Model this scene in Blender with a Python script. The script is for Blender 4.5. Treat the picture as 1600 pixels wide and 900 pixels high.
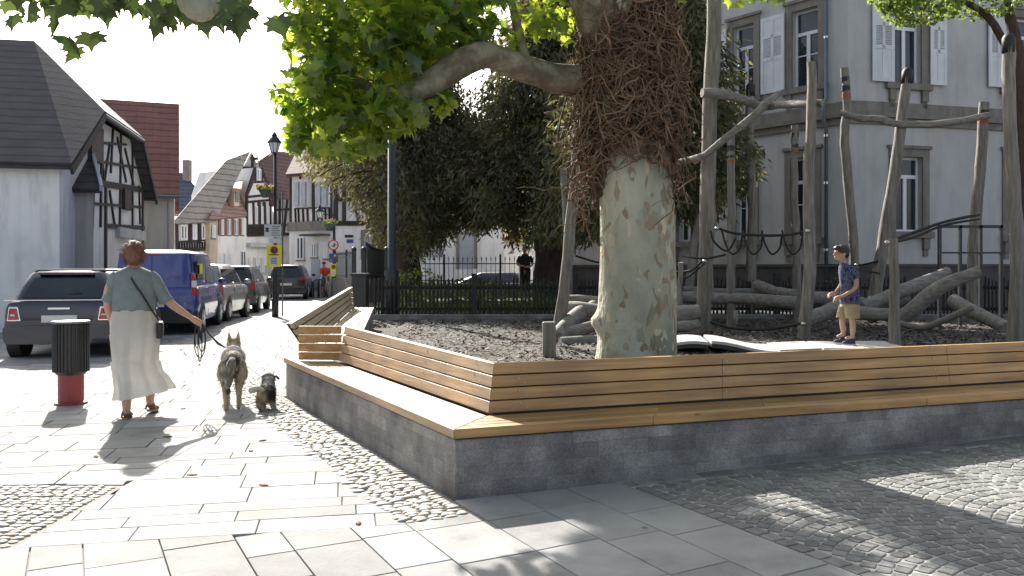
import bpy, bmesh, math, random
import numpy as np
from mathutils import Vector, Matrix, Quaternion
from mathutils.noise import noise as pnoise
R = math.radians
random.seed(7); rng = np.random.default_rng(7)
for o in list(bpy.data.objects): bpy.data.objects.remove(o)
S = bpy.context.scene
COL = S.collection

# ---------------------------------------------------------------- camera, sky, sun, exposure
F = 1312.0; CH = 1.45; HY = 418.0
cd = bpy.data.cameras.new('camera'); cam = bpy.data.objects.new('camera', cd); COL.objects.link(cam)
cam.location = (0, 0, CH); cam.rotation_euler = (R(90), 0, 0)
cd.sensor_width = 36.0; cd.lens = 36.0 * F / 1600.0
cd.shift_y = -(450 - HY) / 1600.0
cd.clip_start = 0.05; cd.clip_end = 1500
S.camera = cam
SUN_AZ = R(-25)      # to the left of the view direction
SUN_EL = R(34)
wd = bpy.data.worlds.new('World'); S.world = wd; wd.use_nodes = True
wn = wd.node_tree.nodes; wl = wd.node_tree.links
bgn = wn['Background']; sky = wn.new('ShaderNodeTexSky'); sky.sky_type = 'NISHITA'; sky.sun_disc = False
sky.sun_elevation = SUN_EL; sky.sun_rotation = SUN_AZ; sky.altitude = 100
sky.air_density = 1.0; sky.dust_density = 4.0; sky.ozone_density = 1.0
hz_=wn.new('ShaderNodeHueSaturation'); hz_.inputs['Saturation'].default_value=0.6; wl.new(sky.outputs[0], hz_.inputs['Color']); wl.new(hz_.outputs[0], bgn.inputs[0]); bgn.inputs[1].default_value = 0.09
sd = bpy.data.lights.new('sun', 'SUN'); sd.energy = 4.6; sd.angle = R(0.55); sd.color = (1.0, 0.95, 0.87)
sun = bpy.data.objects.new('sun', sd); COL.objects.link(sun)
to_sun = Vector((math.sin(SUN_AZ) * math.cos(SUN_EL), math.cos(SUN_AZ) * math.cos(SUN_EL), math.sin(SUN_EL)))
sun.rotation_euler = to_sun.to_track_quat('Z', 'Y').to_euler(); sun.location = to_sun * 60
S.view_settings.view_transform = 'Standard'; S.view_settings.look = 'None'
S.view_settings.gamma = 1.0; S.view_settings.use_curve_mapping = False
S.view_settings.exposure = 1.55
S.render.engine = 'CYCLES'
S.cycles.use_denoising = True
S.cycles.max_bounces = 6; S.cycles.diffuse_bounces = 4; S.cycles.glossy_bounces = 3
S.cycles.transmission_bounces = 4; S.cycles.transparent_max_bounces = 8
S.cycles.caustics_reflective = False; S.cycles.caustics_refractive = False
S.cycles.sample_clamp_indirect = 6

# ---------------------------------------------------------------- measuring helpers (photo measure -> metres)
def P(px, py, d):            # the point seen at px, py and d metres ahead
    return Vector(((px - 800) / F * d, d, CH - (py - HY) / F * d))
def G(px, py, h=0.0):
    d = (CH-h)*F/(py-HY); return P(px, py, d)
def X(px, d): return (px - 800) / F * d
def H(py, d): return CH - (py - HY) / F * d
class Plane:                 # an upright wall plane through ground points a, b; u runs from a to b
    def __init__(s, a, b):
        s.a = Vector((a[0], a[1], 0)); s.d = (Vector((b[0], b[1], 0)) - s.a); s.L = s.d.length; s.d.normalize()
        s.n = Vector((s.d.y, -s.d.x, 0))
        if s.n.dot(-s.a) < 0: s.n = -s.n          # n looks towards the street
    def uv(s, px, py):
        k = (px - 800) / F; # x = k*y ; a + t d
        t = (s.a.x - k * s.a.y) / (k * s.d.y - s.d.x)
        y = s.a.y + t * s.d.y
        return t, CH - (py - HY) / F * y
    def p(s, u, v, w=0.0): return s.a + s.d * u + s.n * w + Vector((0, 0, v))

# ---------------------------------------------------------------- mesh builder
class MB:
    def __init__(s): s.v = []; s.f = []; s.m = []
    def poly(s, pts, mi=0):
        i = len(s.v); s.v += [tuple(p) for p in pts]; s.f.append(tuple(range(i, i + len(pts)))); s.m.append(mi)
    def hexa(s, c, mi=0):        # 8 corners: bottom loop 0-3, top loop 4-7
        i = len(s.v); s.v += [tuple(p) for p in c]
        for q in ((3,2,1,0),(4,5,6,7),(0,1,5,4),(1,2,6,5),(2,3,7,6),(3,0,4,7)):
            s.f.append(tuple(i + k for k in q)); s.m.append(mi)
    def box(s, c, size, rz=0.0, M=None, mi=0):
        hx, hy, hz = size[0]/2, size[1]/2, size[2]/2
        co = [(-hx,-hy,-hz),(hx,-hy,-hz),(hx,hy,-hz),(-hx,hy,-hz),(-hx,-hy,hz),(hx,-hy,hz),(hx,hy,hz),(-hx,hy,hz)]
        T = Matrix.Translation(Vector(c)) @ (M if M else Matrix.Rotation(rz, 4, 'Z'))
        s.hexa([T @ Vector(k) for k in co], mi)
    def beam(s, a, b, w, t, up=(0,0,1), mi=0):   # square bar from a to b, w across, t along 'up'
        a = Vector(a); b = Vector(b); d = (b-a).normalized(); up = Vector(up)
        sd = d.cross(up)
        if sd.length < 1e-4: sd = d.cross(Vector((1,0,0)))
        sd.normalize(); u = sd.cross(d).normalized()
        c = []
        for q in (a, b):
            c += [q - sd*w/2 - u*t/2, q + sd*w/2 - u*t/2, q + sd*w/2 + u*t/2, q - sd*w/2 + u*t/2]
        s.hexa(c, mi)
    def prism(s, pts, ext, mi=0):
        ext = Vector(ext); n = len(pts); i = len(s.v)
        s.v += [tuple(Vector(p)) for p in pts] + [tuple(Vector(p) + ext) for p in pts]
        s.f.append(tuple(range(i, i+n))); s.m.append(mi)
        s.f.append(tuple(range(i+2*n-1, i+n-1, -1))); s.m.append(mi)
        for k in range(n):
            k2 = (k+1) % n
            s.f.append((i+k, i+n+k, i+n+k2, i+k2)); s.m.append(mi)
    def loft(s, rings, cap=True, mi=0, closed=True):
        i = len(s.v); n = len(rings[0])
        for r in rings: s.v += [tuple(p) for p in r]
        for a in range(len(rings)-1):
            for k in range(n if closed else n-1):
                k2 = (k+1) % n
                s.f.append((i+a*n+k, i+a*n+k2, i+(a+1)*n+k2, i+(a+1)*n+k)); s.m.append(mi)
        if cap:
            s.f.append(tuple(i+k for k in range(n-1, -1, -1))); s.m.append(mi)
            j = i + (len(rings)-1)*n
            s.f.append(tuple(j+k for k in range(n))); s.m.append(mi)
    def tube(s, pts, rad, n=8, cap=True, mi=0, flat=1.0, noise=0.0):
        pts = [Vector(p) for p in pts]
        if not hasattr(rad, '__len__'): rad = [rad]*len(pts)
        rings = []; ref = None
        for k, p in enumerate(pts):
            d = (pts[min(k+1, len(pts)-1)] - pts[max(k-1, 0)])
            if d.length < 1e-9: d = Vector((0,0,1))
            d.normalize()
            if ref is None:
                ref = Vector((1,0,0)) if abs(d.x) < 0.8 else Vector((0,1,0))
            sx = (ref - d*ref.dot(d)); sx.normalize(); sy = d.cross(sx); ref = sx
            ring = []
            for j in range(n):
                a = 2*math.pi*j/n; rr = rad[k]
                if noise: rr *= 1 + noise*pnoise(Vector((math.cos(a)*1.3+p.x*2, math.sin(a)*1.3+p.y*2, p.z*2)))
                ring.append(p + sx*math.cos(a)*rr + sy*math.sin(a)*rr*flat)
            rings.append(ring)
        s.loft(rings, cap, mi)
    def ellipsoid(s, c, r, n=12, m=8, M=None, mi=0):
        c = Vector(c); rings = []
        for a in range(m+1):
            t = math.pi*(a+0.02)/(m+0.04) if True else 0
            z = -math.cos(t); q = math.sin(t)
            ring = []
            for k in range(n):
                p = Vector((math.cos(2*math.pi*k/n)*q*r[0], math.sin(2*math.pi*k/n)*q*r[1], z*r[2]))
                ring.append(c + (M @ p if M else p))
            rings.append(ring)
        s.loft(rings, True, mi)
    def disc(s, c, n_dir, r, t, n=20, mi=0):
        n_dir = Vector(n_dir).normalized(); c = Vector(c)
        s.tube([c - n_dir*t/2, c + n_dir*t/2], r, n, True, mi)
    def build(s, name, mats, parent=None, smooth=False, bevel=0.0, weld=False, auto=None):
        me = bpy.data.meshes.new(name)
        me.from_pydata(s.v, [], s.f); me.validate(verbose=False)
        if not isinstance(mats, (list, tuple)): mats = [mats]
        for m in mats: me.materials.append(m)
        if len(mats) > 1 and len(me.polygons) == len(s.m):
            me.polygons.foreach_set('material_index', s.m)
        bm = bmesh.new(); bm.from_mesh(me)
        if weld: bmesh.ops.remove_doubles(bm, verts=bm.verts, dist=1e-4)
        bmesh.ops.recalc_face_normals(bm, faces=bm.faces)
        bm.to_mesh(me); bm.free()
        if smooth: me.polygons.foreach_set('use_smooth', [True]*len(me.polygons))
        o = bpy.data.objects.new(name, me); COL.objects.link(o)
        if bevel:
            bv = o.modifiers.new('bevel', 'BEVEL'); bv.width = bevel; bv.segments = 1; bv.limit_method = 'ANGLE'
        if parent is not None:
            o.parent = parent
            if parent.type == 'EMPTY' and parent.get('_w', 1):
                o.matrix_parent_inverse = (Matrix.Translation(parent.location) @ parent.rotation_euler.to_matrix().to_4x4()).inverted()
        return o

def raw(name, V, Fc, mat, parent=None, smooth=False):     # fast path for leaves: numpy verts, equal-size faces
    me = bpy.data.meshes.new(name); nv = len(V); nf, k = Fc.shape
    me.vertices.add(nv); me.vertices.foreach_set('co', np.asarray(V, dtype=np.float32).ravel())
    me.loops.add(nf*k); me.loops.foreach_set('vertex_index', Fc.astype(np.int32).ravel())
    me.polygons.add(nf); me.polygons.foreach_set('loop_start', np.arange(0, nf*k, k, dtype=np.int32))
    me.update(calc_edges=True)
    me.materials.append(mat)
    if smooth: me.polygons.foreach_set('use_smooth', [True]*nf)
    o = bpy.data.objects.new(name, me); COL.objects.link(o)
    if parent is not None:
        o.parent = parent
        if parent.type == 'EMPTY' and parent.get('_w', 1):
            o.matrix_parent_inverse = (Matrix.Translation(parent.location) @ parent.rotation_euler.to_matrix().to_4x4()).inverted()
    return o

def thing(name, label, cat, loc=(0,0,0), group=None, local=False, rz=0.0):
    o = bpy.data.objects.new(name, None); COL.objects.link(o); o.location = loc; o.rotation_euler = (0,0,rz)
    o.empty_display_size = 0.3
    o['label'] = label; o['category'] = cat
    o['_w'] = 0 if local else 1
    if group: o['group'] = group
    return o
def recenter(o):
    me = o.data; co = np.empty(len(me.vertices)*3, np.float32); me.vertices.foreach_get('co', co); co = co.reshape(-1,3)
    lo = co.min(0); hi = co.max(0); c = np.array([(lo[0]+hi[0])/2, (lo[1]+hi[1])/2, lo[2]], np.float32)
    me.vertices.foreach_set('co', (co - c).ravel()); me.update(); o.location = tuple(float(q) for q in c)
def tag(o, label, cat, group=None, kind=None):
    o['label'] = label; o['category'] = cat
    if group: o['group'] = group
    if kind: o['kind'] = kind
    recenter(o); return o
def struct(o, kind='structure'): o['kind'] = kind; return o

# ---------------------------------------------------------------- materials
def lin(c): return c
def ramp(nt, stops):
    r = nt.nodes.new('ShaderNodeValToRGB'); cr = r.color_ramp
    while len(cr.elements) > 1: cr.elements.remove(cr.elements[-1])
    cr.elements[0].position = stops[0][0]; cr.elements[0].color = (*stops[0][1], 1)
    for p, c in stops[1:]:
        e = cr.elements.new(p); e.color = (*c, 1)
    return r
def M_(name, stops, scale=5.0, rough=0.8, bump=0.0, bscale=None, metal=0.0, stretch=None, rot=0.0, detail=6.0, spec=None,
       island=0.0, extra=None, coat=0.0, coord='pos', bdist=0.01):
    m = bpy.data.materials.new(name); m.use_nodes = True; nt = m.node_tree; N = nt.nodes; Lk = nt.links
    b = N['Principled BSDF']; b.inputs['Roughness'].default_value = rough; b.inputs['Metallic'].default_value = metal
    if spec is not None: b.inputs['Specular IOR Level'].default_value = spec
    if coat: b.inputs['Coat Weight'].default_value = coat; b.inputs['Coat Roughness'].default_value = 0.05
    if isinstance(stops, tuple): stops = [(0.0, stops)]
    if coord == 'pos':
        g = N.new('ShaderNodeNewGeometry'); src = g.outputs['Position']
    else:
        g = N.new('ShaderNodeTexCoord'); src = g.outputs['Object']
    mp = N.new('ShaderNodeMapping'); Lk.new(src, mp.inputs[0])
    vec = mp.outputs[0]
    if rot:
        mp.inputs['Rotation'].default_value = (0, 0, rot)
    if stretch:
        mp2 = N.new('ShaderNodeMapping'); Lk.new(mp.outputs[0], mp2.inputs[0]); mp2.inputs['Scale'].default_value = stretch; vec = mp2.outputs[0]
    nz = N.new('ShaderNodeTexNoise'); nz.inputs['Scale'].default_value = scale; nz.inputs['Detail'].default_value = detail
    nz.inputs['Roughness'].default_value = 0.6
    Lk.new(vec, nz.inputs['Vector'])
    r = ramp(nt, stops); Lk.new(nz.outputs[0], r.inputs[0]); colr = r.outputs[0]
    if island:
        gi = N.new('ShaderNodeNewGeometry')
        hs = N.new('ShaderNodeHueSaturation'); mr = N.new('ShaderNodeMapRange')
        mr.inputs[3].default_value = 1 - island; mr.inputs[4].default_value = 1 + island
        Lk.new(gi.outputs['Random Per Island'], mr.inputs[0]); Lk.new(mr.outputs[0], hs.inputs['Value']); Lk.new(colr, hs.inputs['Color']); colr = hs.outputs[0]
    Lk.new(colr, b.inputs['Base Color'])
    if bump:
        n2 = N.new('ShaderNodeTexNoise'); n2.inputs['Scale'].default_value = bscale or scale*4; n2.inputs['Detail'].default_value = 5
        Lk.new(vec, n2.inputs['Vector'])
        bp = N.new('ShaderNodeBump'); bp.inputs['Strength'].default_value = bump; bp.inputs['Distance'].default_value = bdist
        Lk.new(n2.outputs[0], bp.inputs['Height']); Lk.new(bp.outputs[0], b.inputs['Normal'])
    m['_c'] = 0
    return m
def col_input(m): return m.node_tree.nodes['Principled BSDF'].inputs['Base Color']
def overlay_brick(m, c2, scale, mortar=0.02, w=0.5, h=0.25, rot=(0,0,0), offset=0.5, fac=1.0, bias=0):
    """lays brick-texture joints (tiles, blocks) over a material's colour"""
    nt = m.node_tree; N = nt.nodes; Lk = nt.links; b = N['Principled BSDF']
    old = b.inputs['Base Color'].links[0].from_socket
    g = N.new('ShaderNodeNewGeometry'); mp = N.new('ShaderNodeMapping'); mp.vector_type = 'TEXTURE'; mp.inputs['Rotation'].default_value = rot
    Lk.new(g.outputs['Position'], mp.inputs[0])
    br = N.new('ShaderNodeTexBrick'); br.inputs['Scale'].default_value = scale; br.inputs['Mortar Size'].default_value = mortar
    br.inputs['Brick Width'].default_value = w; br.inputs['Row Height'].default_value = h; br.offset = offset
    br.inputs['Color1'].default_value = (0,0,0,1); br.inputs['Color2'].default_value = (0.35,0.35,0.35,1); br.inputs['Mortar'].default_value = (1,1,1,1)
    Lk.new(mp.outputs[0], br.inputs['Vector'])
    mx = N.new('ShaderNodeMix'); mx.data_type = 'RGBA'; Lk.new(br.outputs['Color'], mx.inputs['Factor']); Lk.new(old, mx.inputs['A']); mx.inputs['B'].default_value = (*c2, 1)
    Lk.new(mx.outputs['Result'], b.inputs['Base Color'])
    return m
def leaf_mat(name, c1, c2, t1, t2, tmix=0.5, scale=1.5, rough=0.5):
    m = bpy.data.materials.new(name); m.use_nodes = True; nt = m.node_tree; N = nt.nodes; Lk = nt.links
    out = N['Material Output']; N.remove(N['Principled BSDF'])
    g = N.new('ShaderNodeNewGeometry')
    nz = N.new('ShaderNodeTexNoise'); nz.inputs['Scale'].default_value = scale; Lk.new(g.outputs['Position'], nz.inputs['Vector'])
    ad = N.new('ShaderNodeMath'); ad.operation = 'ADD'; Lk.new(nz.outputs[0], ad.inputs[0])
    ml = N.new('ShaderNodeMath'); ml.operation = 'MULTIPLY_ADD'; Lk.new(g.outputs['Random Per Island'], ml.inputs[0]); ml.inputs[1].default_value = 0.6; ml.inputs[2].default_value = -0.3
    Lk.new(ml.outputs[0], ad.inputs[1])
    r1 = ramp(nt, [(0.25, c1), (0.75, c2)]); r2 = ramp(nt, [(0.25, t1), (0.75, t2)])
    Lk.new(ad.outputs[0], r1.inputs[0]); Lk.new(ad.outputs[0], r2.inputs[0])
    d = N.new('ShaderNodeBsdfDiffuse'); t = N.new('ShaderNodeBsdfTranslucent'); gl = N.new('ShaderNodeBsdfGlossy'); gl.inputs['Roughness'].default_value = rough
    Lk.new(r1.outputs[0], d.inputs[0]); Lk.new(r2.outputs[0], t.inputs[0]); gl.inputs[0].default_value = (0.7,0.75,0.7,1)
    a = N.new('ShaderNodeMixShader'); a.inputs[0].default_value = tmix; Lk.new(d.outputs[0], a.inputs[1]); Lk.new(t.outputs[0], a.inputs[2])
    b = N.new('ShaderNodeMixShader'); b.inputs[0].default_value = 0.05; Lk.new(a.outputs[0], b.inputs[1]); Lk.new(gl.outputs[0], b.inputs[2])
    Lk.new(b.outputs[0], out.inputs[0])
    return m
def cloth_mat(name, c1, c2, tmix, scale=8, wave=0.0):
    m = leaf_mat(name, c1, c2, c1, c2, tmix, scale, 0.8)
    return m
def glass_mat(name, tint=(0.02,0.025,0.03), rough=0.03, spec=0.6):
    return M_(name, [(0.3, tint), (0.7, tuple(min(1, q*1.8+0.005) for q in tint))], 1.5, rough, spec=spec)

def dirt(m, scale=(1,1,1), amt=.8, spots=0.0, freq=1.2):
    """stains with their own outline over a material: broad patches and, for paving, small dark spots"""
    nt=m.node_tree; N=nt.nodes; Lk=nt.links; b=N['Principled BSDF']; cur=b.inputs['Base Color'].links[0].from_socket
    g=N.new('ShaderNodeNewGeometry'); mp=N.new('ShaderNodeMapping'); mp.inputs['Scale'].default_value=scale; Lk.new(g.outputs['Position'],mp.inputs[0])
    nz=N.new('ShaderNodeTexNoise'); nz.inputs['Scale'].default_value=freq; nz.inputs['Detail'].default_value=8; nz.inputs['Roughness'].default_value=.65; Lk.new(mp.outputs[0],nz.inputs['Vector'])
    r=ramp(nt,[(0.36,(amt,amt*.99,amt*.975)),(0.50,(1,1,1)),(0.68,(1.06,1.06,1.05))]); Lk.new(nz.outputs[0],r.inputs[0]); outs=[r.outputs[0]]
    if spots:
        vo=N.new('ShaderNodeTexVoronoi'); vo.inputs['Scale'].default_value=spots; Lk.new(g.outputs['Position'],vo.inputs['Vector'])
        sc=N.new('ShaderNodeSeparateColor'); Lk.new(vo.outputs['Color'],sc.inputs[0])
        ad=N.new('ShaderNodeMath'); ad.operation='MULTIPLY_ADD'; Lk.new(sc.outputs[0],ad.inputs[0]); ad.inputs[1].default_value=.35; Lk.new(vo.outputs['Distance'],ad.inputs[2])
        r2=ramp(nt,[(0.09,(.55,.54,.53)),(0.13,(1,1,1))]); Lk.new(ad.outputs[0],r2.inputs[0]); outs.append(r2.outputs[0])
    for x in outs:
        mx=N.new('ShaderNodeMix'); mx.data_type='RGBA'; mx.blend_type='MULTIPLY'; mx.inputs['Factor'].default_value=1; Lk.new(cur,mx.inputs['A']); Lk.new(x,mx.inputs['B']); cur=mx.outputs['Result']
    Lk.new(cur,b.inputs['Base Color']); return m

# street and bench directions
dl = Vector((-0.463, 0.886, 0)); nl = Vector((0.886, 0.463, 0))      # left run of the bench, inward normal
dr = Vector((0.942, 0.335, 0)); nr = Vector((-0.335, 0.942, 0))      # right run of the bench, inward normal
C0 = Vector((-0.361, 5.21, 0))                                         # outer corner
ds = Vector((-0.199, 0.98, 0)); dx = Vector((0.98, 0.199, 0))         # along / across the street
PG = 0.43                                                              # level of the playground
def gz(x, y):
    s = (x - C0.x)*dr.x + (y - C0.y)*dr.y
    return 0.018*max(0.0, s - 0.1) if s < 12 else 0.21

M_base = {}
mt = M_base
mt['slab'] = M_('pale_stone_slab', [(0.25,(0.20,0.20,0.202)),(0.42,(0.255,0.255,0.255)),(0.6,(0.285,0.283,0.28)),(0.75,(0.32,0.316,0.31))], 2.6, 0.85, 0.35, 70, island=0.2, detail=9, spec=.2)
dirt(mt['slab'],amt=.80,spots=5.5)
mt['joint'] = M_('sand_joint', [(0.3,(0.17,0.165,0.158)),(0.7,(0.25,0.24,0.23))], 30, 0.95)
mt['slab_far'] = overlay_brick(M_('pale_stone_paving', [(0.3,(0.24,0.24,0.24)),(0.7,(0.30,0.296,0.29))], 0.8, 0.8, 0.1, 20), (0.2,0.2,0.2), 1.0, 0.012, 0.7, 0.3, (0,0,math.atan2(dx.y,dx.x)))
mt['sett'] = M_('grey_granite_sett', [(0.3,(0.135,0.133,0.13)),(0.7,(0.225,0.22,0.21))], 9, 0.7, 0.5, 90, island=0.25)
mt['sett_joint'] = M_('pale_mortar', [(0.3,(0.34,0.33,0.31)),(0.7,(0.46,0.45,0.42))], 20, 0.95, 0.4, 120)
mt['pebble'] = M_('river_stone', [(0.3,(0.25,0.228,0.20)),(0.7,(0.38,0.352,0.315))], 8, 0.7, 0.3, 60, island=0.25)
mt['pebble_joint'] = M_('earth_joint', [(0.3,(0.16,0.15,0.135)),(0.7,(0.27,0.25,0.22))], 30, 0.95, 0.5, 90)
def stone_wall(name, d):
    """dark bush-hammered limestone blocks: mottled, speckled, faint joints; d runs along the wall"""
    m = M_(name, [(0.22,(0.125,0.12,0.116)),(0.42,(0.19,0.184,0.177)),(0.56,(0.24,0.233,0.224)),(0.75,(0.32,0.31,0.297))], 4.2, 0.78, 0.8, 140, detail=12)
    nt=m.node_tree; N=nt.nodes; Lk=nt.links; b=N['Principled BSDF']; old=b.inputs['Base Color'].links[0].from_socket
    g=N.new('ShaderNodeNewGeometry'); sp=N.new('ShaderNodeSeparateXYZ'); Lk.new(g.outputs['Position'],sp.inputs[0])
    dt=N.new('ShaderNodeVectorMath'); dt.operation='DOT_PRODUCT'; Lk.new(g.outputs['Position'],dt.inputs[0]); dt.inputs[1].default_value=(d.x,d.y,0)
    cb=N.new('ShaderNodeCombineXYZ'); Lk.new(dt.outputs['Value'],cb.inputs[0]); Lk.new(sp.outputs[2],cb.inputs[1])
    br=N.new('ShaderNodeTexBrick'); br.inputs['Scale'].default_value=1; br.inputs['Mortar Size'].default_value=.0025; br.inputs['Brick Width'].default_value=.37; br.inputs['Row Height'].default_value=.1
    br.inputs['Mortar Smooth'].default_value=.6
    br.inputs['Color1'].default_value=(.78,.78,.8,1); br.inputs['Color2'].default_value=(1.18,1.18,1.17,1); br.inputs['Mortar'].default_value=(.72,.72,.72,1); Lk.new(cb.outputs[0],br.inputs['Vector'])
    sk=N.new('ShaderNodeTexNoise'); sk.inputs['Scale'].default_value=75; sk.inputs['Detail'].default_value=3; Lk.new(g.outputs['Position'],sk.inputs['Vector'])
    r=ramp(nt,[(0.36,(.82,.82,.82)),(0.5,(1,1,1)),(0.66,(1.25,1.25,1.24))]); Lk.new(sk.outputs[0],r.inputs[0])
    # broad mottling over the whole wall, darker and lighter patches
    big=N.new('ShaderNodeTexNoise'); big.inputs['Scale'].default_value=2.2; big.inputs['Detail'].default_value=6; Lk.new(g.outputs['Position'],big.inputs['Vector'])
    r3=ramp(nt,[(0.36,(.68,.67,.66)),(0.5,(1,1,1)),(0.66,(1.22,1.21,1.19))]); Lk.new(big.outputs[0],r3.inputs[0])
    cur=old
    for x in (br.outputs['Color'],r.outputs[0],r3.outputs[0]):
        mx=N.new('ShaderNodeMix'); mx.data_type='RGBA'; mx.blend_type='MULTIPLY'; mx.inputs['Factor'].default_value=1; Lk.new(cur,mx.inputs['A']); Lk.new(x,mx.inputs['B']); cur=mx.outputs['Result']
    Lk.new(cur,b.inputs['Base Color']); return m
mt['concrete'] = stone_wall('dark_limestone_left', dl)
mt['concrete_r'] = stone_wall('dark_limestone_right', dr)
def wood(name, rot, c=((0.20,0.105,0.038),(0.34,0.195,0.075),(0.47,0.295,0.125)), st=(1.1,20,20)):
    m = M_(name, [(0.25,c[0]),(0.5,c[1]),(0.75,c[2])], 1.0, 0.5, 0.3, 3.0, stretch=st, rot=rot, island=0.24, detail=8)
    nt=m.node_tree; N=nt.nodes; Lk=nt.links; b=N['Principled BSDF']; old=b.inputs['Base Color'].links[0].from_socket
    g=N.new('ShaderNodeNewGeometry'); mp=N.new('ShaderNodeMapping'); mp.inputs['Rotation'].default_value=(0,0,rot); Lk.new(g.outputs['Position'],mp.inputs[0])
    mp2=N.new('ShaderNodeMapping'); mp2.inputs['Scale'].default_value=(3.2,9,9) if st[0]<st[1] else (9,3.2,9); Lk.new(mp.outputs[0],mp2.inputs[0])
    vo=N.new('ShaderNodeTexVoronoi'); vo.inputs['Scale'].default_value=1.0; Lk.new(mp2.outputs[0],vo.inputs['Vector'])
    sc=N.new('ShaderNodeSeparateColor'); Lk.new(vo.outputs['Color'],sc.inputs[0])
    ad=N.new('ShaderNodeMath'); ad.operation='MULTIPLY_ADD'; Lk.new(sc.outputs[0],ad.inputs[0]); ad.inputs[1].default_value=.5; Lk.new(vo.outputs['Distance'],ad.inputs[2])
    r=ramp(nt,[(0.07,(.30,.24,.2)),(0.12,(.62,.55,.5)),(0.17,(1,1,1))]); Lk.new(ad.outputs[0],r.inputs[0])
    bl=N.new('ShaderNodeTexNoise'); bl.inputs['Scale'].default_value=1.6; Lk.new(g.outputs['Position'],bl.inputs['Vector']); r4_=ramp(nt,[(0.35,(.8,.82,.86)),(0.65,(1.18,1.15,1.1))]); Lk.new(bl.outputs[0],r4_.inputs[0])
    cur=old
    for x in (r.outputs[0],r4_.outputs[0]):
        mx=N.new('ShaderNodeMix'); mx.data_type='RGBA'; mx.blend_type='MULTIPLY'; mx.inputs['Factor'].default_value=1; Lk.new(cur,mx.inputs['A']); Lk.new(x,mx.inputs['B']); cur=mx.outputs['Result']
    Lk.new(cur,b.inputs['Base Color']); return m
mt['wood_l'] = wood('larch_planks_left', -math.atan2(dl.y, dl.x), ((0.26,0.17,0.09),(0.36,0.25,0.15),(0.45,0.33,0.21)))
mt['wood_r'] = wood('larch_planks_right', -math.atan2(dr.y, dr.x))
mt['wood_i'] = M_('weathered_larch', [(0.2,(0.24,0.19,0.14)),(0.5,(0.34,0.28,0.21)),(0.8,(0.42,0.36,0.28))], 1.0, 0.65, 0.2, 3.0, stretch=(22,1.2,2), island=0.2)
mt['steel'] = M_('screw_steel', (0.5,0.5,0.5), 5, 0.35, metal=1.0)
mt['black_iron'] = M_('black_painted_iron', [(0.3,(0.012,0.013,0.015)),(0.7,(0.025,0.026,0.03))], 6, 0.45, 0.1, 40)
mt['blue_iron'] = M_('dark_blue_painted_steel', [(0.3,(0.018,0.024,0.035)),(0.7,(0.03,0.037,0.05))], 4, 0.4)
mt['rubber'] = M_('black_rubber', (0.015,0.015,0.016), 4, 0.8)
mt['mulch'] = M_('bark_mulch', [(0.25,(0.03,0.026,0.022)),(0.5,(0.075,0.065,0.056)),(0.75,(0.14,0.122,0.105))], 28, 0.95, 1.0, 60, bdist=0.03)
mt['chip'] = M_('mulch_chip', [(0.3,(0.06,0.05,0.042)),(0.7,(0.17,0.145,0.12))], 3, 0.9, island=0.7)
mt['log'] = M_('weathered_robinia', [(0.25,(0.085,0.075,0.066)),(0.5,(0.185,0.165,0.147)),(0.75,(0.31,0.28,0.25))], 2.4, 0.8, 0.9, 8.0, stretch=(9,9,1.0), coord='obj', detail=9)
mt['log_h'] = M_('weathered_robinia_lying', [(0.25,(0.09,0.082,0.075)),(0.5,(0.19,0.173,0.158)),(0.75,(0.32,0.295,0.27))], 3, 0.8, 0.9, 8.0, stretch=(1.0,8,8), coord='obj', detail=9)
mt['endgrain'] = M_('log_end', [(0.3,(0.10,0.09,0.08)),(0.7,(0.19,0.17,0.15))], 14, 0.9)
mt['rope'] = M_('black_rope', (0.02,0.02,0.022), 30, 0.9, 0.5, 80)
# ================================================================ GROUND
def ground():
    # one sheet out to the horizon, below every paving
    b = MB(); b.poly([(-700,-300,-0.03),(700,-300,-0.03),(700,900,-0.03),(-700,900,-0.03)])
    struct(b.build('ground', mt['slab_far']))
    # joint bed under the laid slabs
    nx, ny = 60, 60
    b = MB()
    xs = np.linspace(-14, 12, nx); ys = np.linspace(-4, 21, ny)
    for i in range(nx-1):
        for j in range(ny-1):
            q = [(xs[i],ys[j]),(xs[i+1],ys[j]),(xs[i+1],ys[j+1]),(xs[i],ys[j+1])]
            b.poly([(x,y,gz(x,y)-0.012) for x,y in q])
    struct(b.build('pavement_bed', mt['joint'], weld=True))
ground()

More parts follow.
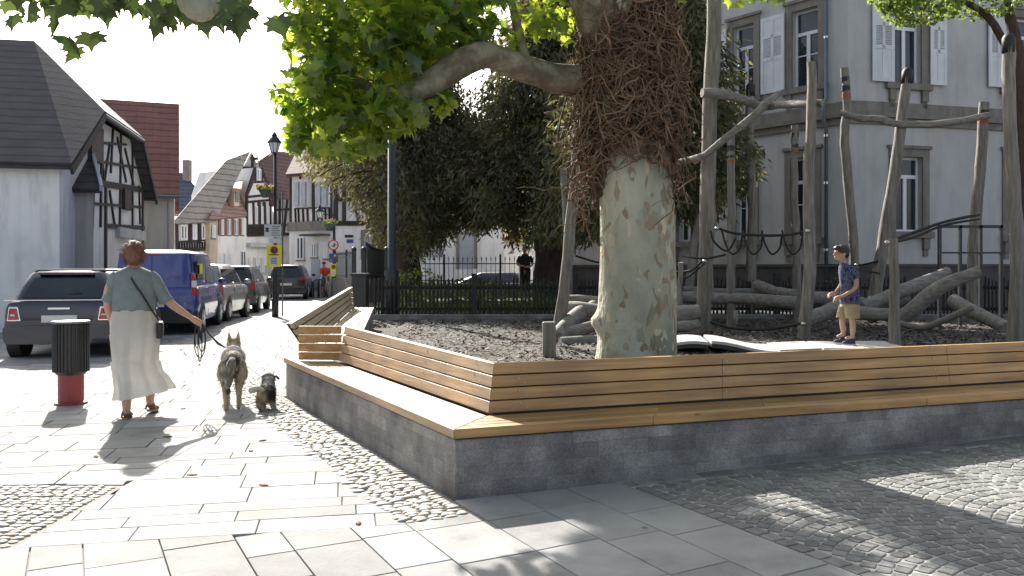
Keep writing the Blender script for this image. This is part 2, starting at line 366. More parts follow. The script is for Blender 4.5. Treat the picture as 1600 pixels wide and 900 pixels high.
def clip2(poly, n, d):          # keep the side n.p <= d
    out = []
    for i in range(len(poly)):
        p = poly[i]; q = poly[(i+1) % len(poly)]
        a = n[0]*p[0]+n[1]*p[1]-d; c = n[0]*q[0]+n[1]*q[1]-d
        if a <= 0: out.append(p)
        if a*c < 0:
            t = a/(a-c); out.append((p[0]+(q[0]-p[0])*t, p[1]+(q[1]-p[1])*t))
    return out
def slab_piece(b, c, u, v, lu, lv, gap, h, clips=(), jit=0.0012):
    # one slab, cut to the field it lies in, with a small arris all round
    poly = [(c[0]+u[0]*su*(lu/2-gap/2)+v[0]*sv*(lv/2-gap/2), c[1]+u[1]*su*(lu/2-gap/2)+v[1]*sv*(lv/2-gap/2)) for su,sv in ((-1,-1),(1,-1),(1,1),(-1,1))]
    for n, d in clips:
        poly = clip2(poly, n, d)
        if len(poly) < 3: return
    n_ = len(poly)
    ar = abs(sum(poly[i][0]*poly[(i+1)%n_][1]-poly[(i+1)%n_][0]*poly[i][1] for i in range(n_))/2)
    if ar < 0.004: return
    mx = sum(p[0] for p in poly)/n_; my = sum(p[1] for p in poly)/n_
    dz = random.uniform(-jit, jit); tx = random.uniform(-jit, jit)*2; ty = random.uniform(-jit, jit)*2
    ch = 0.0035; lo=[]; mi=[]; hi=[]
    for p in poly:
        r_ = math.hypot(p[0]-mx, p[1]-my); k = 1-ch/max(r_, .02)*1.3
        x2 = mx+(p[0]-mx)*k; y2 = my+(p[1]-my)*k; z = gz(p[0],p[1]) + dz + tx*(p[0]-mx) + ty*(p[1]-my)
        lo.append((p[0],p[1],z-.02)); mi.append((p[0],p[1],z+h-ch*.7)); hi.append((x2,y2,z+h))
    b.loft([lo,mi,hi], cap=False); i = len(b.v)-n_; b.f.append(tuple(range(i,i+n_))); b.m.append(0)

def rel(p, o, d): return (p[0]-o[0])*d[0] + (p[1]-o[1])*d[1]
def hp(o, d, m, sign=1):        # half plane: (p-o).d <= m  (sign 1)  or >= m (sign -1)
    return ((d[0]*sign, d[1]*sign), sign*(m + o[0]*d[0] + o[1]*d[1]))
Bnd = Vector((-0.566, 4.73, 0))    # a point on the seam between the two slab fields
def slabs():
    b = MB()
    s = 0.0
    while s < 20.5:
        w = random.choice([0.2, 0.25, 0.25, 0.3, 0.35])
        t = -14.0 + random.uniform(0, 0.5)
        while t < 4.5:
            ln = random.uniform(0.38, 0.85)
            cx = Bnd.x + dx.x*(t+ln/2) + ds.x*(s+w/2); cy = Bnd.y + dx.y*(t+ln/2) + ds.y*(s+w/2)
            t += ln
            base = [hp(C0, nl, -0.43)]
            slab_piece(b, (cx,cy), dx, ds, ln, w, .007, .006, base+[((-1,0),2.57)])
            slab_piece(b, (cx,cy), dx, ds, ln, w, .009, .006, base+[((1,0),-2.572),((0,-1),-5.58)])
            slab_piece(b, (cx,cy), dx, ds, ln, w, .009, .006, [hp(C0,nl,.0,-1),hp(C0,dl,4.74,-1),((1,0),-1.9)])
            slab_piece(b, (cx,cy), dx, ds, ln, w, .009, .006, [hp(C0,nl,-.43,-1),hp(C0,nl,-.002),hp(C0,dl,6.5,-1)])
        s += w
    rows = []; k = 0.0
    for w in (.38,.36,.38): rows.append((k,w)); k += w
    k = -0.43; rows.append((k,.43))
    while k > -9: 
        w = random.choice([0.24,0.3,0.36]); k -= w; rows.append((k,w))
    for k, w in rows:
        t = -6.5 + random.uniform(0, 0.5)
        while t < 6.0:
            ln = random.uniform(0.35, 0.75)
            cx = C0.x + dl.x*(t+ln/2) + nl.x*(k+w/2); cy = C0.y + dl.y*(t+ln/2) + nl.y*(k+w/2)
            t += ln
            if k > -0.01: cl = [hp(C0, nr, -0.005)]
            elif k > -.44: cl = [hp(C0, dl, -0.30)]
            else: cl = [hp(Bnd, ds, -0.003)]
            slab_piece(b, (cx,cy), dl, nl, ln, w, .007, .007, cl)
    struct(b.build('pavement', mt['slab']))
slabs()

def setts():
    bed = MB(); b = MB()
    o = C0 + nl*1.12
    # bed
    n = 26
    for i in range(n):
        for j in range(n):
            def q(i, j):
                p = o + dr*(i*0.5) - dl*(j*0.45)
                return p
            c = [q(i,j), q(i+1,j), q(i+1,j+1), q(i,j+1)]
            bed.poly([(p.x, p.y, gz(p.x,p.y)-0.001) for p in c])
    struct(bed.build('sett_mortar', mt['sett_joint'], weld=True))
    # arcs: columns along -dl', arcs stacked
    cdir = Vector((-dl.x, -dl.y, 0)); w = 1.15; Rr = w/ (2*math.sin(R(48)))
    ax = nl
    sp = 0.086
    for col in range(0, 9):
        for j in range(-16, 110):
            nn = 15
            for k in range(nn):
                th = R(-48) + R(96)*(k+0.5)/nn + random.uniform(-.01,.01)
                t = (col+0.5)*w + Rr*math.sin(th)
                s = j*sp - Rr*math.cos(th) + Rr
                p = o + ax*t + cdir*(s + 0.0)
                onr = rel(p, C0, nr)
                if onr > -0.13: continue
                if rel(p, o, nl) < 0.15: continue
                if p.y < 0 or p.x > 10: continue
                # local axes
                uu = (ax*math.cos(th) - cdir*(-math.sin(th))); uu = (ax*math.cos(th) + cdir*math.sin(th)).normalized()
                vv = Vector((-uu.y, uu.x, 0))
                L = 2*Rr*math.sin(R(48)/nn)*random.uniform(.82,.92); Wd = sp*random.uniform(.78,.89)
                z = gz(p.x, p.y); hh = 0.0045 + random.uniform(-.001,.002)
                js = [random.uniform(.86,1.04) for _ in range(8)]
                lo=[];mi=[];hi=[]
                for n_, (a, c_) in enumerate(((-1,-1),(0,-1.08),(1,-1),(1.08,0),(1,1),(0,1.08),(-1,1),(-1.08,0))):
                    q = Vector((a*L/2*js[n_], c_*Wd/2*js[n_], 0))
                    for lst, sc, zz in ((lo,1,-0.01),(mi,.97,hh*.6),(hi,.82,hh)):
                        lst.append(p + uu*q.x*sc + vv*q.y*sc + Vector((0,0,z+zz)))
                b.loft([lo,mi,hi], cap=False); i = len(b.v)-8; b.f.append(tuple(range(i,i+8))); b.m.append(0)
    t = 0.5
    while t < 9:
        ln = random.uniform(.09,.13); p = o + nl*0.06 - dl*(t-1.6+ln/2)
        if rel(p, C0, nr) < -.14: slab_piece(b, (p.x,p.y), dl, nl, ln, 0.10, 0.010, 0.006)
        t += ln
    # straight course along the wall
    t = 0.0
    while t < 11:
        ln = random.uniform(.2,.34)
        p = C0 + nl*0 + dr*(1.0+t+ln/2) - nr*0.07
        slab_piece(b, (p.x,p.y), dr, nr, ln, 0.12, 0.008, 0.007)
        t += ln
    struct(b.build('sett_paving', mt['sett'], smooth=False))
setts()

def pebbles():
    bed = MB()
    # strip along the left wall of the bench
    A = C0 - dl*0.30
    strip = [A, A - nl*0.43, C0 - nl*0.43 + dl*6.5, C0 + dl*6.5]
    bed.poly([(p.x,p.y,0.0) for p in strip])
    # separate field at the left edge
    f2 = [(-2.572,4.31),(-2.572,5.58),(-6.5,5.58),(-6.5,3.52)]
    bed.poly([(x,y,0.0005) for x,y in f2])
    struct(bed.build('pebble_bed', mt['pebble_joint']))
    b = MB()
    def stone(x, y, ang, l, w, h):
        c = math.cos(ang); s_ = math.sin(ang); n = 8
        rings = []
        js = [random.uniform(.8,1.12) for _ in range(n)]
        for sc, zz in ((1.0,-0.006),(.97,h*.5),(.7,h*.93),(.3,h)):
            r_=[]
            for k in range(n):
                a = 2*math.pi*k/n; px = math.cos(a)*l/2*js[k]*sc; py = math.sin(a)*w/2*js[k]*sc
                r_.append((x+px*c-py*s_, y+px*s_+py*c, zz))
            rings.append(r_)
        b.loft(rings, cap=False); i=len(b.v)-n; b.f.append(tuple(range(i,i+n))); b.m.append(0)
    al = -0.3
    base = math.atan2(nl.y, nl.x)
    while al < 6.5:
        k = -0.03
        rw = random.uniform(.045,.062)
        while k > -0.43:
            l = random.uniform(.06,.11)
            p = C0 + dl*(al + random.uniform(-.012,.012)) + nl*(k-l/2)
            stone(p.x, p.y, base + random.uniform(-.45,.45), l*1.05, rw*random.uniform(.95,1.2), random.uniform(.008,.02))
            k -= l
        al += rw*0.93
    y = 3.6
    while y < 5.56:
        x = -2.60
        while x > -6.4:
            l = random.uniform(.055,.09)
            if rel((x-l/2,y),Bnd,ds) > .03: stone(x-l/2, y+random.uniform(-.01,.01), random.uniform(-.4,.4), l, random.uniform(.045,.06), random.uniform(.008,.014))
            x -= l
        y += .055
    struct(b.build('pebble_paving', mt['pebble'], smooth=True))
pebbles()

# playground ground ------------------------------------------------
IN0 = C0 + dl*4.75             # far outer corner of the left run
pgpoly = [(C0 + dr*11 + nr*0.3), (C0 + nr*0.3 + nl*0.0 + dr*0.35), (C0 + dl*4.6 + nl*0.35), Vector((-2.45,9.6,0)), Vector((-2.72,14,0)), Vector((-2.95,16.7,0)),
          Vector((-3.2,30,0)), Vector((26,30,0)), Vector((26,9,0))]
def playground():
    bm = bmesh.new()
    vs = [bm.verts.new((p.x,p.y,PG)) for p in pgpoly]; f = bm.faces.new(vs)
    bmesh.ops.triangulate(bm, faces=[f])
    for _ in range(5):
        es = [e for e in bm.edges if e.calc_length() > 0.9]
        if es: bmesh.ops.subdivide_edges(bm, edges=es, cuts=1, use_grid_fill=False); bmesh.ops.triangulate(bm, faces=bm.faces[:])
    for v in bm.verts:
        d = 0.035*pnoise(v.co*0.7) + 0.02*pnoise(v.co*2.3)
        if not v.is_boundary: v.co.z += d
    bmesh.ops.recalc_face_normals(bm, faces=bm.faces)
    for f in bm.faces: 
        if f.normal.z < 0: f.normal_flip()
    me = bpy.data.meshes.new('playground_ground'); bm.to_mesh(me); bm.free(); me.materials.append(mt['mulch'])
    me.polygons.foreach_set('use_smooth',[True]*len(me.polygons))
    o = bpy.data.objects.new('playground_ground', me); COL.objects.link(o); struct(o)
    # bark chips
    n = 26000
    yy = 6.5 + 10.2*rng.random(n)**1.15; xx = -2.6 + (yy*0.62+5.5)*rng.random(n)
    keep = (( (xx-C0.x)*nl.x+(yy-C0.y)*nl.y > 0.62) & ((xx-C0.x)*nr.x+(yy-C0.y)*nr.y > 0.62)) & ((xx > -1.75) | (yy>13.9)) & (xx > -2.7)
    xx = xx[keep]; yy = yy[keep]; n = len(xx)
    L = rng.uniform(.012,.045,n); Wd = rng.uniform(.004,.016,n); a = rng.uniform(0,6.28,n); ti = rng.uniform(-.5,.5,n); ro = rng.uniform(-.5,.5,n)
    V = np.zeros((n,4,3),np.float32)
    zb = np.array([PG + 0.035*pnoise(Vector((x,y,PG))*0.7) + 0.02*pnoise(Vector((x,y,PG))*2.3) for x,y in zip(xx,yy)])
    for k,(su,sv) in enumerate(((-1,-1),(1,-1),(1,1),(-1,1))):
        V[:,k,0] = xx + np.cos(a)*L*su - np.sin(a)*Wd*sv
        V[:,k,1] = yy + np.sin(a)*L*su + np.cos(a)*Wd*sv
        V[:,k,2] = zb + 0.012 + L*su*ti + Wd*sv*ro
    Fc = np.arange(n*4).reshape(n,4)
    o = raw('bark_chips', V.reshape(-1,3), Fc, mt['chip']); o['kind']='stuff'; o['label']='loose brown and grey bark chips covering the playground'; o['category']='bark mulch'
playground()

# kerb at the foot of the iron fence
b = MB(); b.beam((-2.95,16.45,PG+.03),(14.5,16.6,PG+.03),.12,.14)
tag(b.build('kerb_edging', mt['concrete'], bevel=.008), 'low dark stone kerb at the foot of the black picket fence', 'kerb')

# ================================================================ BENCH
def seg(b, a, c, z0, z1, t):
    pass
def screws(b, p, n):     # little round screw heads
    b.disc(p, n, 0.006, 0.004, 8)
bench = thing('wall_bench', 'larch slatted bench with backrest wrapping the corner of a dark grey stone wall', 'bench', tuple(C0))
WT = 0.385; ST = 0.445; D = 0.40
LL = 4.75; LR = 9.0
# stone base: an L shaped block
gapI = 0.55
def at_(a, k_, side):
    return (C0 + (dl if side=='l' else dr)*a + (nl if side=='l' else nr)*k_)
def miter(k):      # the point at perpendicular distance k inside from both runs
    # solve C0 + dl*a + nl*k = C0 + dr*c + nr*k
    A = np.array([[dl.x,-dr.x],[dl.y,-dr.y]]); v = np.array([(nr.x-nl.x)*k,(nr.y-nl.y)*k]); s_ = np.linalg.solve(A,v)
    return C0 + dl*float(s_[0]) + nl*k
b = MB()
i0 = 0.022; i1 = 0.60
m0 = miter(i0); m1 = miter(i1)
ptsL = [m0, m1, at_(LL-.02,i1,'l'), at_(LL-.02,i0,'l')]
ptsR = [m0, at_(LR,i0,'r'), at_(LR,i1,'r'), m1]
for pts,mm in ((ptsL,'concrete'), (ptsR,'concrete_r')):
    b = MB(); b.prism([(p.x,p.y,-0.05) for p in pts], (0,0,WT+.05-.012)); b.build('stone_base', mt[mm], bench, bevel=0.006)
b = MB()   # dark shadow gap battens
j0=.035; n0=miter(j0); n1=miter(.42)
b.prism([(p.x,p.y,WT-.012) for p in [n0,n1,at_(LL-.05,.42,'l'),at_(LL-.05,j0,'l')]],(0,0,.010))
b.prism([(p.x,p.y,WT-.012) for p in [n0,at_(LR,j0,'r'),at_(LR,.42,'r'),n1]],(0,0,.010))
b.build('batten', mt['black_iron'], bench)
# seat boards
nb = 4; bw = (D)/nb
for side in 'lr':
    sb = MB()
    for k in range(nb):
        k0 = k*bw + 0.0; k1 = (k+1)*bw - .006
        a0 = miter(k0); a1 = miter(k1)
        Lx = LL if side=='l' else LR
        e0 = at_(Lx,k0,side); e1 = at_(Lx,k1,side)
        # boards butt jointed along the run
        cuts = [0.0, 0.52, 1.0] if side=='l' else [0, .155+.1*(k%2), .42+.05*(k%3), .72, 1]
        for c0,c1 in zip(cuts[:-1],cuts[1:]):
            g0 = 0.0 if c0==0 else .0012; g1 = 0.0 if c1==1 else .0012
            off = (dl if side=='l' else dr)
            q0 = a0.lerp(e0,c0)+off*g0; q1 = a0.lerp(e0,c1)-off*g1; q2=a1.lerp(e1,c1)-off*g1; q3=a1.lerp(e1,c0)+off*g0
            if c0==0: gg = off*.002; q0=q0+gg; q3=q3+gg
            sb.prism([(q.x,q.y,WT) for q in (q0,q1,q2,q3)],(0,0,ST-WT))
    sb.build('seat', mt['wood_l' if side=='l' else 'wood_r'], bench, bevel=.004)
# backrest boards: lean back from k=.40 (base) to .475 (top)
def back(side, a_end):
    n = 4; z0 = ST+.012; hgt = .338; bh = hgt/n
    for k in range(n):
        zb = z0 + k*bh; zt = zb + bh - .009
        kb = .415 + .075*(zb-z0)/hgt; kt = .415 + .075*(zt-z0)/hgt
        sb = MB(); off = dl if side=='l' else dr
        def P2(kk): return miter(kk)
        pb, pt = miter(kb), miter(kt); eb, et = at_(a_end,kb,side), at_(a_end,kt,side)
        nn = (nl if side=='l' else nr)*.045
        rise = .035
        cuts = [0,.5,1.0] if side=='l' else [0,.215,.475,.74,1]
        if side=='l': cuts=[0,1.0] if k%2 else [0,1.0]
        for c0,c1 in zip(cuts[:-1],cuts[1:]):
            g0 = .0 if c0==0 else .0012; g1=.0 if c1==1 else .0012
            A0=pb.lerp(eb,c0)+off*g0; A1=pb.lerp(eb,c1)-off*g1; B0=pt.lerp(et,c0)+off*g0; B1=pt.lerp(et,c1)-off*g1
            r0 = rise*c0*(k+1)/n if side=='l' else 0; r1 = rise*c1*(k+1)/n if side=='l' else 0
            r00 = rise*c0*k/n if side=='l' else 0; r11 = rise*c1*k/n if side=='l' else 0
            if c0==0: A0=A0+off*.001; B0=B0+off*.001
            # mitred at the corner: the inner face starts at the inner miter
            inn = off*(.0)
            mA=miter(kb+.045)-miter(kb); mB=miter(kt+.045)-miter(kt)
            a_in = (A0+mA) if c0==0 else A0+nn; b_in=(B0+mB) if c0==0 else B0+nn
            Z=lambda p,z: (p.x,p.y,z)
            sb.hexa([Z(A0,zb+r00),Z(A1,zb+r11),Z(A1+nn,zb+r11),Z(a_in,zb+r00),Z(B0,zt+r0),Z(B1,zt+r1),Z(B1+nn,zt+r1),Z(b_in,zt+r0)])
        sb.build('backrest_slat', mt['wood_l' if side=='l' else 'wood_r'], bench, bevel=.003)
back('l', 4.02); back('r', LR)
# screws in pairs at the brackets
sc = MB()
def scr(side, a):
    off = dl if side=='l' else dr; nv = nl if side=='l' else nr
    for k in range(4):
        zc = ST+.012+.338*(k+.45)/4; kk=.415+.075*((zc-ST-.012)/.338)
        for da,dz in ((-.025,.018),(.025,-.018)) if a>.4 else ((0,.0),):
            p = C0+off*(a+da)+nv*(kk-.001)+Vector((0,0,zc+dz)); sc.disc(p, -nv, .0065, .005, 8)
    p0 = C0+off*a+nv*(.415+.075)+Vector((0,0,WT+.02)); p1 = C0+off*a+nv*(.415+.135)+Vector((0,0,ST+.34))
    br = MB(); br.beam(p0,p1,.05,.03,up=off); br.build('backrest_bracket', mt['black_iron'], bench)
for a in (.72,1.66,2.6,3.6): scr('l',a)
for a in (.62,2.28,4.35,6.3,8.0): scr('r',a)
so = sc.build('screw', mt['steel'], bench); so['kind'] = 'stuff'
for side,Lx in (('l',4.0),('r',LR)):
    off = dl if side=='l' else dr; nv = nl if side=='l' else nr; b=MB()
    z0=ST-.03; z1=ST+.335; k0=.415+.049; k1=.415+.073+.049
    A0=miter(k0)+Vector((0,0,z0)); A1=C0+off*Lx+nv*k0+Vector((0,0,z0)); B0=miter(k1)+Vector((0,0,z1)); B1=C0+off*Lx+nv*k1+Vector((0,0,z1)); th=nv*.012
    m2=miter(k0+.012)-miter(k0)
    b.hexa([A0,A1,A1+th,A0+m2,B0,B1,B1+th,B0+m2]); b.build('light_stop_board',mt['black_iron'],bench)  # dark board added behind the slats to keep sun out of the gaps
# short return across the far end of the left run
rt = Vector((-1,0.04,0)).normalized()
c_in = C0+dl*4.02+nl*.43; 
for k in range(4):
    zb=ST+.012+k*.0935; zt=zb+.083
    sb=MB(); p0=c_in+Vector((0.0,.02,0))+nl*.01; p1=p0+Vector((-.46,.02,0))
    sb.hexa([(p0.x,p0.y,zb),(p1.x,p1.y,zb),(p1.x,p1.y+.045,zb),(p0.x,p0.y+.045,zb),(p0.x,p0.y,zt),(p1.x,p1.y,zt),(p1.x,p1.y+.045,zt),(p0.x,p0.y+.045,zt)])
    sb.build('backrest_slat', mt['wood_r'], bench, bevel=.003)

# inner bench rising along the street edge, seat towards the playground
ib = thing('inner_bench', 'weathered larch bench rising along the street edge, its seat facing the playground', 'bench', (-2.3,11.5,PG))
na = P(455,503,9.75); fa = P(551,447,13.9)          # top edge near / far
sn = Vector((X(527,9.9),9.9,0)); sf = Vector((X(551,13.9)+.02,13.9,0))
zs0, zs1 = .50, .79
def L2(a,b_,t): return a+(b_-a)*t
nb0 = Vector((-2.36,9.75,zs0)); nb1 = Vector((sf.x,sf.y,zs1))
for k in range(4):
    f0 = k/4+.01; f1 = (k+1)/4-.045; sb = MB(); rings = []; th = Vector((-.045,0,0))
    for i in range(13):
        t = i/12; lo = nb0.lerp(nb1,t); hi = na.lerp(fa,t); A = lo.lerp(hi,f0); B_ = lo.lerp(hi,f1); rings.append([A,B_,B_+th,A+th])
    sb.loft(rings); sb.build('backrest_slat', mt['wood_i'], ib)
sf2 = Vector((X(585,13.9),13.9,zs1)); sn2=Vector((X(560,10.1),10.1,zs0+.03)); sn1=nb0.copy(); sf1=Vector((sf.x+.01,13.9,zs1))
sb=MB()
for k in range(4):
    t0=k/4; t1=(k+1)/4-.025
    q=[sn1.lerp(sn2,t0),sf1.lerp(sf2,t0),sf1.lerp(sf2,t1),sn1.lerp(sn2,t1)]
    sb.hexa([p-Vector((0,0,.05)) for p in q]+[p for p in q])
sb.build('seat', mt['wood_i'], ib, bevel=.003)
sb=MB(); q=[sn1+Vector((-.05,0,0)),sf1+Vector((-.12,-.02,0)),sf2+Vector((-.02,-.02,0)),sn2+Vector((-.02,0,0))]
sb.hexa([(p.x,p.y,-.05) for p in q]+[(p.x,p.y,p.z-.052) for p in q]); sb.build('stone_base', mt['concrete'], ib)
sb=MB(); q=[nb0,nb1,fa,na]; o_=Vector((-.047,0,0)); sb.hexa([q[0]+o_,q[1]+o_,q[1]+o_*1.25,q[0]+o_*1.25,q[3]+o_-Vector((0,0,.02)),q[2]+o_-Vector((0,0,.02)),q[2]+o_*1.25-Vector((0,0,.02)),q[3]+o_*1.25-Vector((0,0,.02))]); sb.build('light_stop_board',mt['black_iron'],ib)  # added dark board, stops light showing through the slat gaps
for t in (.68,.97):
    sb=MB(); b0=sn1.lerp(sf1,t)+Vector((-.06,0,0)); t0=na.lerp(fa,t)+Vector((-.07,0,-.03)); sb.beam(b0+Vector((0,0,-.1)),t0,.05,.04); sb.build('backrest_bracket', mt['black_iron'], ib)
# ================================================================ BUILDINGS
mt['plaster'] = M_('pale_grey_plaster', [(0.25,(0.40,0.395,0.385)),(0.5,(0.47,0.465,0.455)),(0.75,(0.52,0.515,0.505))], 0.9, 0.9, 0.15, 40)
mt['plaster_cream'] = M_('cream_plaster', [(0.3,(0.58,0.54,0.46)),(0.7,(0.66,0.62,0.54))], 0.7, 0.9, 0.15, 40)
mt['plaster_grey'] = M_('warm_grey_plaster', [(0.3,(0.33,0.32,0.31)),(0.7,(0.39,0.38,0.37))], 0.9, 0.9, 0.2, 40)
mt['plaster_white'] = M_('white_lime_plaster', [(0.2,(0.60,0.60,0.60)),(0.45,(0.74,0.74,0.735)),(0.8,(0.82,0.815,0.80))], 0.8, 0.9, 0.2, 30)
mt['plaster_worn'] = M_('worn_grey_render', [(0.3,(0.33,0.35,0.38)),(0.5,(0.45,0.46,0.48)),(0.7,(0.58,0.58,0.58))], 1.2, 0.9, 0.3, 20)
mt['plaster_beige'] = M_('beige_plaster', [(0.3,(0.50,0.42,0.32)),(0.7,(0.58,0.50,0.40))], 0.8, 0.9)
mt['timber'] = M_('dark_oak_timber', [(0.3,(0.022,0.018,0.018)),(0.7,(0.05,0.04,0.038))], 3, 0.85, 0.3, 20)
mt['stone'] = M_('grey_brown_sandstone', [(0.3,(0.17,0.155,0.135)),(0.7,(0.24,0.22,0.195))], 2.5, 0.85, 0.25, 30)
mt['stone_dark'] = M_('dark_plinth_stone', [(0.3,(0.06,0.055,0.055)),(0.7,(0.10,0.09,0.088))], 2.5, 0.85, 0.25, 30)
mt['pvc'] = M_('white_window_frame', (0.72,0.74,0.77), 3, 0.4)
mt['shutter_white'] = M_('white_shutter_paint', [(0.3,(0.60,0.61,0.64)),(0.7,(0.68,0.69,0.71))], 3, 0.5)
mt['shutter_brown'] = M_('brown_shutter_paint', [(0.3,(0.16,0.075,0.04)),(0.7,(0.22,0.11,0.06))], 3, 0.6)
mt['shutter_dark'] = M_('dark_red_shutter_paint', [(0.3,(0.03,0.018,0.02)),(0.7,(0.05,0.028,0.03))], 3, 0.7)
mt['shutter_grey'] = M_('grey_blue_shutter', [(0.3,(0.34,0.37,0.42)),(0.7,(0.42,0.45,0.5))], 3, 0.6)
mt['glass'] = glass_mat('window_glass')
for q_,a_ in (('plaster',.9),('plaster_cream',.86),('plaster_grey',.82),('plaster_white',.84),('plaster_beige',.85),('stone',.75),('shutter_white',.88)): dirt(mt[q_],(2.2,2.2,.35),a_,freq=1.6)
mt['downpipe'] = M_('blue_grey_zinc', [(0.3,(0.10,0.12,0.15)),(0.7,(0.15,0.17,0.2))], 3, 0.5, metal=0.3)
def roofmat(name, c1, c2, row, w, tilt_dir, dark=.45):
    """tile courses: dark foot of each course, faint joints along it"""
    m = M_(name, [(0.25,c1),(0.75,c2)], 1.6, 0.85, 0.3, 15)
    nt=m.node_tree; N=nt.nodes; Lk=nt.links; b=N['Principled BSDF']; old=b.inputs['Base Color'].links[0].from_socket
    def mth(op,a,bv=None,c=None):
        n=N.new('ShaderNodeMath'); n.operation=op
        for i,v in enumerate((a,bv,c)):
            if v is None: continue
            if hasattr(v,'links'): Lk.new(v,n.inputs[i])
            else: n.inputs[i].default_value=v
        return n.outputs[0]
    g=N.new('ShaderNodeNewGeometry'); sp=N.new('ShaderNodeSeparateXYZ'); Lk.new(g.outputs['Position'],sp.inputs[0])
    dt=N.new('ShaderNodeVectorMath'); dt.operation='DOT_PRODUCT'; Lk.new(g.outputs['Position'],dt.inputs[0]); dt.inputs[1].default_value=(tilt_dir[0],tilt_dir[1],0)
    wob=N.new('ShaderNodeTexNoise'); wob.inputs['Scale'].default_value=2.5; Lk.new(g.outputs['Position'],wob.inputs['Vector'])
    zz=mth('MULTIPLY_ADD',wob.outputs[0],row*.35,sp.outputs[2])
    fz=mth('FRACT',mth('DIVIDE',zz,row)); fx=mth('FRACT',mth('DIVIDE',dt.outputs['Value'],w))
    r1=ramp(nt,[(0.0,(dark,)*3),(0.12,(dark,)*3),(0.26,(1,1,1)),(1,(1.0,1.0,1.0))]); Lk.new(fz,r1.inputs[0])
    r2=ramp(nt,[(0.0,(.72,)*3),(0.1,(1,1,1)),(1,(.95,.95,.95))]); Lk.new(fx,r2.inputs[0])
    cur=old
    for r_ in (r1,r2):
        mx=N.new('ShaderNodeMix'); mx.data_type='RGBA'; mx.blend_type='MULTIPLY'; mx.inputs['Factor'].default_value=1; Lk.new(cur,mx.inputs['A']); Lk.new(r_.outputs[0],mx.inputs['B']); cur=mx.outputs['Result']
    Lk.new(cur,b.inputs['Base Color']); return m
mt['roof_red'] = roofmat('red_clay_tiles', (0.2,0.075,0.06),(0.28,0.115,0.09), .27, .3, (0.93,0.37))
mt['roof_dark'] = roofmat('dark_weathered_tiles', (0.045,0.042,0.045),(0.085,0.078,0.08), .22, .2, (-.199,.98))
mt['roof_slate'] = roofmat('blue_grey_tiles', (0.07,0.085,0.12),(0.10,0.12,0.16), .3, .3, (0.98,.199))
mt['roof_tan'] = roofmat('tan_grey_tiles', (0.27,0.245,0.21),(0.38,0.35,0.31), .34, .4, (-.199,.98))
mt['roof_brown'] = roofmat('red_brown_tiles', (0.10,0.06,0.058),(0.15,0.09,0.085), .24, .3, (-.199,.98))

def rect(b, pl, u0, u1, v0, v1, w0, w1, mi=0):
    """box standing on the wall plane between w0 and w1 (outwards)"""
    c=[pl.p(u0,v0,w0),pl.p(u1,v0,w0),pl.p(u1,v0,w1),pl.p(u0,v0,w1),pl.p(u0,v1,w0),pl.p(u1,v1,w0),pl.p(u1,v1,w1),pl.p(u0,v1,w1)]
    b.hexa(c, mi)
def wall_holes(b, pl, u0, u1, v0, v1, holes, depth=.25):
    us = sorted(set([u0,u1]+[h[0] for h in holes]+[h[1] for h in holes])); vs = sorted(set([v0,v1]+[h[2] for h in holes]+[h[3] for h in holes]))
    us=[u for u in us if u0<=u<=u1]; vs=[v for v in vs if v0<=v<=v1]
    for a,c in zip(us[:-1],us[1:]):
        for d,e in zip(vs[:-1],vs[1:]):
            mu=(a+c)/2; mv=(d+e)/2
            if any(h[0]<mu<h[1] and h[2]<mv<h[3] for h in holes): continue
            b.poly([pl.p(a,d),pl.p(c,d),pl.p(c,e),pl.p(a,e)])
    for h in holes:
        a,c,d,e=h
        for q in (((a,d),(c,d)),((c,d),(c,e)),((c,e),(a,e)),((a,e),(a,d))):
            b.poly([pl.p(q[0][0],q[0][1],0),pl.p(q[1][0],q[1][1],0),pl.p(q[1][0],q[1][1],-depth),pl.p(q[0][0],q[0][1],-depth)])
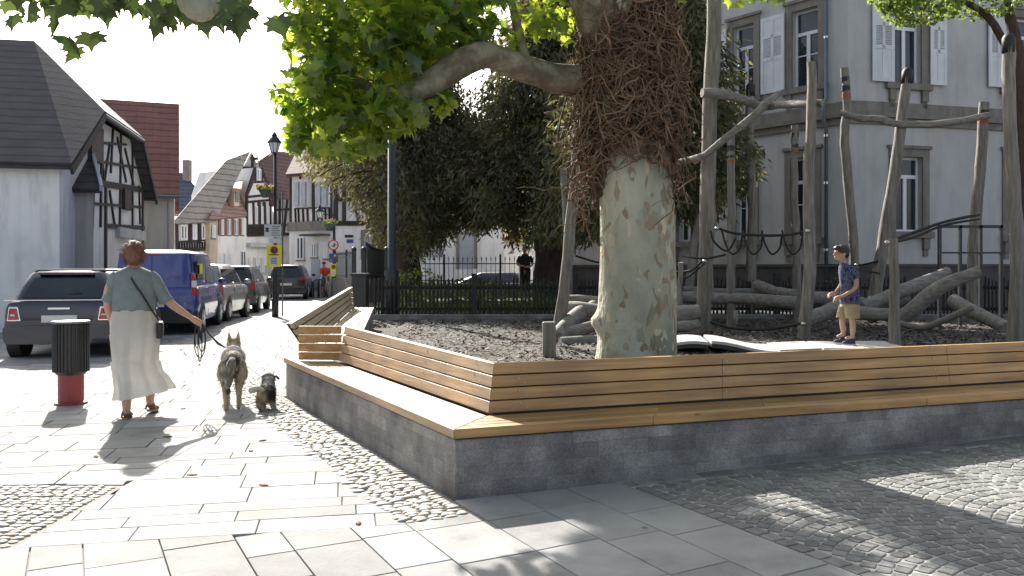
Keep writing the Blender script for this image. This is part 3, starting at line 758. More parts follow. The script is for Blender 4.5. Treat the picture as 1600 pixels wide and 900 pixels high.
def window(pl, parent, u0,u1,v0,v1, surround=None, recess=.16, trans=.68, fw=.06, pane='glass', frame='pvc', sill=True, bracket=False, shut=None, mull=True, extra_bar=False):
    """casement window with transom; optional stone surround and shutters. Returns frame object"""
    b=MB(); w0=-recess-.05; w1=-recess
    rect(b,pl,u0,u0+fw,v0,v1,w0,w1); rect(b,pl,u1-fw,u1,v0,v1,w0,w1); rect(b,pl,u0+fw,u1-fw,v0,v0+fw,w0,w1); rect(b,pl,u0+fw,u1-fw,v1-fw,v1,w0,w1)
    vt=v0+(v1-v0)*trans
    if trans: rect(b,pl,u0+fw,u1-fw,vt-.045,vt+.045,w0,w1+.02)
    um=(u0+u1)/2
    top = (vt-.045) if trans else v1-fw
    if mull: rect(b,pl,um-.05,um+.05,v0+fw,top,w0,w1+.015)
    if extra_bar:
        vv=v0+(top-v0)*.62; rect(b,pl,u0+fw,um-.05,vv-.015,vv+.015,w0,w1); rect(b,pl,um+.05,u1-fw,vv-.015,vv+.015,w0,w1)
    fo=b.build('window', mt[frame], parent)
    g=MB(); rect(g,pl,u0+fw*.5,u1-fw*.5,v0+fw*.5,v1-fw*.5,w0+.015,w0+.025); g.build('pane', mt[pane], fo)
    if surround:
        s=surround; b=MB()
        rect(b,pl,u0-s,u0,v0,v1+s,-.02,.035); rect(b,pl,u1,u1+s,v0,v1+s,-.02,.035); rect(b,pl,u0,u1,v1,v1+s,-.02,.034)
        rect(b,pl,u0-s-.05,u1+s+.05,v1+s,v1+s+.08,-.02,.08)
        b.build('window_surround', mt['stone'], parent)
        b=MB(); rect(b,pl,u0-s-.08,u1+s+.08,v0-.16,v0,-.02,.12)
        if bracket:
            for uc in (u0-s*.4,u1+s*.4):
                rect(b,pl,uc-.09,uc+.09,v0-.45,v0-.16,-.02,.09); rect(b,pl,uc-.07,uc+.07,v0-.62,v0-.45,-.02,.05)
        b.build('sill', mt['stone'], parent)
    elif sill:
        b=MB(); rect(b,pl,u0-.08,u1+.08,v0-.08,v0,-.02,.07); b.build('sill', mt['stone'], parent)
    return fo
def shutter(pl, parent, u0,u1,v0,v1,mat='shutter_white',w=.05, label=None):
    b=MB(); t=.04
    st=.09
    rect(b,pl,u0,u0+st,v0,v1,w,w+t); rect(b,pl,u1-st,u1,v0,v1,w,w+t)
    um=(u0+u1)/2; 
    for vv in (v0, v0+(v1-v0)*.42, v0+(v1-v0)*.72, v1-st): rect(b,pl,u0+st,u1-st,vv,vv+st,w,w+t)
    rect(b,pl,um-.04,um+.04,v0+st,v1-st,w,w+t)
    # solid lower and upper panels, louvres between
    for a,c in ((v0+st, v0+(v1-v0)*.42),(v0+(v1-v0)*.72+st, v1-st)): rect(b,pl,u0+st,um-.04,a,c,w+.008,w+t-.01); rect(b,pl,um+.04,u1-st,a,c,w+.008,w+t-.01)
    lo=v0+(v1-v0)*.42+st; hi=v0+(v1-v0)*.72; n=11
    for (ua,ub) in ((u0+st,um-.04),(um+.04,u1-st)):
        for k in range(n):
            z=lo+(hi-lo)*(k+.5)/n; q=(hi-lo)/n*.42
            c=[pl.p(ua,z-q,w+.034),pl.p(ub,z-q,w+.034),pl.p(ub,z-q-.006,w+.030),pl.p(ua,z-q-.006,w+.030),
               pl.p(ua,z+q,w+.008),pl.p(ub,z+q,w+.008),pl.p(ub,z+q-.006,w+.004),pl.p(ua,z+q-.006,w+.004)]
            b.hexa(c)
    return b.build('shutter', mt[mat], parent)

# ---- right: pale school-like building with sandstone trim
K=(8.40,21.0); K2=(8.86,21.05)
PL=Plane(K,(K[0]-.624*12,K[1]+.781*12)); PR=Plane(K2,(K2[0]+.966*14,K2[1]+.259*14)); PC=Plane(K,K2)
hb=thing('stone_trimmed_building','pale grey two storey corner building with sandstone window surrounds behind the playground','building',(8.4,21,PG))
TOP=10.2
def r4(pl,x0,x1,y0,y1):
    a=pl.uv(x0,(y0+y1)/2)[0]; c=pl.uv(x1,(y0+y1)/2)[0]; lo,hi=min(a,c),max(a,c); m=(x0+x1)/2
    return [lo,hi,pl.uv(m,y1)[1],pl.uv(m,y0)[1]]
WL=[r4(PL,1238,1279,14,135), r4(PL,1146,1178,46,150), r4(PL,1237,1272,246,372), r4(PL,1150,1176,258,375), r4(PL,1060,1084,270,378)]
WR=[r4(PR,1397,1439,22,131), r4(PR,1399,1441,245,362), r4(PR,1575,1622,28,140), r4(PR,1575,1622,248,368)]
for q in (WL[0],WL[1]): q[2]=WL[0][2]; q[3]=WL[0][3]
for q in WL[2:]: q[2]=WL[2][2]; q[3]=WL[2][3]
WR[0][3]=WR[0][2]+(WR[1][3]-WR[1][2])*1.02
b=MB(); wall_holes(b,PL,0,11.5,0,TOP,WL); wall_holes(b,PR,0,14,0,TOP,WR); wall_holes(b,PC,0,PC.L,0,TOP,[])
e=PL.p(11.5,0); f=PR.p(14,0); back1=Vector((e.x+8,e.y+9,0)); back2=Vector((f.x-2,f.y+9,0))
for a,c in ((e,back1),(back1,back2),(back2,f)): b.poly([a,c,c+Vector((0,0,TOP)),a+Vector((0,0,TOP))])
b.build('wall',mt['plaster'],hb)
b=MB(); 
for pl,LN in ((PL,11.5),(PC,PC.L),(PR,14)):
    rect(b,pl,-.03,LN,5.05,5.22,-.02,.07); rect(b,pl,-.06,LN,5.22,5.33,-.02,.16); rect(b,pl,-.05,LN,5.33,5.62,-.02,.05)
b.build('string_course',mt['stone'],hb)
b=MB()
for pl,LN in ((PL,11.5),(PC,PC.L),(PR,14)): rect(b,pl,-.02,LN,0.3,1.46,-.02,.06); rect(b,pl,-.03,LN,1.46,1.54,-.02,.09)
b.build('plinth',mt['stone_dark'],hb)
b=MB(); rp=[PL.p(11.9,TOP,.5),PL.p(-.2,TOP,.5),PR.p(0,TOP,.5),PR.p(14.4,TOP,.5),back2+Vector((1,.6,TOP)),back1+Vector((-1,.6,TOP))]
b.prism(rp,(0,0,.22)); cen=sum(rp,Vector((0,0,0)))/6
b.build('eaves',mt['stone'],hb)
b=MB(); rp2=[p+Vector((0,0,.225)) for p in rp]; top=[cen.lerp(p,.35)+Vector((0,0,3.2)) for p in rp2]
b.loft([rp2,top]); b.build('roof',mt['roof_slate'],hb)
for i,q in enumerate(WL): window(PL,hb,q[0],q[1],q[2],q[3],surround=.20,bracket=True,extra_bar=True,trans=.7)
for i,q in enumerate(WR): window(PR,hb,q[0],q[1],q[2],q[3],surround=.20,bracket=True,extra_bar=False,trans=.74)
sw=.62
q=WL[0]; shutter(PL,hb,q[1]+.20,q[1]+.20+.72,q[2]-.02,q[3]+.02)
q=WL[1]; shutter(PL,hb,q[1]+.2,q[1]+.92,q[2]-.02,q[3]+.02)
for q in (WR[0],WR[2]):
    shutter(PR,hb,q[0]-.2-.50,q[0]-.06,q[2],q[3],w=.06); shutter(PR,hb,q[1]+.22,q[1]+.22+.5,q[2],q[3],w=.06)
q=WR[0]
# downpipe
dp=PL.p(.52,0,.12); b=MB(); b.tube([dp+Vector((0,0,.4)),dp+Vector((0,0,5.0)),dp-PL.n*-.12+Vector((0,0,5.15)),dp-PL.n*-.12+Vector((0,0,5.6)),dp+Vector((0,0,5.75)),dp+Vector((0,0,TOP))],.05,10)
b.build('downpipe',mt['downpipe'],hb,smooth=True)
for z in (1.9,3.6,4.8,7.3,9): 
    b=MB(); b.tube([dp+Vector((0,0,z-.03)),dp+Vector((0,0,z+.03))],.062,10); b.build('pipe_clip',mt['steel'],hb)

# ---- helper for the old town houses
def timbers(b, pl, segs, t=.16, w=.03):
    for s in segs:
        (x0,y0,x1,y1)=s[:4]; tt=(s[4] if len(s)>4 else t)*(.68 if pl is not PA else 1)
        a=pl.uv(x0,y0); c=pl.uv(x1,y1); A=pl.p(a[0],a[1],w/2); B=pl.p(c[0],c[1],w/2)
        d=(B-A).normalized(); sd=d.cross(pl.n).normalized()
        q=[A-sd*tt/2,B-sd*tt/2,B+sd*tt/2,A+sd*tt/2]
        b.prism([p-pl.n*w for p in q],pl.n*(w*1.9+random.uniform(0,.004)))
def poly_wall(b, pl, pts, depth):
    P_=[pl.p(pl.uv(x,y)[0], (pl.uv(x,y)[1] if y<420 else -.1)) for x,y in pts]; b.prism(P_, pl.n*-depth)
def slabroof(b, pts, t=.18):
    q=[Vector(p) for p in pts]; n=(q[1]-q[0]).cross(q[2]-q[0]).normalized()
    if n.z<0: n=-n
    b.prism([p-n*t for p in q], n*t)
def dead(pl,u,v,w=0): return pl.p(u,v,w)

# ---- house A: half-timbered gable on the street, dark half-hipped roof
hA=thing('half_timbered_house','dark roofed half-timbered house with half-hipped gable and peeling white lower wall','house',(-11,24,0))
PA=Plane((-10.15,18.6),(-11.95,27.0))
uR=PA.uv(224,300)[0]; vE=PA.uv(226,300)[1]
b=MB(); LAu=0.4
P0=[(LAu,0),(uR,0),(uR,vE+.1),(PA.uv(203,212)[0],5.35),(PA.uv(143,190)[0],5.35),(LAu,vE+.1)]
b.prism([PA.p(u,v) for u,v in P0],PA.n*-6); b.build('wall',mt['plaster_white'],hA)
b=MB()
seg=[(143,220,143,355),(158,205,156,355,.14),(164,290,164,420,.2),(176,190,172,270,.12),(188,200,186,355,.12),(206,215,206,352,.12),(216,290,218,350,.12),(222,300,222,420,.2),
 (143,222,196,226,.08),(143,250,212,262,.08),(141,284,222,297,.20),(145,318,222,324,.09),(164,353,224,356,.15),(170,226,162,284,.1),(182,215,196,284,.1),(194,232,208,290,.1),(170,298,178,352,.1),(145,290,140,420,.14),(158,250,162,284,.1),(150,284,146,250,.1)]
timbers(b,PA,[q[:4]+((q[4] if len(q)>4 else .13)*.85,) for q in seg],w=.03)
b.build('timber_frame',mt['timber'],hA)
b=MB(); 
# loft hatch shutter and small dark shutter
o=b
a=r4(PA,137,156,196,252); rect(b,PA,a[0],a[1],a[2],a[3],0,.1); b.build('shutter',mt['shutter_dark'],hA)
b=MB(); a=r4(PA,190,200,296,328); rect(b,PA,a[0],a[1],a[2],a[3],0,.1); b.build('shutter',mt['shutter_dark'],hA)
b=MB(); a=r4(PA,180,222,358,373); rect(b,PA,a[0],a[1],a[2],a[3],0,.12); b.build('worn_band',mt['plaster_worn'],hA)
ov=.35; rid_h=7.7; um=(PA.uv(203,212)[0]+PA.uv(143,190)[0])/2
inw=-PA.n; ridge0=PA.p(um,rid_h)+inw*2.0; ridge1=PA.p(um,rid_h)+inw*12
hl=PA.p(PA.uv(143,190)[0]-.15,5.45,ov); hr=PA.p(PA.uv(203,212)[0]+.15,5.45,ov)
el=PA.p(LAu-.35,vE-.15,ov); er=PA.p(uR+.35,vE-.15,ov)
b=MB(); slabroof(b,[hl,hr,ridge0]); slabroof(b,[er,er+inw*12.3,ridge1,ridge0,hr]); slabroof(b,[el,hl,ridge0,ridge1,el+inw*12.3])
b.build('roof',mt['roof_dark'],hA)
b=MB(); b.beam(er+Vector((0,0,-.18)),hr+Vector((0,0,-.14)),.06,.18); b.build('verge_board',mt['timber'],hA); b=MB(); b.beam(el+Vector((0,0,-.18)),hl+Vector((0,0,-.14)),.06,.18); b.build('verge_board',mt['timber'],hA)
b=MB(); b.tube([hl+Vector((0,0,-.1)),hr+Vector((0,0,-.1))],.05,8); b.build('gutter',mt['downpipe'],hA)
# annex in front, lean-to roof
an=thing('rendered_annex','warm grey rendered annex with a small dark lean-to roof at the left edge','building',(-11.5,20,0))
AX=X(146,20.2); b=MB(); b.prism([(AX,20.2,0),(AX-8,18.7,0),(AX-8,24,0),(AX-2.6,23.2,0),(AX-.98,21.7,0)],(0,0,H(292,20.2))); b.build('wall',mt['plaster_grey'],an)
b=MB(); z=H(292,20.2); slabroof(b,[(AX+.3,20.0,z-.05),(AX-8.2,18.4,z-.05),(AX-8.2,20.2,z+1.1),(AX-.62,21.4,z+.95)],.14); b.build('roof',mt['roof_dark'],an)
b=MB(); b.beam((AX+.3,19.98,z-.05),(AX-.62,21.4,z+.95),.07,.16); b.build('verge_board',mt['shutter_grey'],an)
b=MB(); PX=Plane((AX,20.2),(AX-8,18.7)); 
window(PX,an,1.9,2.9,1.2,2.4,recess=-.06,trans=0)
window(PX,an,4.4,5.4,1.2,2.4,recess=-.06,trans=0)

# ---- house B: cream wall, big red tiled roof facing us
hB=thing('red_roofed_house','cream house with tall red tiled roof rising beside the half-timbered gable','house',(-14,31,0))
ZB=30.0; XR=X(272,ZB); vd=Vector((.93,.37,0)); bk=Vector((-.37,.93,0))
ea=H(300,ZB)
c0=Vector((XR,ZB,0)); c1=c0-vd*12
hdep=4.0; rz_=P(270,164,34.0); ridz=rz_.z
b=MB(); b.prism([c0,c1,c1+bk*8,c0+bk*8],(0,0,ea)); 
b.prism([c0+Vector((0,0,ea)),c0+bk*8+Vector((0,0,ea)),c0+bk*4+Vector((0,0,ridz-.25))],-vd*.3); b.build('wall',mt['plaster_cream'],hB)
b=MB(); ee=c0+vd*.18-bk*.3; ridge=c0+bk*4+vd*.18
slabroof(b,[ee+Vector((0,0,ea-.12)),ee-vd*12.4+Vector((0,0,ea-.12)),ridge-vd*12.4+Vector((0,0,ridz)),ridge+Vector((0,0,ridz))]); 
slabroof(b,[ridge+Vector((0,0,ridz)),ridge-vd*12.4+Vector((0,0,ridz)),ridge+bk*4.3-vd*12.4+Vector((0,0,ea-.12)),ridge+bk*4.3+Vector((0,0,ea-.12))])
b.build('roof',mt['roof_red'],hB)
b=MB(); b.tube([ee+Vector((0,0,ea-.2)),ee-vd*12+Vector((0,0,ea-.2))],.07,8); b.build('gutter',mt['downpipe'],hB)
b=MB(); q=c0-vd*.18-bk*.06; b.tube([q,q+Vector((0,0,ea))],.05,8); b.build('downpipe',mt['plaster_grey'],hB)

# ---- house C: blue-grey roof far behind
hC=thing('blue_roofed_house','far small house with blue-grey tiled roof and thin chimney','house',(-28,62,0))
a0=P(250,390,60); b=MB(); b.prism([(X(240,60),60,0),(X(312,60),60,0),(X(312,60),66,0),(X(240,60),66,0)],(0,0,H(335,60))); b.build('wall',mt['plaster_cream'],hC)
b=MB(); slabroof(b,[P(225,345,59.5),P(322,345,59.5),P(314,300,62),P(286,270,63),P(240,268,63)]); b.build('roof',mt['roof_slate'],hC)
b=MB(); b.box((X(290,62.5),62.8,H(262,62.5)-.2),(.55,.5,1.6)); b.build('chimney',mt['stone'],hC)

# ---- house D: large gabled house, tan roof towards us on its left side
hD=thing('tan_roofed_house','tall half-timbered house with steep tan grey roof in the row behind the parked cars','house',(-19,46,0))
PD=Plane((X(273,44),44.0),(X(328,46.5),46.5))     # low timber front
b=MB(); poly_wall(b,PD,[(273,425),(335,425),(335,343),(273,345)],5); b.build('wall',mt['plaster_white'],hD)
b=MB(); timbers(b,PD,[(274,347,332,343,.3),(274,392,328,388,.3),(275,347,276,395,.24),(326,343,327,390,.24),(296,347,296,380,.3),(310,347,311,380,.3),(276,378,326,375,.12)],w=.06)
for xx in range(279,325,4): timbers(b,PD,[(xx,378,xx+.5,389,.08)],w=.06)
b.build('timber_frame',mt['timber'],hD)
for (x0,x1) in ((281,292),(300,307),(314,323)):
    q=r4(PD,x0,x1,351,375); window(PD,hD,q[0],q[1],q[2],q[3],recess=-.06,trans=0,sill=False,fw=.1)
b=MB(); slabroof(b,[P(268,350,43.5),P(337,346,46.3),P(392,236,50.5)],.2); slabroof(b,[P(268,350,43.5),P(392,236,50.5),P(354,250,48.6)],.2)
b.build('roof',mt['roof_tan'],hD)
b=MB(); q=[P(352,330,52),P(404,330,53),P(404,264,53),P(392,238,52.8),P(372,275,52.4)]; b.prism(q,Vector((0,.3,0))); b.build('gable_wall',mt['plaster_white'],hD)
b=MB()
PDg=Plane((X(352,52),51.9),(X(404,53),52.9)); timbers(b,PDg,[(374,262,402,264,.25),(391,248,402,248,.25),(394,242,394,290,.2),(378,262,378,300,.15)],w=.12); b.build('timber_frame',mt['timber'],hD)
for (x,y0,y1) in ((377,250,200),(404,262,195)):
    pass
an2=MB(); an2.tube([P(403,262,50.5),P(403,206,50.5)],.03,5)
for yy in (212,220): an2.tube([P(398,yy,50.5),P(408,yy,50.5)],.02,4)
for q_ in range(5): an2.tube([P(399+q_*2,212,50.3),P(399+q_*2,212,50.8)],.012,4)
an2.build('antenna',mt['steel'],hD)
an2=MB(); an2.tube([P(377,252,49.5),P(377,196,49.5)],.03,5); an2.tube([P(374,204,49.5),P(380,204,49.5)],.02,4); an2.build('antenna',mt['steel'],hD)

# ---- house E: beige, brown shutters and dormers
hE=thing('brown_shuttered_house','narrow pale house with brown shutters and two roof dormers in the row','house',(-16,48,0))
PE=Plane((X(328,46),46.0),(X(384,49.5),49.5))
b=MB(); poly_wall(b,PE,[(328,430),(384,430),(384,336),(328,342)],5); b.build('wall',mt['plaster_beige'],hE)
b=MB(); q=[PE.p(*PE.uv(339,430),.06),PE.p(*PE.uv(384,430),.06),PE.p(*PE.uv(384,341),.06),PE.p(*PE.uv(339,345),.06)]; b.prism(q,PE.n*-.1); b.build('wall_panel',mt['plaster_white'],hE)
for i,(x0,x1) in enumerate(((343,348),(353,359),(364,370),(375,379))):
    q=r4(PE,x0,x1,342,367); window(PE,hE,q[0],q[1],q[2],q[3],recess=-.1,trans=0,fw=.06)
for x0,x1 in ((339,342.5),(348.5,352.5),(359.5,363.5),(370.5,374.5)):
    q=r4(PE,x0,x1,342,368); b=MB(); rect(b,PE,q[0],q[1],q[2],q[3],.05,.13); b.build('shutter',mt['shutter_brown'],hE)
for x0,x1,y0,y1 in ((330,335,352,372),(341,344,395,418),(347,352,395,418),(356,360,395,418),(374,382,392,425)):
    q=r4(PE,x0,x1,y0,y1); window(PE,hE,q[0],q[1],q[2],q[3],recess=-.1,trans=0,fw=.06)
mt['roof_pink']=roofmat('faded_pink_tiles',(0.27,0.17,0.14),(0.36,0.25,0.21),.24,.3,(-.199,.98))
b=MB(); slabroof(b,[P(327,343,45.5),P(386,337,49.3),P(386,292,51),P(345,292,48.5)],.16); b.build('roof',mt['roof_pink'],hE)
for (x0,x1) in ((346,351),(367,373)):
    b=MB(); PDm=Plane((X(x0,48.0),48.0),(X(x1,48.2),48.2)); q=[PDm.p(*PDm.uv(x0-1,y)) for y in (322,294)]; 
    poly_wall(b,PDm,[(x0-1,322),(x1+1,322),(x1+1,294),(x0-1,294)],1.6); d_=b.build('dormer',mt['plaster_beige'],hE)
    b=MB(); rr=r4(PDm,x0+.6,x1-.6,298,316); rect(b,PDm,rr[0],rr[1],rr[2],rr[3],.0,.05); b.build('pane',mt['glass'],d_)
    b=MB(); slabroof(b,[P(x0-4,297,47.7),P(x1+4,295,47.9),P(x1+7,280,50),P(x0,284,50)],.12); b.build('roof',mt['roof_pink'],d_)

# ---- house F: narrow half-timbered gable, red-brown roof
hF=thing('narrow_gabled_house','narrow white and black half-timbered gabled house with a red-brown roof behind the lamp post','house',(-14,51,0))
PF=Plane((X(384,49.5),49.5),(X(431,51.5),51.5))
b=MB(); poly_wall(b,PF,[(384,430),(431,430),(431,350),(418,290),(408,262),(398,262),(386,300)],5); b.build('wall',mt['plaster_white'],hF)
b=MB(); timbers(b,PF,[(385,308,424,304,.2),(384,316,428,312,.2),(386,368,431,367,.22),(386,352,431,352,.16),(385,300,385,368,.2),(392,285,420,284,.16),(398,265,398,284,.14),(409,264,409,284,.14),(395,316,396,352,.16),(412,316,413,352,.3),(421,316,422,352,.16),(404,316,404,352,.3),(386,300,398,262,.2),(408,262,424,312,.2)],w=.06)
for xx in range(388,430,4): timbers(b,PF,[(xx,353,xx,367,.1)],w=.06); timbers(b,PF,[(xx,353,xx+3.4,367,.06),(xx+3.4,353,xx,367,.06)],w=.07)
b.build('timber_frame',mt['timber'],hF)
q=r4(PF,400,407,264,282); window(PF,hF,q[0],q[1],q[2],q[3],recess=-.08,trans=0,fw=.06)
for x0,x1 in ((397,403),(407,411),(415,420)):
    q=r4(PF,x0,x1,322,350); window(PF,hF,q[0],q[1],q[2],q[3],recess=-.08,trans=0,fw=.06)
for x0,x1 in ((388,393),(396,402),(406,412)):
    q=r4(PF,x0,x1,402,425); window(PF,hF,q[0],q[1],q[2],q[3],recess=-.08,trans=0,fw=.06,sill=False)
b=MB(); q=r4(PF,384,432,380,386); rect(b,PF,q[0],q[1],q[2],q[3],0,.45); b.build('awning_ledge',mt['plaster_worn'],hF)
b=MB(); q=r4(PF,384,432,386,430); rect(b,PF,q[0],q[1],q[2],q[2]+.0+ (q[3]-q[2])*.35,0,.03); b.build('shopfront',mt['plaster_worn'],hF)
b=MB(); slabroof(b,[P(403,252,50.8),P(425,237,53),P(470,237,56),P(468,318,54),P(426,320,51)],.2); slabroof(b,[P(384,306,49.2),P(399,260,50.5),P(425,237,53),P(404,260,50.8)],.15)
b.build('roof',mt['roof_brown'],hF)
# ---- house H: side wing between F and G
hH=thing('grey_blue_side_house','grey-blue half-timbered side house squeezed between the two white houses','house',(-13,52,0))
PH=Plane((X(431,51.5),51.5),(X(458,50),50.0)); b=MB(); poly_wall(b,PH,[(431,440),(458,440),(458,312),(431,312)],5); b.build('wall',mt['plaster_worn'],hH)
b=MB(); timbers(b,PH,[(431,328,455,327,.2),(431,352,455,352,.2),(431,366,455,366,.25),(438,312,438,368,.2),(450,312,444,366,.22)],w=.06); b.build('timber_frame',mt['timber'],hH)

# ---- house G: long white half-timbered house behind the trees
hG=thing('long_white_house','long white half-timbered house with closed roller shutters standing behind the conifers','house',(-3,43,0))
PG1=Plane((X(452,44),44.0),(X(524,42.0),42.0)); PG2=Plane((X(524,42.0),42.0),(X(950,42.0),42.0))
b=MB(); poly_wall(b,PG1,[(452,456),(524,456),(524,262),(452,270)],8); poly_wall(b,PG2,[(524,458),(950,458),(950,262),(524,262)],8); b.build('wall',mt['plaster_white'],hG)
b=MB(); q=r4(PG1,452,524,346,360); rect(b,PG1,q[0],q[1],q[2],q[3],-.02,.14); b.build('floor_band',mt['stone'],hG)
b=MB()
timbers(b,PG1,[(455,272,455,347,.14),(490,268,491,346,.2),(470,272,470,280,.1),(520,268,520,345,.3)],w=.06)
for xx in (462,467,474,481,497,503,509,515): timbers(b,PG1,[(xx,326,xx+1,347,.1)],w=.06)
timbers(b,PG1,[(462,326,488,325,.1),(494,325,518,325,.1)],w=.06)
timbers(b,PG2,[(524,312,680,312,.26),(524,349,950,349,.34),(538,270,538,349,.28),(548,290,562,349,.24),(580,270,580,349,.24),(620,270,620,349,.24),(526,270,526,349,.24),(660,270,660,349,.24),(700,270,700,349,.24),(596,300,586,349,.2),(740,270,740,349,.24),(790,270,790,349,.24),(850,270,850,349,.24),(900,270,900,349,.24),(680,312,950,312,.24)],w=.06)
b.build('timber_frame',mt['timber'],hG)
for x0,x1 in ((461,468),(472,479),(483,489),(496,502),(506,512)):
    q=r4(PG1,x0,x1,285,322); b=MB(); rect(b,PG1,q[0],q[1],q[2],q[3],.02,.1); b.build('shutter',mt['shutter_grey'],hG)
for x0,x1,y0,y1,s_ in ((465,476,370,406,1),(488,496,380,402,1),(507,513,378,404,1)):
    q=r4(PG1,x0,x1,y0,y1); window(PG1,hG,q[0],q[1],q[2],q[3],recess=-.08,trans=0,fw=.07)
b=MB(); q=r4(PG1,484,516,366,369); rect(b,PG1,q[0],q[1],q[2],q[3],0,.7); b.build('door_canopy',mt['stone_dark'],hG)
b=MB(); q=r4(PG1,487,500,406,452); rect(b,PG1,q[0],q[1],q[2],q[3],0,.05); b.build('door',mt['shutter_grey'],hG)
for x0,x1,y0,y1 in ((569,600,364,405),(659,686,367,402),(718,741,367,420),(898,915,378,405),(920,932,378,405)):
    q=r4(PG2,x0,x1,y0,y1); b=MB(); s_=.16
    rect(b,PG2,q[0]-s_,q[0],q[2],q[3]+s_,0,.05); rect(b,PG2,q[1],q[1]+s_,q[2],q[3]+s_,0,.05); rect(b,PG2,q[0],q[1],q[3],q[3]+s_,0,.05); b.build('window_surround',mt['stone'],hG)
    b=MB(); n=int((q[3]-q[2])/.06)
    for k in range(n): z0=q[2]+(q[3]-q[2])*k/n; rect(b,PG2,q[0],q[1],z0,z0+(q[3]-q[2])/n*.86,0,.022)
    b.build('roller_shutter',mt['shutter_grey'],hG)
b=MB(); 
slabroof(b,[P(446,272,43.5),P(526,266,41.4),P(526,205,46),P(478,205,48)],.2); slabroof(b,[P(526,266,41.4),P(960,266,41.4),P(960,180,46),P(526,205,46)],.2); b.build('roof',mt['roof_brown'],hG)
b=MB(); poly_wall(b,Plane((X(455,44.6),44.6),(X(500,44.6),44.6)),[(468,262),(500,262),(500,205),(482,215)],.4); b.build('gable_wall',mt['plaster_white'],hG)
b=MB(); q=r4(PG2,539,552,367,371); rect(b,PG2,q[0],q[1],q[2],q[3],0,.04); 
o=b.build('street_name_plate',mt['shutter_dark'],hG)
mt['sign_blue']=M_('sign_blue',(0.03,0.09,0.32),4,.5)
b=MB(); q=r4(PG2,542,552,374,379.5); rect(b,PG2,q[0],q[1],q[2],q[3],0,.04); b.build('street_name_plate',mt['sign_blue'],hG)
# small tiled outbuilding
sh=thing('tiled_outbuilding','small white outbuilding with a red-brown tiled roof beside the big conifer trunk','shed',(0,36,0))
PS=Plane((X(788,36),36.0),(X(832,36),36.0)); b=MB(); poly_wall(b,PS,[(787,450),(834,450),(834,368),(787,368)],3); b.build('wall',mt['plaster_white'],sh)
b=MB(); slabroof(b,[P(784,371,35.6),P(838,371,35.6),P(834,345,38),P(796,345,38)],.15); b.build('roof',mt['roof_red'],sh)
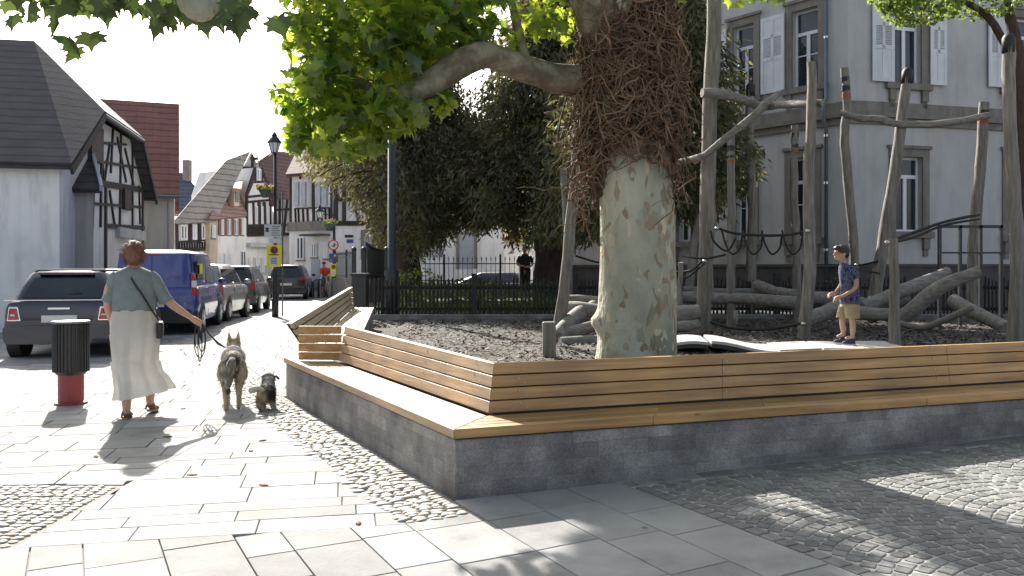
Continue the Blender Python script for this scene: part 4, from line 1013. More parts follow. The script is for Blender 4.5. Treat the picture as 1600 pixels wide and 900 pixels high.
# white end house right of the trunk, seen between posts
# ================================================================ TREES
mt['plane_bark'] = None
def plane_bark():
    m=bpy.data.materials.new('plane_tree_bark'); m.use_nodes=True; nt=m.node_tree; N=nt.nodes; Lk=nt.links; b=N['Principled BSDF']; b.inputs['Roughness'].default_value=.8
    g=N.new('ShaderNodeNewGeometry'); mp=N.new('ShaderNodeMapping'); mp.inputs['Scale'].default_value=(1,1,.55); Lk.new(g.outputs['Position'],mp.inputs[0])
    base=N.new('ShaderNodeTexNoise'); base.inputs['Scale'].default_value=3.2; base.inputs['Detail'].default_value=6; Lk.new(mp.outputs[0],base.inputs['Vector'])
    r1=ramp(nt,[(0.28,(0.20,0.20,0.15)),(0.42,(0.28,0.28,0.212)),(0.55,(0.35,0.345,0.265)),(0.72,(0.47,0.45,0.36))]); Lk.new(base.outputs[0],r1.inputs[0])
    nz=N.new('ShaderNodeTexNoise'); nz.inputs['Scale'].default_value=7; nz.inputs['Detail'].default_value=2; Lk.new(mp.outputs[0],nz.inputs['Vector'])
    ad=N.new('ShaderNodeMixRGB'); ad.blend_type='ADD'; ad.inputs[0].default_value=.25; Lk.new(mp.outputs[0],ad.inputs[1]); Lk.new(nz.outputs['Color'],ad.inputs[2])
    vo=N.new('ShaderNodeTexVoronoi'); vo.inputs['Scale'].default_value=19; Lk.new(ad.outputs[0],vo.inputs['Vector'])
    # flakes grow denser to the right side and in bands
    sp=N.new('ShaderNodeSeparateXYZ'); Lk.new(g.outputs['Position'],sp.inputs[0])
    mr=N.new('ShaderNodeMapRange'); mr.inputs[1].default_value=1.0; mr.inputs[2].default_value=1.45; mr.inputs[3].default_value=0.0; mr.inputs[4].default_value=.30; Lk.new(sp.outputs[0],mr.inputs[0])
    big=N.new('ShaderNodeTexNoise'); big.inputs['Scale'].default_value=1.7; Lk.new(mp.outputs[0],big.inputs['Vector'])
    sm=N.new('ShaderNodeMath'); sm.operation='ADD'; Lk.new(mr.outputs[0],sm.inputs[0]); Lk.new(big.outputs[0],sm.inputs[1])
    sc_=N.new('ShaderNodeSeparateColor'); Lk.new(vo.outputs['Color'],sc_.inputs[0])
    ls=N.new('ShaderNodeMath'); ls.operation='MULTIPLY_ADD'; Lk.new(sc_.outputs[0],ls.inputs[0]); ls.inputs[1].default_value=.79; Lk.new(sm.outputs[0],ls.inputs[2])
    r2=ramp(nt,[(1.0-.02,(0,0,0)),(1.0,(1,1,1))]); 
    hf=N.new('ShaderNodeMath'); hf.operation='MULTIPLY'; hf.inputs[1].default_value=.86; Lk.new(ls.outputs[0],hf.inputs[0]); Lk.new(hf.outputs[0],r2.inputs[0])
    r3=ramp(nt,[(0.0,(0.22,0.165,0.10)),(0.4,(0.30,0.24,0.16)),(0.7,(0.52,0.46,0.34)),(1,(0.20,0.19,0.12))]); Lk.new(sc_.outputs[1],r3.inputs[0])
    mx=N.new('ShaderNodeMix'); mx.data_type='RGBA'; Lk.new(r2.outputs[0],mx.inputs['Factor']); Lk.new(r1.outputs[0],mx.inputs['A']); Lk.new(r3.outputs[0],mx.inputs['B'])
    Lk.new(mx.outputs['Result'],b.inputs['Base Color'])
    n2=N.new('ShaderNodeTexNoise'); n2.inputs['Scale'].default_value=26; n2.inputs['Detail'].default_value=6; Lk.new(mp.outputs[0],n2.inputs['Vector'])
    bp=N.new('ShaderNodeBump'); bp.inputs['Strength'].default_value=.9; bp.inputs['Distance'].default_value=.02; 
    su=N.new('ShaderNodeMath'); su.operation='SUBTRACT'; Lk.new(n2.outputs[0],su.inputs[0]); Lk.new(r2.outputs[0],su.inputs[1]); Lk.new(su.outputs[0],bp.inputs['Height']); Lk.new(bp.outputs[0],b.inputs['Normal'])
    return m
mt['plane_bark']=plane_bark()
mt['branch_bark']=M_('plane_branch_bark',[(0.25,(0.07,0.058,0.04)),(0.45,(0.12,0.10,0.068)),(0.55,(0.19,0.165,0.115)),(0.7,(0.28,0.26,0.19))],6,.85,.6,25,bdist=.02)
mt['root_brown']=M_('dry_brown_ivy_stems',[(0.3,(0.08,0.048,0.028)),(0.55,(0.17,0.105,0.062)),(0.8,(0.30,0.21,0.14))],7,.9,.4,50,island=.55)
mt['root_core']=M_('rough_brown_bark',[(0.3,(0.045,0.028,0.018)),(0.6,(0.10,0.06,0.04)),(0.8,(0.2,0.12,0.075))],6,.95,1.0,25,bdist=.05)
mt['yew_bark']=M_('red_brown_conifer_bark',[(0.3,(0.055,0.035,0.027)),(0.7,(0.12,0.075,0.058))],5,.95,1.0,20,stretch=(4,4,.6),bdist=.05)
mt['leaf']=leaf_mat('plane_leaf',(0.03,0.062,0.015),(0.075,0.13,0.028),(0.22,0.38,0.03),(0.72,0.82,0.10),.56,3.2,.35)
mt['leaf_dark']=leaf_mat('plane_leaf_dark',(0.05,0.075,0.02),(0.09,0.125,0.04),(0.06,0.10,0.02),(0.11,0.16,0.03),.3,2.0,.5)  # darker, less translucent copy of the plane leaf
mt['needle']=leaf_mat('conifer_spray',(0.04,0.048,0.024),(0.12,0.12,0.06),(0.12,0.115,0.04),(0.32,0.28,0.11),.42,.9,.5)
mt['needle2']=leaf_mat('thuja_spray',(0.038,0.05,0.022),(0.11,0.115,0.05),(0.12,0.12,0.04),(0.30,0.27,0.10),.42,.9,.5)
mt['bush']=leaf_mat('garden_leaf',(0.045,0.075,0.02),(0.13,0.19,0.045),(0.2,0.3,0.04),(0.42,0.52,0.09),.4,3.0,.5)

# five lobed leaf, folded a little along the lobes
_out=[(0,-.02),(.10,-.10),(.30,-.16),(.24,-.02),(.50,.06),(.36,.16),(.46,.38),(.26,.34),(.17,.44),(.08,.52),(0,.78),(-.08,.52),(-.17,.44),(-.26,.34),(-.46,.38),(-.36,.16),(-.50,.06),(-.24,-.02),(-.30,-.16),(-.10,-.10)]
LEAF=[(0,.12,.05)]+[(x,y, -.18*abs(x)+.0-.10*max(0,y-.3)) for x,y in _out]
LEAF=np.array(LEAF,np.float32); nL=len(_out)
LF=np.array([(0,1+k,1+(k+1)%nL) for k in range(nL)])
def leaves(name, pts, sizes, mat, parent, normals=None, droop=.6):
    n=len(pts); pts=np.asarray(pts,np.float32); sizes=np.asarray(sizes,np.float32)
    V=np.zeros((n,nL+1,3),np.float32)
    az=rng.uniform(0,2*np.pi,n)
    # leaf tip direction: outwards and hanging
    el=rng.normal(-droop,.45,n)
    T=np.stack([np.cos(az)*np.cos(el),np.sin(az)*np.cos(el),np.sin(el)],1)
    up=np.tile(np.array([0,0,1.0]),(n,1))+rng.normal(0,.7,(n,3))
    S_=np.cross(T,up); S_/=np.linalg.norm(S_,axis=1,keepdims=True)+1e-9; U=np.cross(S_,T)
    L=LEAF[None]*sizes[:,None,None]; L=L.copy(); L[:,:,2]*=rng.uniform(.3,1.8,n)[:,None]
    V=pts[:,None,:]+L[:,:,0:1]*S_[:,None,:]+L[:,:,1:2]*T[:,None,:]+L[:,:,2:3]*U[:,None,:]
    Fc=(LF[None]+(np.arange(n)*(nL+1))[:,None,None]).reshape(-1,3)
    return raw(name,V.reshape(-1,3),Fc,mat,parent)

def limb(b, pts, rads, n=14, sub=5, wob=.03):
    """smooth limb through pts (Catmull-Rom)"""
    pts=[Vector(p) for p in pts]; q=[pts[0]*2-pts[1]]+pts+[pts[-1]*2-pts[-2]]; out=[];rr=[]
    for i in range(1,len(q)-2):
        for k in range(sub):
            t=k/sub; p0,p1,p2,p3=q[i-1],q[i],q[i+1],q[i+2]
            out.append(.5*((2*p1)+(-p0+p2)*t+(2*p0-5*p1+4*p2-p3)*t*t+(-p0+3*p1-3*p2+p3)*t**3)); rr.append(rads[i-1]*(1-t)+rads[i]*t)
    out.append(pts[-1]); rr.append(rads[-1])
    for i,p in enumerate(out): 
        if 0<i<len(out)-1: out[i]=p+Vector((pnoise(p*3),pnoise(p*3+Vector((5,0,0))),pnoise(p*3+Vector((0,7,0)))))*wob; rr[i]*=1+.12*pnoise(p*4)
    b.tube(out,rr,n,True,0,1.0,.12)
    return out

# ---- the big plane tree
TX,TY=1.075,7.33
pt=thing('plane_tree','plane tree behind the bench, its thick mottled trunk wrapped in dead ivy stems','tree',(TX,TY,PG))
b=MB()
zs=np.linspace(PG-.1,4.3,90); rings=[]
for z in zs:
    t=(z-PG)/2.0
    wpx=lambda z:0
    # half widths read off the photo: 0.36 at the foot, 0.32 halfway, 0.30 at the ivy
    r=.352-.035*min(1,max(0,t))+.10*math.exp(-max(0,z-PG+.1)/.2)*.5
    if z>2.9: r+= .05*(z-2.9)
    cx=TX+.02*math.sin(z*1.3)-.075*max(0,z-1.9); ring=[]
    for k in range(40):
        a=2*math.pi*k/40; v=Vector((math.cos(a),math.sin(a),0))
        rr=r*(1+.05*pnoise(Vector((v.x*1.2,v.y*1.2,z*.7)))+.035*pnoise(Vector((v.x*3,v.y*3,z*2.2)))+.02*math.sin(3*a+z*.8))
        # burl on the left side low down and ribs on the front
        for (ba,bz,bh,bs) in ((math.pi*1.02,.98,.075,.07),(math.pi*1.28,.75,.03,.06),(math.pi*1.30,1.2,.03,.05),(math.pi*1.25,1.72,.025,.06),(math.pi*.98,PG+.02,.07,.12)):
            da=(a-ba+math.pi)%(2*math.pi)-math.pi
            rr+=bh*math.exp(-(da*.36/bs)**2-((z-bz)/bs)**2)
        rr+=.022*math.exp(-((a-math.pi*1.27)/.07)**2)*(1 if z<2.3 else 0)*(0.6+.4*math.sin(z*9))
        ring.append(Vector((cx,TY,z))+v*rr)
    rings.append(ring)
b.loft(rings); b.build('trunk',mt['plane_bark'],pt,smooth=True); b=MB()
# limbs above
limb(b,[(TX-.1,TY,3.6),P(950,60,7.25),P(900,-140,7.0),(0.1,6.3,5.6),(-.8,5.6,6.6)],[.30,.25,.20,.14,.06])
limb(b,[(TX-.02,TY,3.6),P(1015,20,7.4),P(1075,-180,7.9),(2.9,8.6,6.0),(3.9,9.4,7.0)],[.27,.22,.18,.12,.05])
limb(b,[(TX+.1,TY+.05,3.9),(1.4,7.6,4.9),(1.5,8.6,5.9),(1.2,10.2,7.0)],[.22,.18,.12,.05])
limb(b,[(TX+.1,TY-.1,4.0),(1.9,6.9,4.8),(2.9,5.9,5.5),(4.2,5.0,6.0)],[.2,.16,.11,.05])
limb(b,[(TX,TY,4.2),(-.4,8.4,5.5),(-1.4,10.2,6.0),(-2.3,12.0,6.3)],[.2,.14,.09,.04])  # limb added to carry the unseen shading clumps
b.build('branch',mt['branch_bark'],pt,smooth=True)
b=MB()
lp=limb(b,[(TX-.1,TY,H(122,7.3)),P(880,124,7.25),P(836,112,7.15),P(796,98,7.05),P(762,86,6.95),P(735,90,6.9),P(700,112,6.85),P(660,136,6.8),P(622,148,6.75),P(585,142,6.8),P(545,120,6.8),P(500,90,6.75)],[.15,.125,.12,.115,.12,.125,.115,.10,.085,.06,.045,.02],16,5,.012)
b.build('branch',mt['branch_bark'],pt,smooth=True)
for pts,rad in (([P(735,88,6.9),P(722,40,6.95),P(700,-20,7.0),P(660,-120,7.1)],[.07,.05,.035,.02]),([P(660,134,6.8),P(640,80,6.9),P(600,30,7.0)],[.05,.035,.015]),
                ([P(585,142,6.8),P(560,180,6.7),P(530,200,6.6)],[.04,.025,.012]),([P(820,105,7.1),P(810,40,7.2),P(780,-60,7.3)],[.06,.04,.02])):
    b=MB(); limb(b,pts,rad,8); b.build('branch',mt['branch_bark'],pt,smooth=True)
# dead ivy: rough core and a mat of stems
b=MB(); rings=[]
for z in np.linspace(1.9,3.95,70):
    r=.315+.065*math.exp(-((z-2.95)/.5)**2); ring=[]
    for k in range(44):
        a=2*math.pi*k/44; v=Vector((math.cos(a),math.sin(a),0)); p=Vector((v.x*2.2,v.y*2.2,z*2.4))
        # ragged lower edge: the mat reaches lower on the flanks
        low = 2.46+.22*pnoise(Vector((a*1.7,3,1)))-.62*max(0,-math.cos(a))**3*.9-.45*max(0,math.cos(a))**4
        f=1.0 if z>low+.05 else .55
        rr=(r+.06*pnoise(p)+.05*pnoise(p*2.7))*(1 if f==1 else .0)+(0 if f==1 else .25)
        ring.append(Vector((TX-.06,TY,z))+v*rr)
    rings.append(ring)
b.loft(rings); b.build('ivy_mat',mt['root_core'],pt,smooth=True)
b=MB(); random.seed(11)
for i in range(1900):
    a=random.uniform(0,2*math.pi)
    if random.random()<.62: a=random.uniform(math.pi,2*math.pi)    # more on the front
    z=random.triangular(2.2,4.0,3.0)
    low = 2.50+.2*pnoise(Vector((a*1.7,3,1)))-.62*max(0,-math.cos(a))**3-.5*max(0,math.cos(a))**4
    if z<low-.1: continue
    rb=.32+.065*math.exp(-((z-2.95)/.55)**2)
    d=Vector((random.gauss(0,1),0,random.gauss(-.25,1))).normalized(); ang=a; r=rb+random.uniform(-.01,.075); pts=[]
    n=random.randint(5,13); step=random.uniform(.035,.065); phi=random.uniform(0,6.28); lift=random.uniform(-.012,.02)
    for k in range(n):
        pts.append(Vector((TX-.06+math.cos(ang)*r,TY+math.sin(ang)*r,z)))
        phi+=random.gauss(0,.5); ang+=math.cos(phi)*step/r; z+=math.sin(phi)*step-.006; r=max(rb-.03,r+lift+random.gauss(0,.012))
        lo2=2.38+.2*pnoise(Vector((ang*1.7,3,1)))-.62*max(0,-math.cos(ang))**3-.5*max(0,math.cos(ang))**4
        if z<lo2-.08: break
    if len(pts)<3: continue
    r0=random.choice([.003,.004,.005,.0065,.0065,.008,.012]); b.tube(pts,[r0*(1-.5*k/len(pts)) for k in range(len(pts))],5)
# long loose tendrils on the left and right flanks
for i in range(120):
    left=random.random()<.72
    z=random.uniform(2.0,3.0) if left else random.uniform(2.0,3.2); y=TY+random.uniform(-.35,.2)
    x=TX-.08+(-.34 if left else .36); p=Vector((x,y,z)); v=Vector((-1 if left else .75,random.uniform(-.5,.3),random.uniform(-.9,.3))).normalized()
    n=random.randint(6,15) if left else random.randint(4,9); pts=[p.copy()]
    for k in range(n):
        v=(v+Vector((random.gauss(0,.35)+(.10 if left else -.2),random.gauss(0,.3),random.gauss(-.06,.4)))).normalized(); p=p+v*.052; pts.append(p.copy())
    r0=random.choice([.003,.004,.0055,.008]); b.tube(pts,[r0*(1-.6*k/len(pts)) for k in range(len(pts))],5)
b.build('ivy_stem',mt['root_brown'],pt,smooth=True)['kind']='stuff'
random.seed(5)
# leaves: a heavy spray on the left limb (in view), the rest of the crown above the picture
def blob(n, c, r, shell=.35):
    d=rng.normal(0,1,(n,3)); d/=np.linalg.norm(d,axis=1,keepdims=True); q=(shell+(1-shell)*rng.random(n))**.5
    return np.array(c)+d*np.array(r)*q[:,None]
def Pn(x,y,d): p=P(x,y,d); return (p.x,p.y,p.z)
lv=[]; 
for (x,y,d,rx,rz_,n) in ((560,110,7.6,.6,.45,420),(600,60,8.0,.7,.4,300),(520,170,7.5,.45,.25,160),(640,10,7.8,.6,.3,220),(575,120,6.9,.55,.42,330),(500,150,6.7,.38,.36,190),(560,30,6.9,.62,.40,300),(650,45,7.0,.5,.32,220),(480,195,6.6,.30,.22,95),(540,212,6.6,.38,.18,110),
                         (610,180,6.7,.32,.18,110),(455,182,6.6,.16,.2,35),(500,60,6.8,.28,.4,120),(700,20,7.1,.42,.25,120),(790,25,7.2,.5,.2,110),(860,25,7.3,.3,.22,50),(690,158,6.75,.10,.05,16),(700,150,6.75,.07,.05,9),(550,236,6.55,.16,.05,16),(460,215,6.6,.14,.06,12),(520,235,6.6,.1,.06,9),
                         (780,60,7.1,.2,.08,18),(1040,-20,7.6,.3,.15,20),(1190,-25,7.6,.4,.14,40),(720,60,7.0,.2,.15,40),(640,-40,7,.9,.3,200),(500,-60,7,.6,.5,160)):
    lv.append(blob(n,Pn(x,y,d),(rx,rx*1.15,rz_)))
lv=np.concatenate(lv); px_=800+F*lv[:,0]/lv[:,1]; py_=HY-(lv[:,2]-CH)*F/lv[:,1]; lv=lv[~((px_<452)&(py_>170))]; lv=lv[~((px_>700)&(px_<820)&(py_>150))] if False else lv
leaves('foliage',lv,rng.uniform(.06,.2,len(lv)),mt['leaf'],pt,droop=.55)['kind']='stuff'
cr=[blob(560,(-2.8,12.2,6.1),(.62,1.5,.5)),blob(380,(-2.55,11.0,5.7),(.45,.9,.45)),blob(200,(-3.0,13.2,6.5),(.7,.9,.5))]  # unseen leaf clumps, added and placed to shade the foreground paving
for (c,r,n) in (((-1.2,7.2,5.2),(1.5,1.5,.8),420),((0.3,8.2,5.6),(1.7,1.7,.8),420),((2.2,8.6,5.8),(1.8,1.7,.8),420),((3.7,7.6,5.4),(1.5,1.8,.8),380),((1.6,5.6,5.4),(1.9,1.6,.9),420),((.2,10.0,6.3),(1.8,1.6,.8),400),((-2.6,9.0,6.0),(1.4,1.5,.8),330),((4.8,9.4,6.4),(1.6,1.6,.8),300),((-1.6,11.2,7.0),(1.6,1.2,.7),300),((2.5,11.2,6.9),(2,1.3,.8),300),((1.2,8,7.2),(2.5,2.5,.8),500)):
    cr.append(blob(n,c,r))
cr=np.concatenate(cr)
k=cr[:,2] > 1.45+.345*cr[:,1]         # drops crown leaves that would hang into view
cr=cr[k]
leaves('foliage',cr,rng.uniform(.17,.26,len(cr)),mt['leaf'],pt,droop=.4)['kind']='stuff'

# ---- second plane tree, its branch hangs into the top left corner
p2=thing('plane_tree','plane tree whose stubby branch end and large dark leaves hang into the top left corner','tree',(-4.3,2.2,0))
b=MB(); limb(b,[(-4.3,2.2,-.1),(-4.25,2.25,1.2),(-4.3,2.3,2.4),(-4.2,2.4,3.4),(-4.4,2.2,5)],[.30,.25,.23,.22,.15],18)
b.build('trunk',mt['plane_bark'],p2,smooth=True)
b=MB(); limb(b,[(-4.2,2.4,3.1),(-3.4,3.2,3.25),(-2.6,4.0,3.2),P(290,-40,4.4),P(305,8,4.3)],[.19,.15,.125,.12,.10],16); limb(b,[P(297,-30,4.4),P(345,-18,4.45),P(420,-50,4.6)],[.09,.06,.04],12)
e=P(311,12,4.3); b.ellipsoid((e.x,e.y,e.z),(.085,.09,.07),14,8)
b.build('branch',mt['plane_bark'],p2,smooth=True)
pp=[Pn(x,y,4.5+random.uniform(-.25,.3)) for (x,y) in [(135,5),(150,-5),(165,8),(180,-8),(195,2),(208,6),(222,12),(236,3),(250,-2),(262,14),(272,26),(296,22),(318,28),(335,16),(352,20),(366,12),(380,2),(372,28),(390,10),(345,-12),(240,-20),(200,-30),(160,-30),(130,-25),(390,-20),(112,-5),(95,8),(75,-5),(50,4),(30,-12),(10,0),(119,70),(108,60),(90,30),(60,25),(20,25),(330,2),(310,-5),(283,5)]]
pp2=np.array(pp); pp2=np.concatenate([pp2,pp2+rng.normal(0,.07,pp2.shape)+np.array([0,.1,.05])])
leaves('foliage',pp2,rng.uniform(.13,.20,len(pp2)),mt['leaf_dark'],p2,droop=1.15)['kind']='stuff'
cr=np.concatenate([blob(500,(-4.3,2.4,5),(2.2,2.2,1.3)),blob(200,(-3.2,3.6,4.4),(1.2,1.2,.7))]); cr=cr[cr[:,2]>1.6+.36*cr[:,1]]
leaves('foliage',cr,rng.uniform(.16,.24,len(cr)),mt['leaf'],p2,droop=.4)['kind']='stuff'

# ---- conifers
def conifer(x,y,h,trunk_r,rad,zlow,label,mat,nb=110,name='conifer_tree',lean=0,bare=None,spray=20,lowfn=None,arms=(),skew=(0,0),clip=None):
    root=thing(name,label,'tree',(x,y,PG),group='dark conifers behind the picket fence')
    b=MB(); limb(b,[(x,y,PG-.1),(x+lean*.3,y,PG+1.6),(x+lean*.6,y,h*.5),(x+lean,y,h*.98)],[trunk_r*1.18,trunk_r*.9,trunk_r*.6,.04],16)
    b.build('trunk',mt['yew_bark'],root,smooth=True)
    b=MB(); C_=[];D_=[];Ls=[]
    for i in range(nb):
        t=(i+.5)/nb; z0=zlow*.75+(h-zlow*.75)*t**.9; a=i*2.39996+random.uniform(-.3,.3)
        L=rad*(1-t**1.6)*random.uniform(.65,1.08)+.35; st=Vector((x+lean*z0/h,y,z0))
        dirv=Vector((math.cos(a)+skew[0],math.sin(a)+skew[1],0)); p=st.copy(); slope=random.uniform(.15,.5)*(1-.3*t); pts=[p.copy()]; n=9
        for k in range(n):
            slope-=.13; p=p+(dirv+Vector((random.gauss(0,.1),random.gauss(0,.1),slope))).normalized()*L/n; pts.append(p.copy())
            if k>=1:
                for _ in range(spray if k>3 else spray//2):
                    off=Vector((random.gauss(0,.22),random.gauss(0,.22),random.uniform(-.75,.2)*(0.6+.5*k/n)))
                    if p.z+off.z > (zlow if lowfn is None else lowfn(p.x+off.x,p.y)):
                        q=p+off
                        if clip and clip(q): continue
                        if 800+F*q.x/q.y < 590 and random.random()<.5: continue
                        C_.append(q); D_.append(dirv*random.uniform(.1,.7)+Vector((random.gauss(0,.4),random.gauss(0,.4),-random.uniform(.3,1.2))))
        if clip and clip(pts[-1]): continue
        pts=[q for q in pts if (lowfn is None or q.z>lowfn(q.x,q.y)+.15)]
        if len(pts)>2: b.tube(pts,[.05*(1-t)*(1-k/(n+1))+.012 for k in range(len(pts))],5)
    for pts,r in arms: limb(b,pts,r,8)
    b.build('branch',mt['yew_bark'],root,smooth=True)['kind']='stuff'
    C_=np.array([tuple(c) for c in C_],np.float32); D_=np.array([tuple(c) for c in D_],np.float32)
    m=4; n=len(C_)
    C_=np.repeat(C_,m,0)+rng.normal(0,.075,(n*m,3)); D_=np.repeat(D_,m,0)+rng.normal(0,.35,(n*m,3)); D_/=np.linalg.norm(D_,axis=1,keepdims=True)
    n=len(C_); L=rng.uniform(.09,.24,n)[:,None]; Wd=rng.uniform(.014,.034,n)[:,None]
    S_=np.cross(D_,rng.normal(0,1,(n,3))); S_/=np.linalg.norm(S_,axis=1,keepdims=True)+1e-9
    V=np.stack([C_-D_*L*.1,C_+D_*L*.45+S_*Wd,C_+D_*L,C_+D_*L*.45-S_*Wd],1)
    o=raw('foliage',V.reshape(-1,3),np.arange(n*4).reshape(n,4),mt[mat],root); o['kind']='stuff'
    return n
# lowest green seen in the photo at each column
lowpts=[(430,230),(452,225),(470,262),(500,272),(540,300),(565,335),(590,378),(615,398),(655,395),(690,372),(720,352),(790,348),(800,372),(840,372),(900,372),(1000,345),(1060,340),(1110,330),(1200,300),(1215,150),(1300,20)]
def lowz(x,y):
    px=800+F*x/y; xs=[q[0] for q in lowpts]; v=float(np.interp(px,xs,[q[1] for q in lowpts]))
    return H(v+random.gauss(0,9),y)
random.seed(21)
def clipL(q):     # nothing left of the crown's outline against the sky
    px=800+F*q.x/q.y; py=HY-(q.z-CH)*F/q.y
    lim=float(np.interp(py,[-200,0,60,120,180,240,300,400],[520,480,475,500,470,452,462,520]))
    return px<lim+random.gauss(0,10)
n1=conifer(-2.95,23.5,9.4,.40,3.6,2.3,'dark conifer with the leftmost trunk of the grove beside the tall dark post','needle',150,lowfn=lowz,clip=clipL)
n2=conifer(1.0,22,9.0,.42,3.4,2.3,'dark conifer with a thick bare red-brown trunk right of the garden gate','needle',150,lowfn=lowz,
   arms=[([(0.9,21.8,3.6),P(820,270,21.2),P(770,265,21),P(730,275,20.8)],[.12,.09,.07,.04]),([(0.9,21.8,3.0),P(800,300,21),P(750,300,21)],[.09,.06,.04]),([(0.95,21.8,2.8),P(830,330,21.4),P(790,350,21.2)],[.06,.05,.03])])
n3=conifer(2.9,17.6,8.6,.30,2.6,2.4,'conifer right behind the plane tree, reaching in front of the stone trimmed building','needle2',140,lowfn=lowz,
   clip=lambda q: 800+F*q.x/q.y > float(np.interp(HY-(q.z-CH)*F/q.y,[-100,0,60,120,200,260,330],[1205,1200,1190,1172,1150,1195,1130]))+random.gauss(0,12))
n4=conifer(-4.35,27,10.5,.2,3.6,2.6,'loose yellowish conifer at the left edge of the grove, before the white house','needle2',90,lowfn=lowz,clip=clipL,spray=20)
# broadleaf overhanging the top right corner
tr=thing('leafy_tree','leafy tree whose dark green twigs hang in front of the upper right window','tree',(9.5,15.5,PG))
b=MB(); limb(b,[(9.5,15.5,PG-.1),(9.4,15.5,3),(9.2,15.3,5.4),(8.8,15.2,6.8)],[.18,.15,.12,.05]); limb(b,[(9.3,15.4,5.0),(8.6,15.2,6.0),(7.6,15.0,6.35),(7.0,15,6.3)],[.08,.06,.04,.02]); b.build('trunk',mt['yew_bark'],tr,smooth=True)
cr=np.concatenate([blob(900,Pn(1440,8,15),(.72,.7,.32)),blob(300,Pn(1400,-5,15),(.45,.5,.22)),blob(700,Pn(1540,-10,15.2),(.8,.8,.45)),blob(1800,(9.3,15.4,7.4),(1.9,1.7,1.0))])
leaves('foliage',cr,rng.uniform(.06,.12,len(cr)),mt['bush'],tr,droop=.6)['kind']='stuff'

# ---- garden behind the fence: shrubs and ground cover
def shrub(c,r,n,label,mat='bush',sz=(.05,.1)):
    root=thing('shrub',label,'shrub',(c[0],c[1],PG),group='garden shrubs behind the picket fence')
    b=MB()
    for k in range(7):
        a=k*.9; b.tube([(c[0],c[1],PG-.05),(c[0]+math.cos(a)*r[0]*.4,c[1]+math.sin(a)*r[1]*.4,PG+r[2]*.9)],[.015,.006],5)
    b.build('stem',mt['yew_bark'],root)['kind']='stuff'
    cr=blob(n,(c[0],c[1],PG+r[2]*.9),(r[0],r[1],r[2])); cr=cr[cr[:,2]>PG+.02]
    leaves('foliage',cr,rng.uniform(sz[0],sz[1],len(cr)),mt[mat],root,droop=.3)['kind']='stuff'
shrub((X(650,20.5),20.5),(.85,.6,.55),900,'light green shrub at the left end of the garden, by the first conifer trunk')
shrub((X(745,21),21.0),(.9,.6,.42),800,'low spreading shrub in the middle of the garden')
shrub((X(840,20),20.0),(.7,.5,.40),500,'small shrub at the foot of the thick red-brown conifer trunk')
shrub((X(700,18.4),18.4),(1.1,.5,.34),800,'front shrub pressed against the fence, left of the others')
shrub((X(800,18.3),18.3),(1.0,.5,.30),700,'front shrub pressed against the fence, right of the others')
g=blob(9000,(0.2,20.5,PG),(4.2,3.4,.12),0.0); g[:,2]=PG+.03+np.abs(g[:,2]-PG)
g=g[g[:,1]>17.0]
o=leaves('ground_cover',g,rng.uniform(.04,.09,len(g)),mt['bush'],None,droop=-.3); tag(o,'low leafy ground cover filling the garden behind the picket fence','ground cover',kind='stuff')
# ================================================================ PLAYGROUND
random.seed(33)
mt['band_black']=M_('black_painted_band',(0.015,0.015,0.017),4,.6)
mt['band_red']=M_('brick_red_painted_band',(0.28,0.09,0.05),4,.7)
def logmesh(pts, rads, name, parent, mat='log', n=16, sub=5, wob=.02, ends=True):
    b=MB(); out=limb(b,pts,rads,n,sub,wob)
    o=b.build(name,[mt[mat]],parent,smooth=True)
    try:
        m=o.modifiers.new('edge','EDGE_SPLIT'); m.split_angle=R(50)
    except Exception: pass
    return o
cf=thing('climbing_frame','tall climbing frame of crooked grey robinia posts, crossbeams and black ropes on the bark mulch','climbing frame',(3.5,12,PG))
def Zf(py): return (CH-PG)*F/(py-HY)      # distance of a point standing on the mulch
def post(px,py,topx,topy,w,mids=(),bands=(),cap=False,d=None,topw=None,lean=0):
    d=d or Zf(py); r=w/2/F*d; tw=(topw or w*.82)/2/F*d
    pts=[P(px,py,d)+Vector((0,0,-.15)),P(px,py,d)]+[P(x,y,d+lean*.5) for x,y in mids]+[P(topx,topy,d+lean)]
    n=len(pts); rr=[r*1.03]+[r+(tw-r)*k/(n-2) for k in range(n-1)]
    o=logmesh(pts,rr,'post',cf)
    ax=(pts[-1]-pts[-2]).normalized()
    for (yy,h,m) in bands:     # painted rings
        t=(yy-topy)/max(1,(pts[-2].z-pts[-1].z)*-F/d); 
        z=H(yy,d); q=pts[-1]+ax*((z-pts[-1].z)/ax.z); hh=h/F*d
        b=MB(); b.tube([q-ax*hh/2,q+ax*hh/2],tw*1.09,16); b.build('painted_band',mt[m],o,smooth=False)
    if cap:
        b=MB(); b.tube([pts[-1]-ax*tw*2.6,pts[-1]+ax*.0,pts[-1]+ax*tw*.8],[tw*1.08,tw*1.08,tw*.6],16); b.build('black_cap',mt['band_black'],o,smooth=True)
    return d
post(870,532,905,196,21,mids=[(884,440),(893,330)],topw=14)
post(889,482,881,262,13,mids=[(887,380)],topw=11,d=15.8)
post(1098,518,1114,-60,25,mids=[(1104,380),(1108,200),(1115,60)],topw=22)
post(1142,512,1142,212,14,mids=[(1143,360)],bands=[(232,9,'band_black'),(252,5,'band_red'),(245,4,'band_black')])
post(1172,498,1173,134,16,mids=[(1176,330),(1171,220)],cap=True)
post(1075,483,1096,325,15,mids=[(1082,400)],topw=10,d=15.6)
post(1246,500,1242,196,14,mids=[(1244,380),(1240,300)],bands=[(212,7,'band_black'),(228,6,'band_black'),(236,5,'band_red')])
post(1257,530,1268,97,20,mids=[(1266,400),(1263,280),(1268,190)],topw=14)
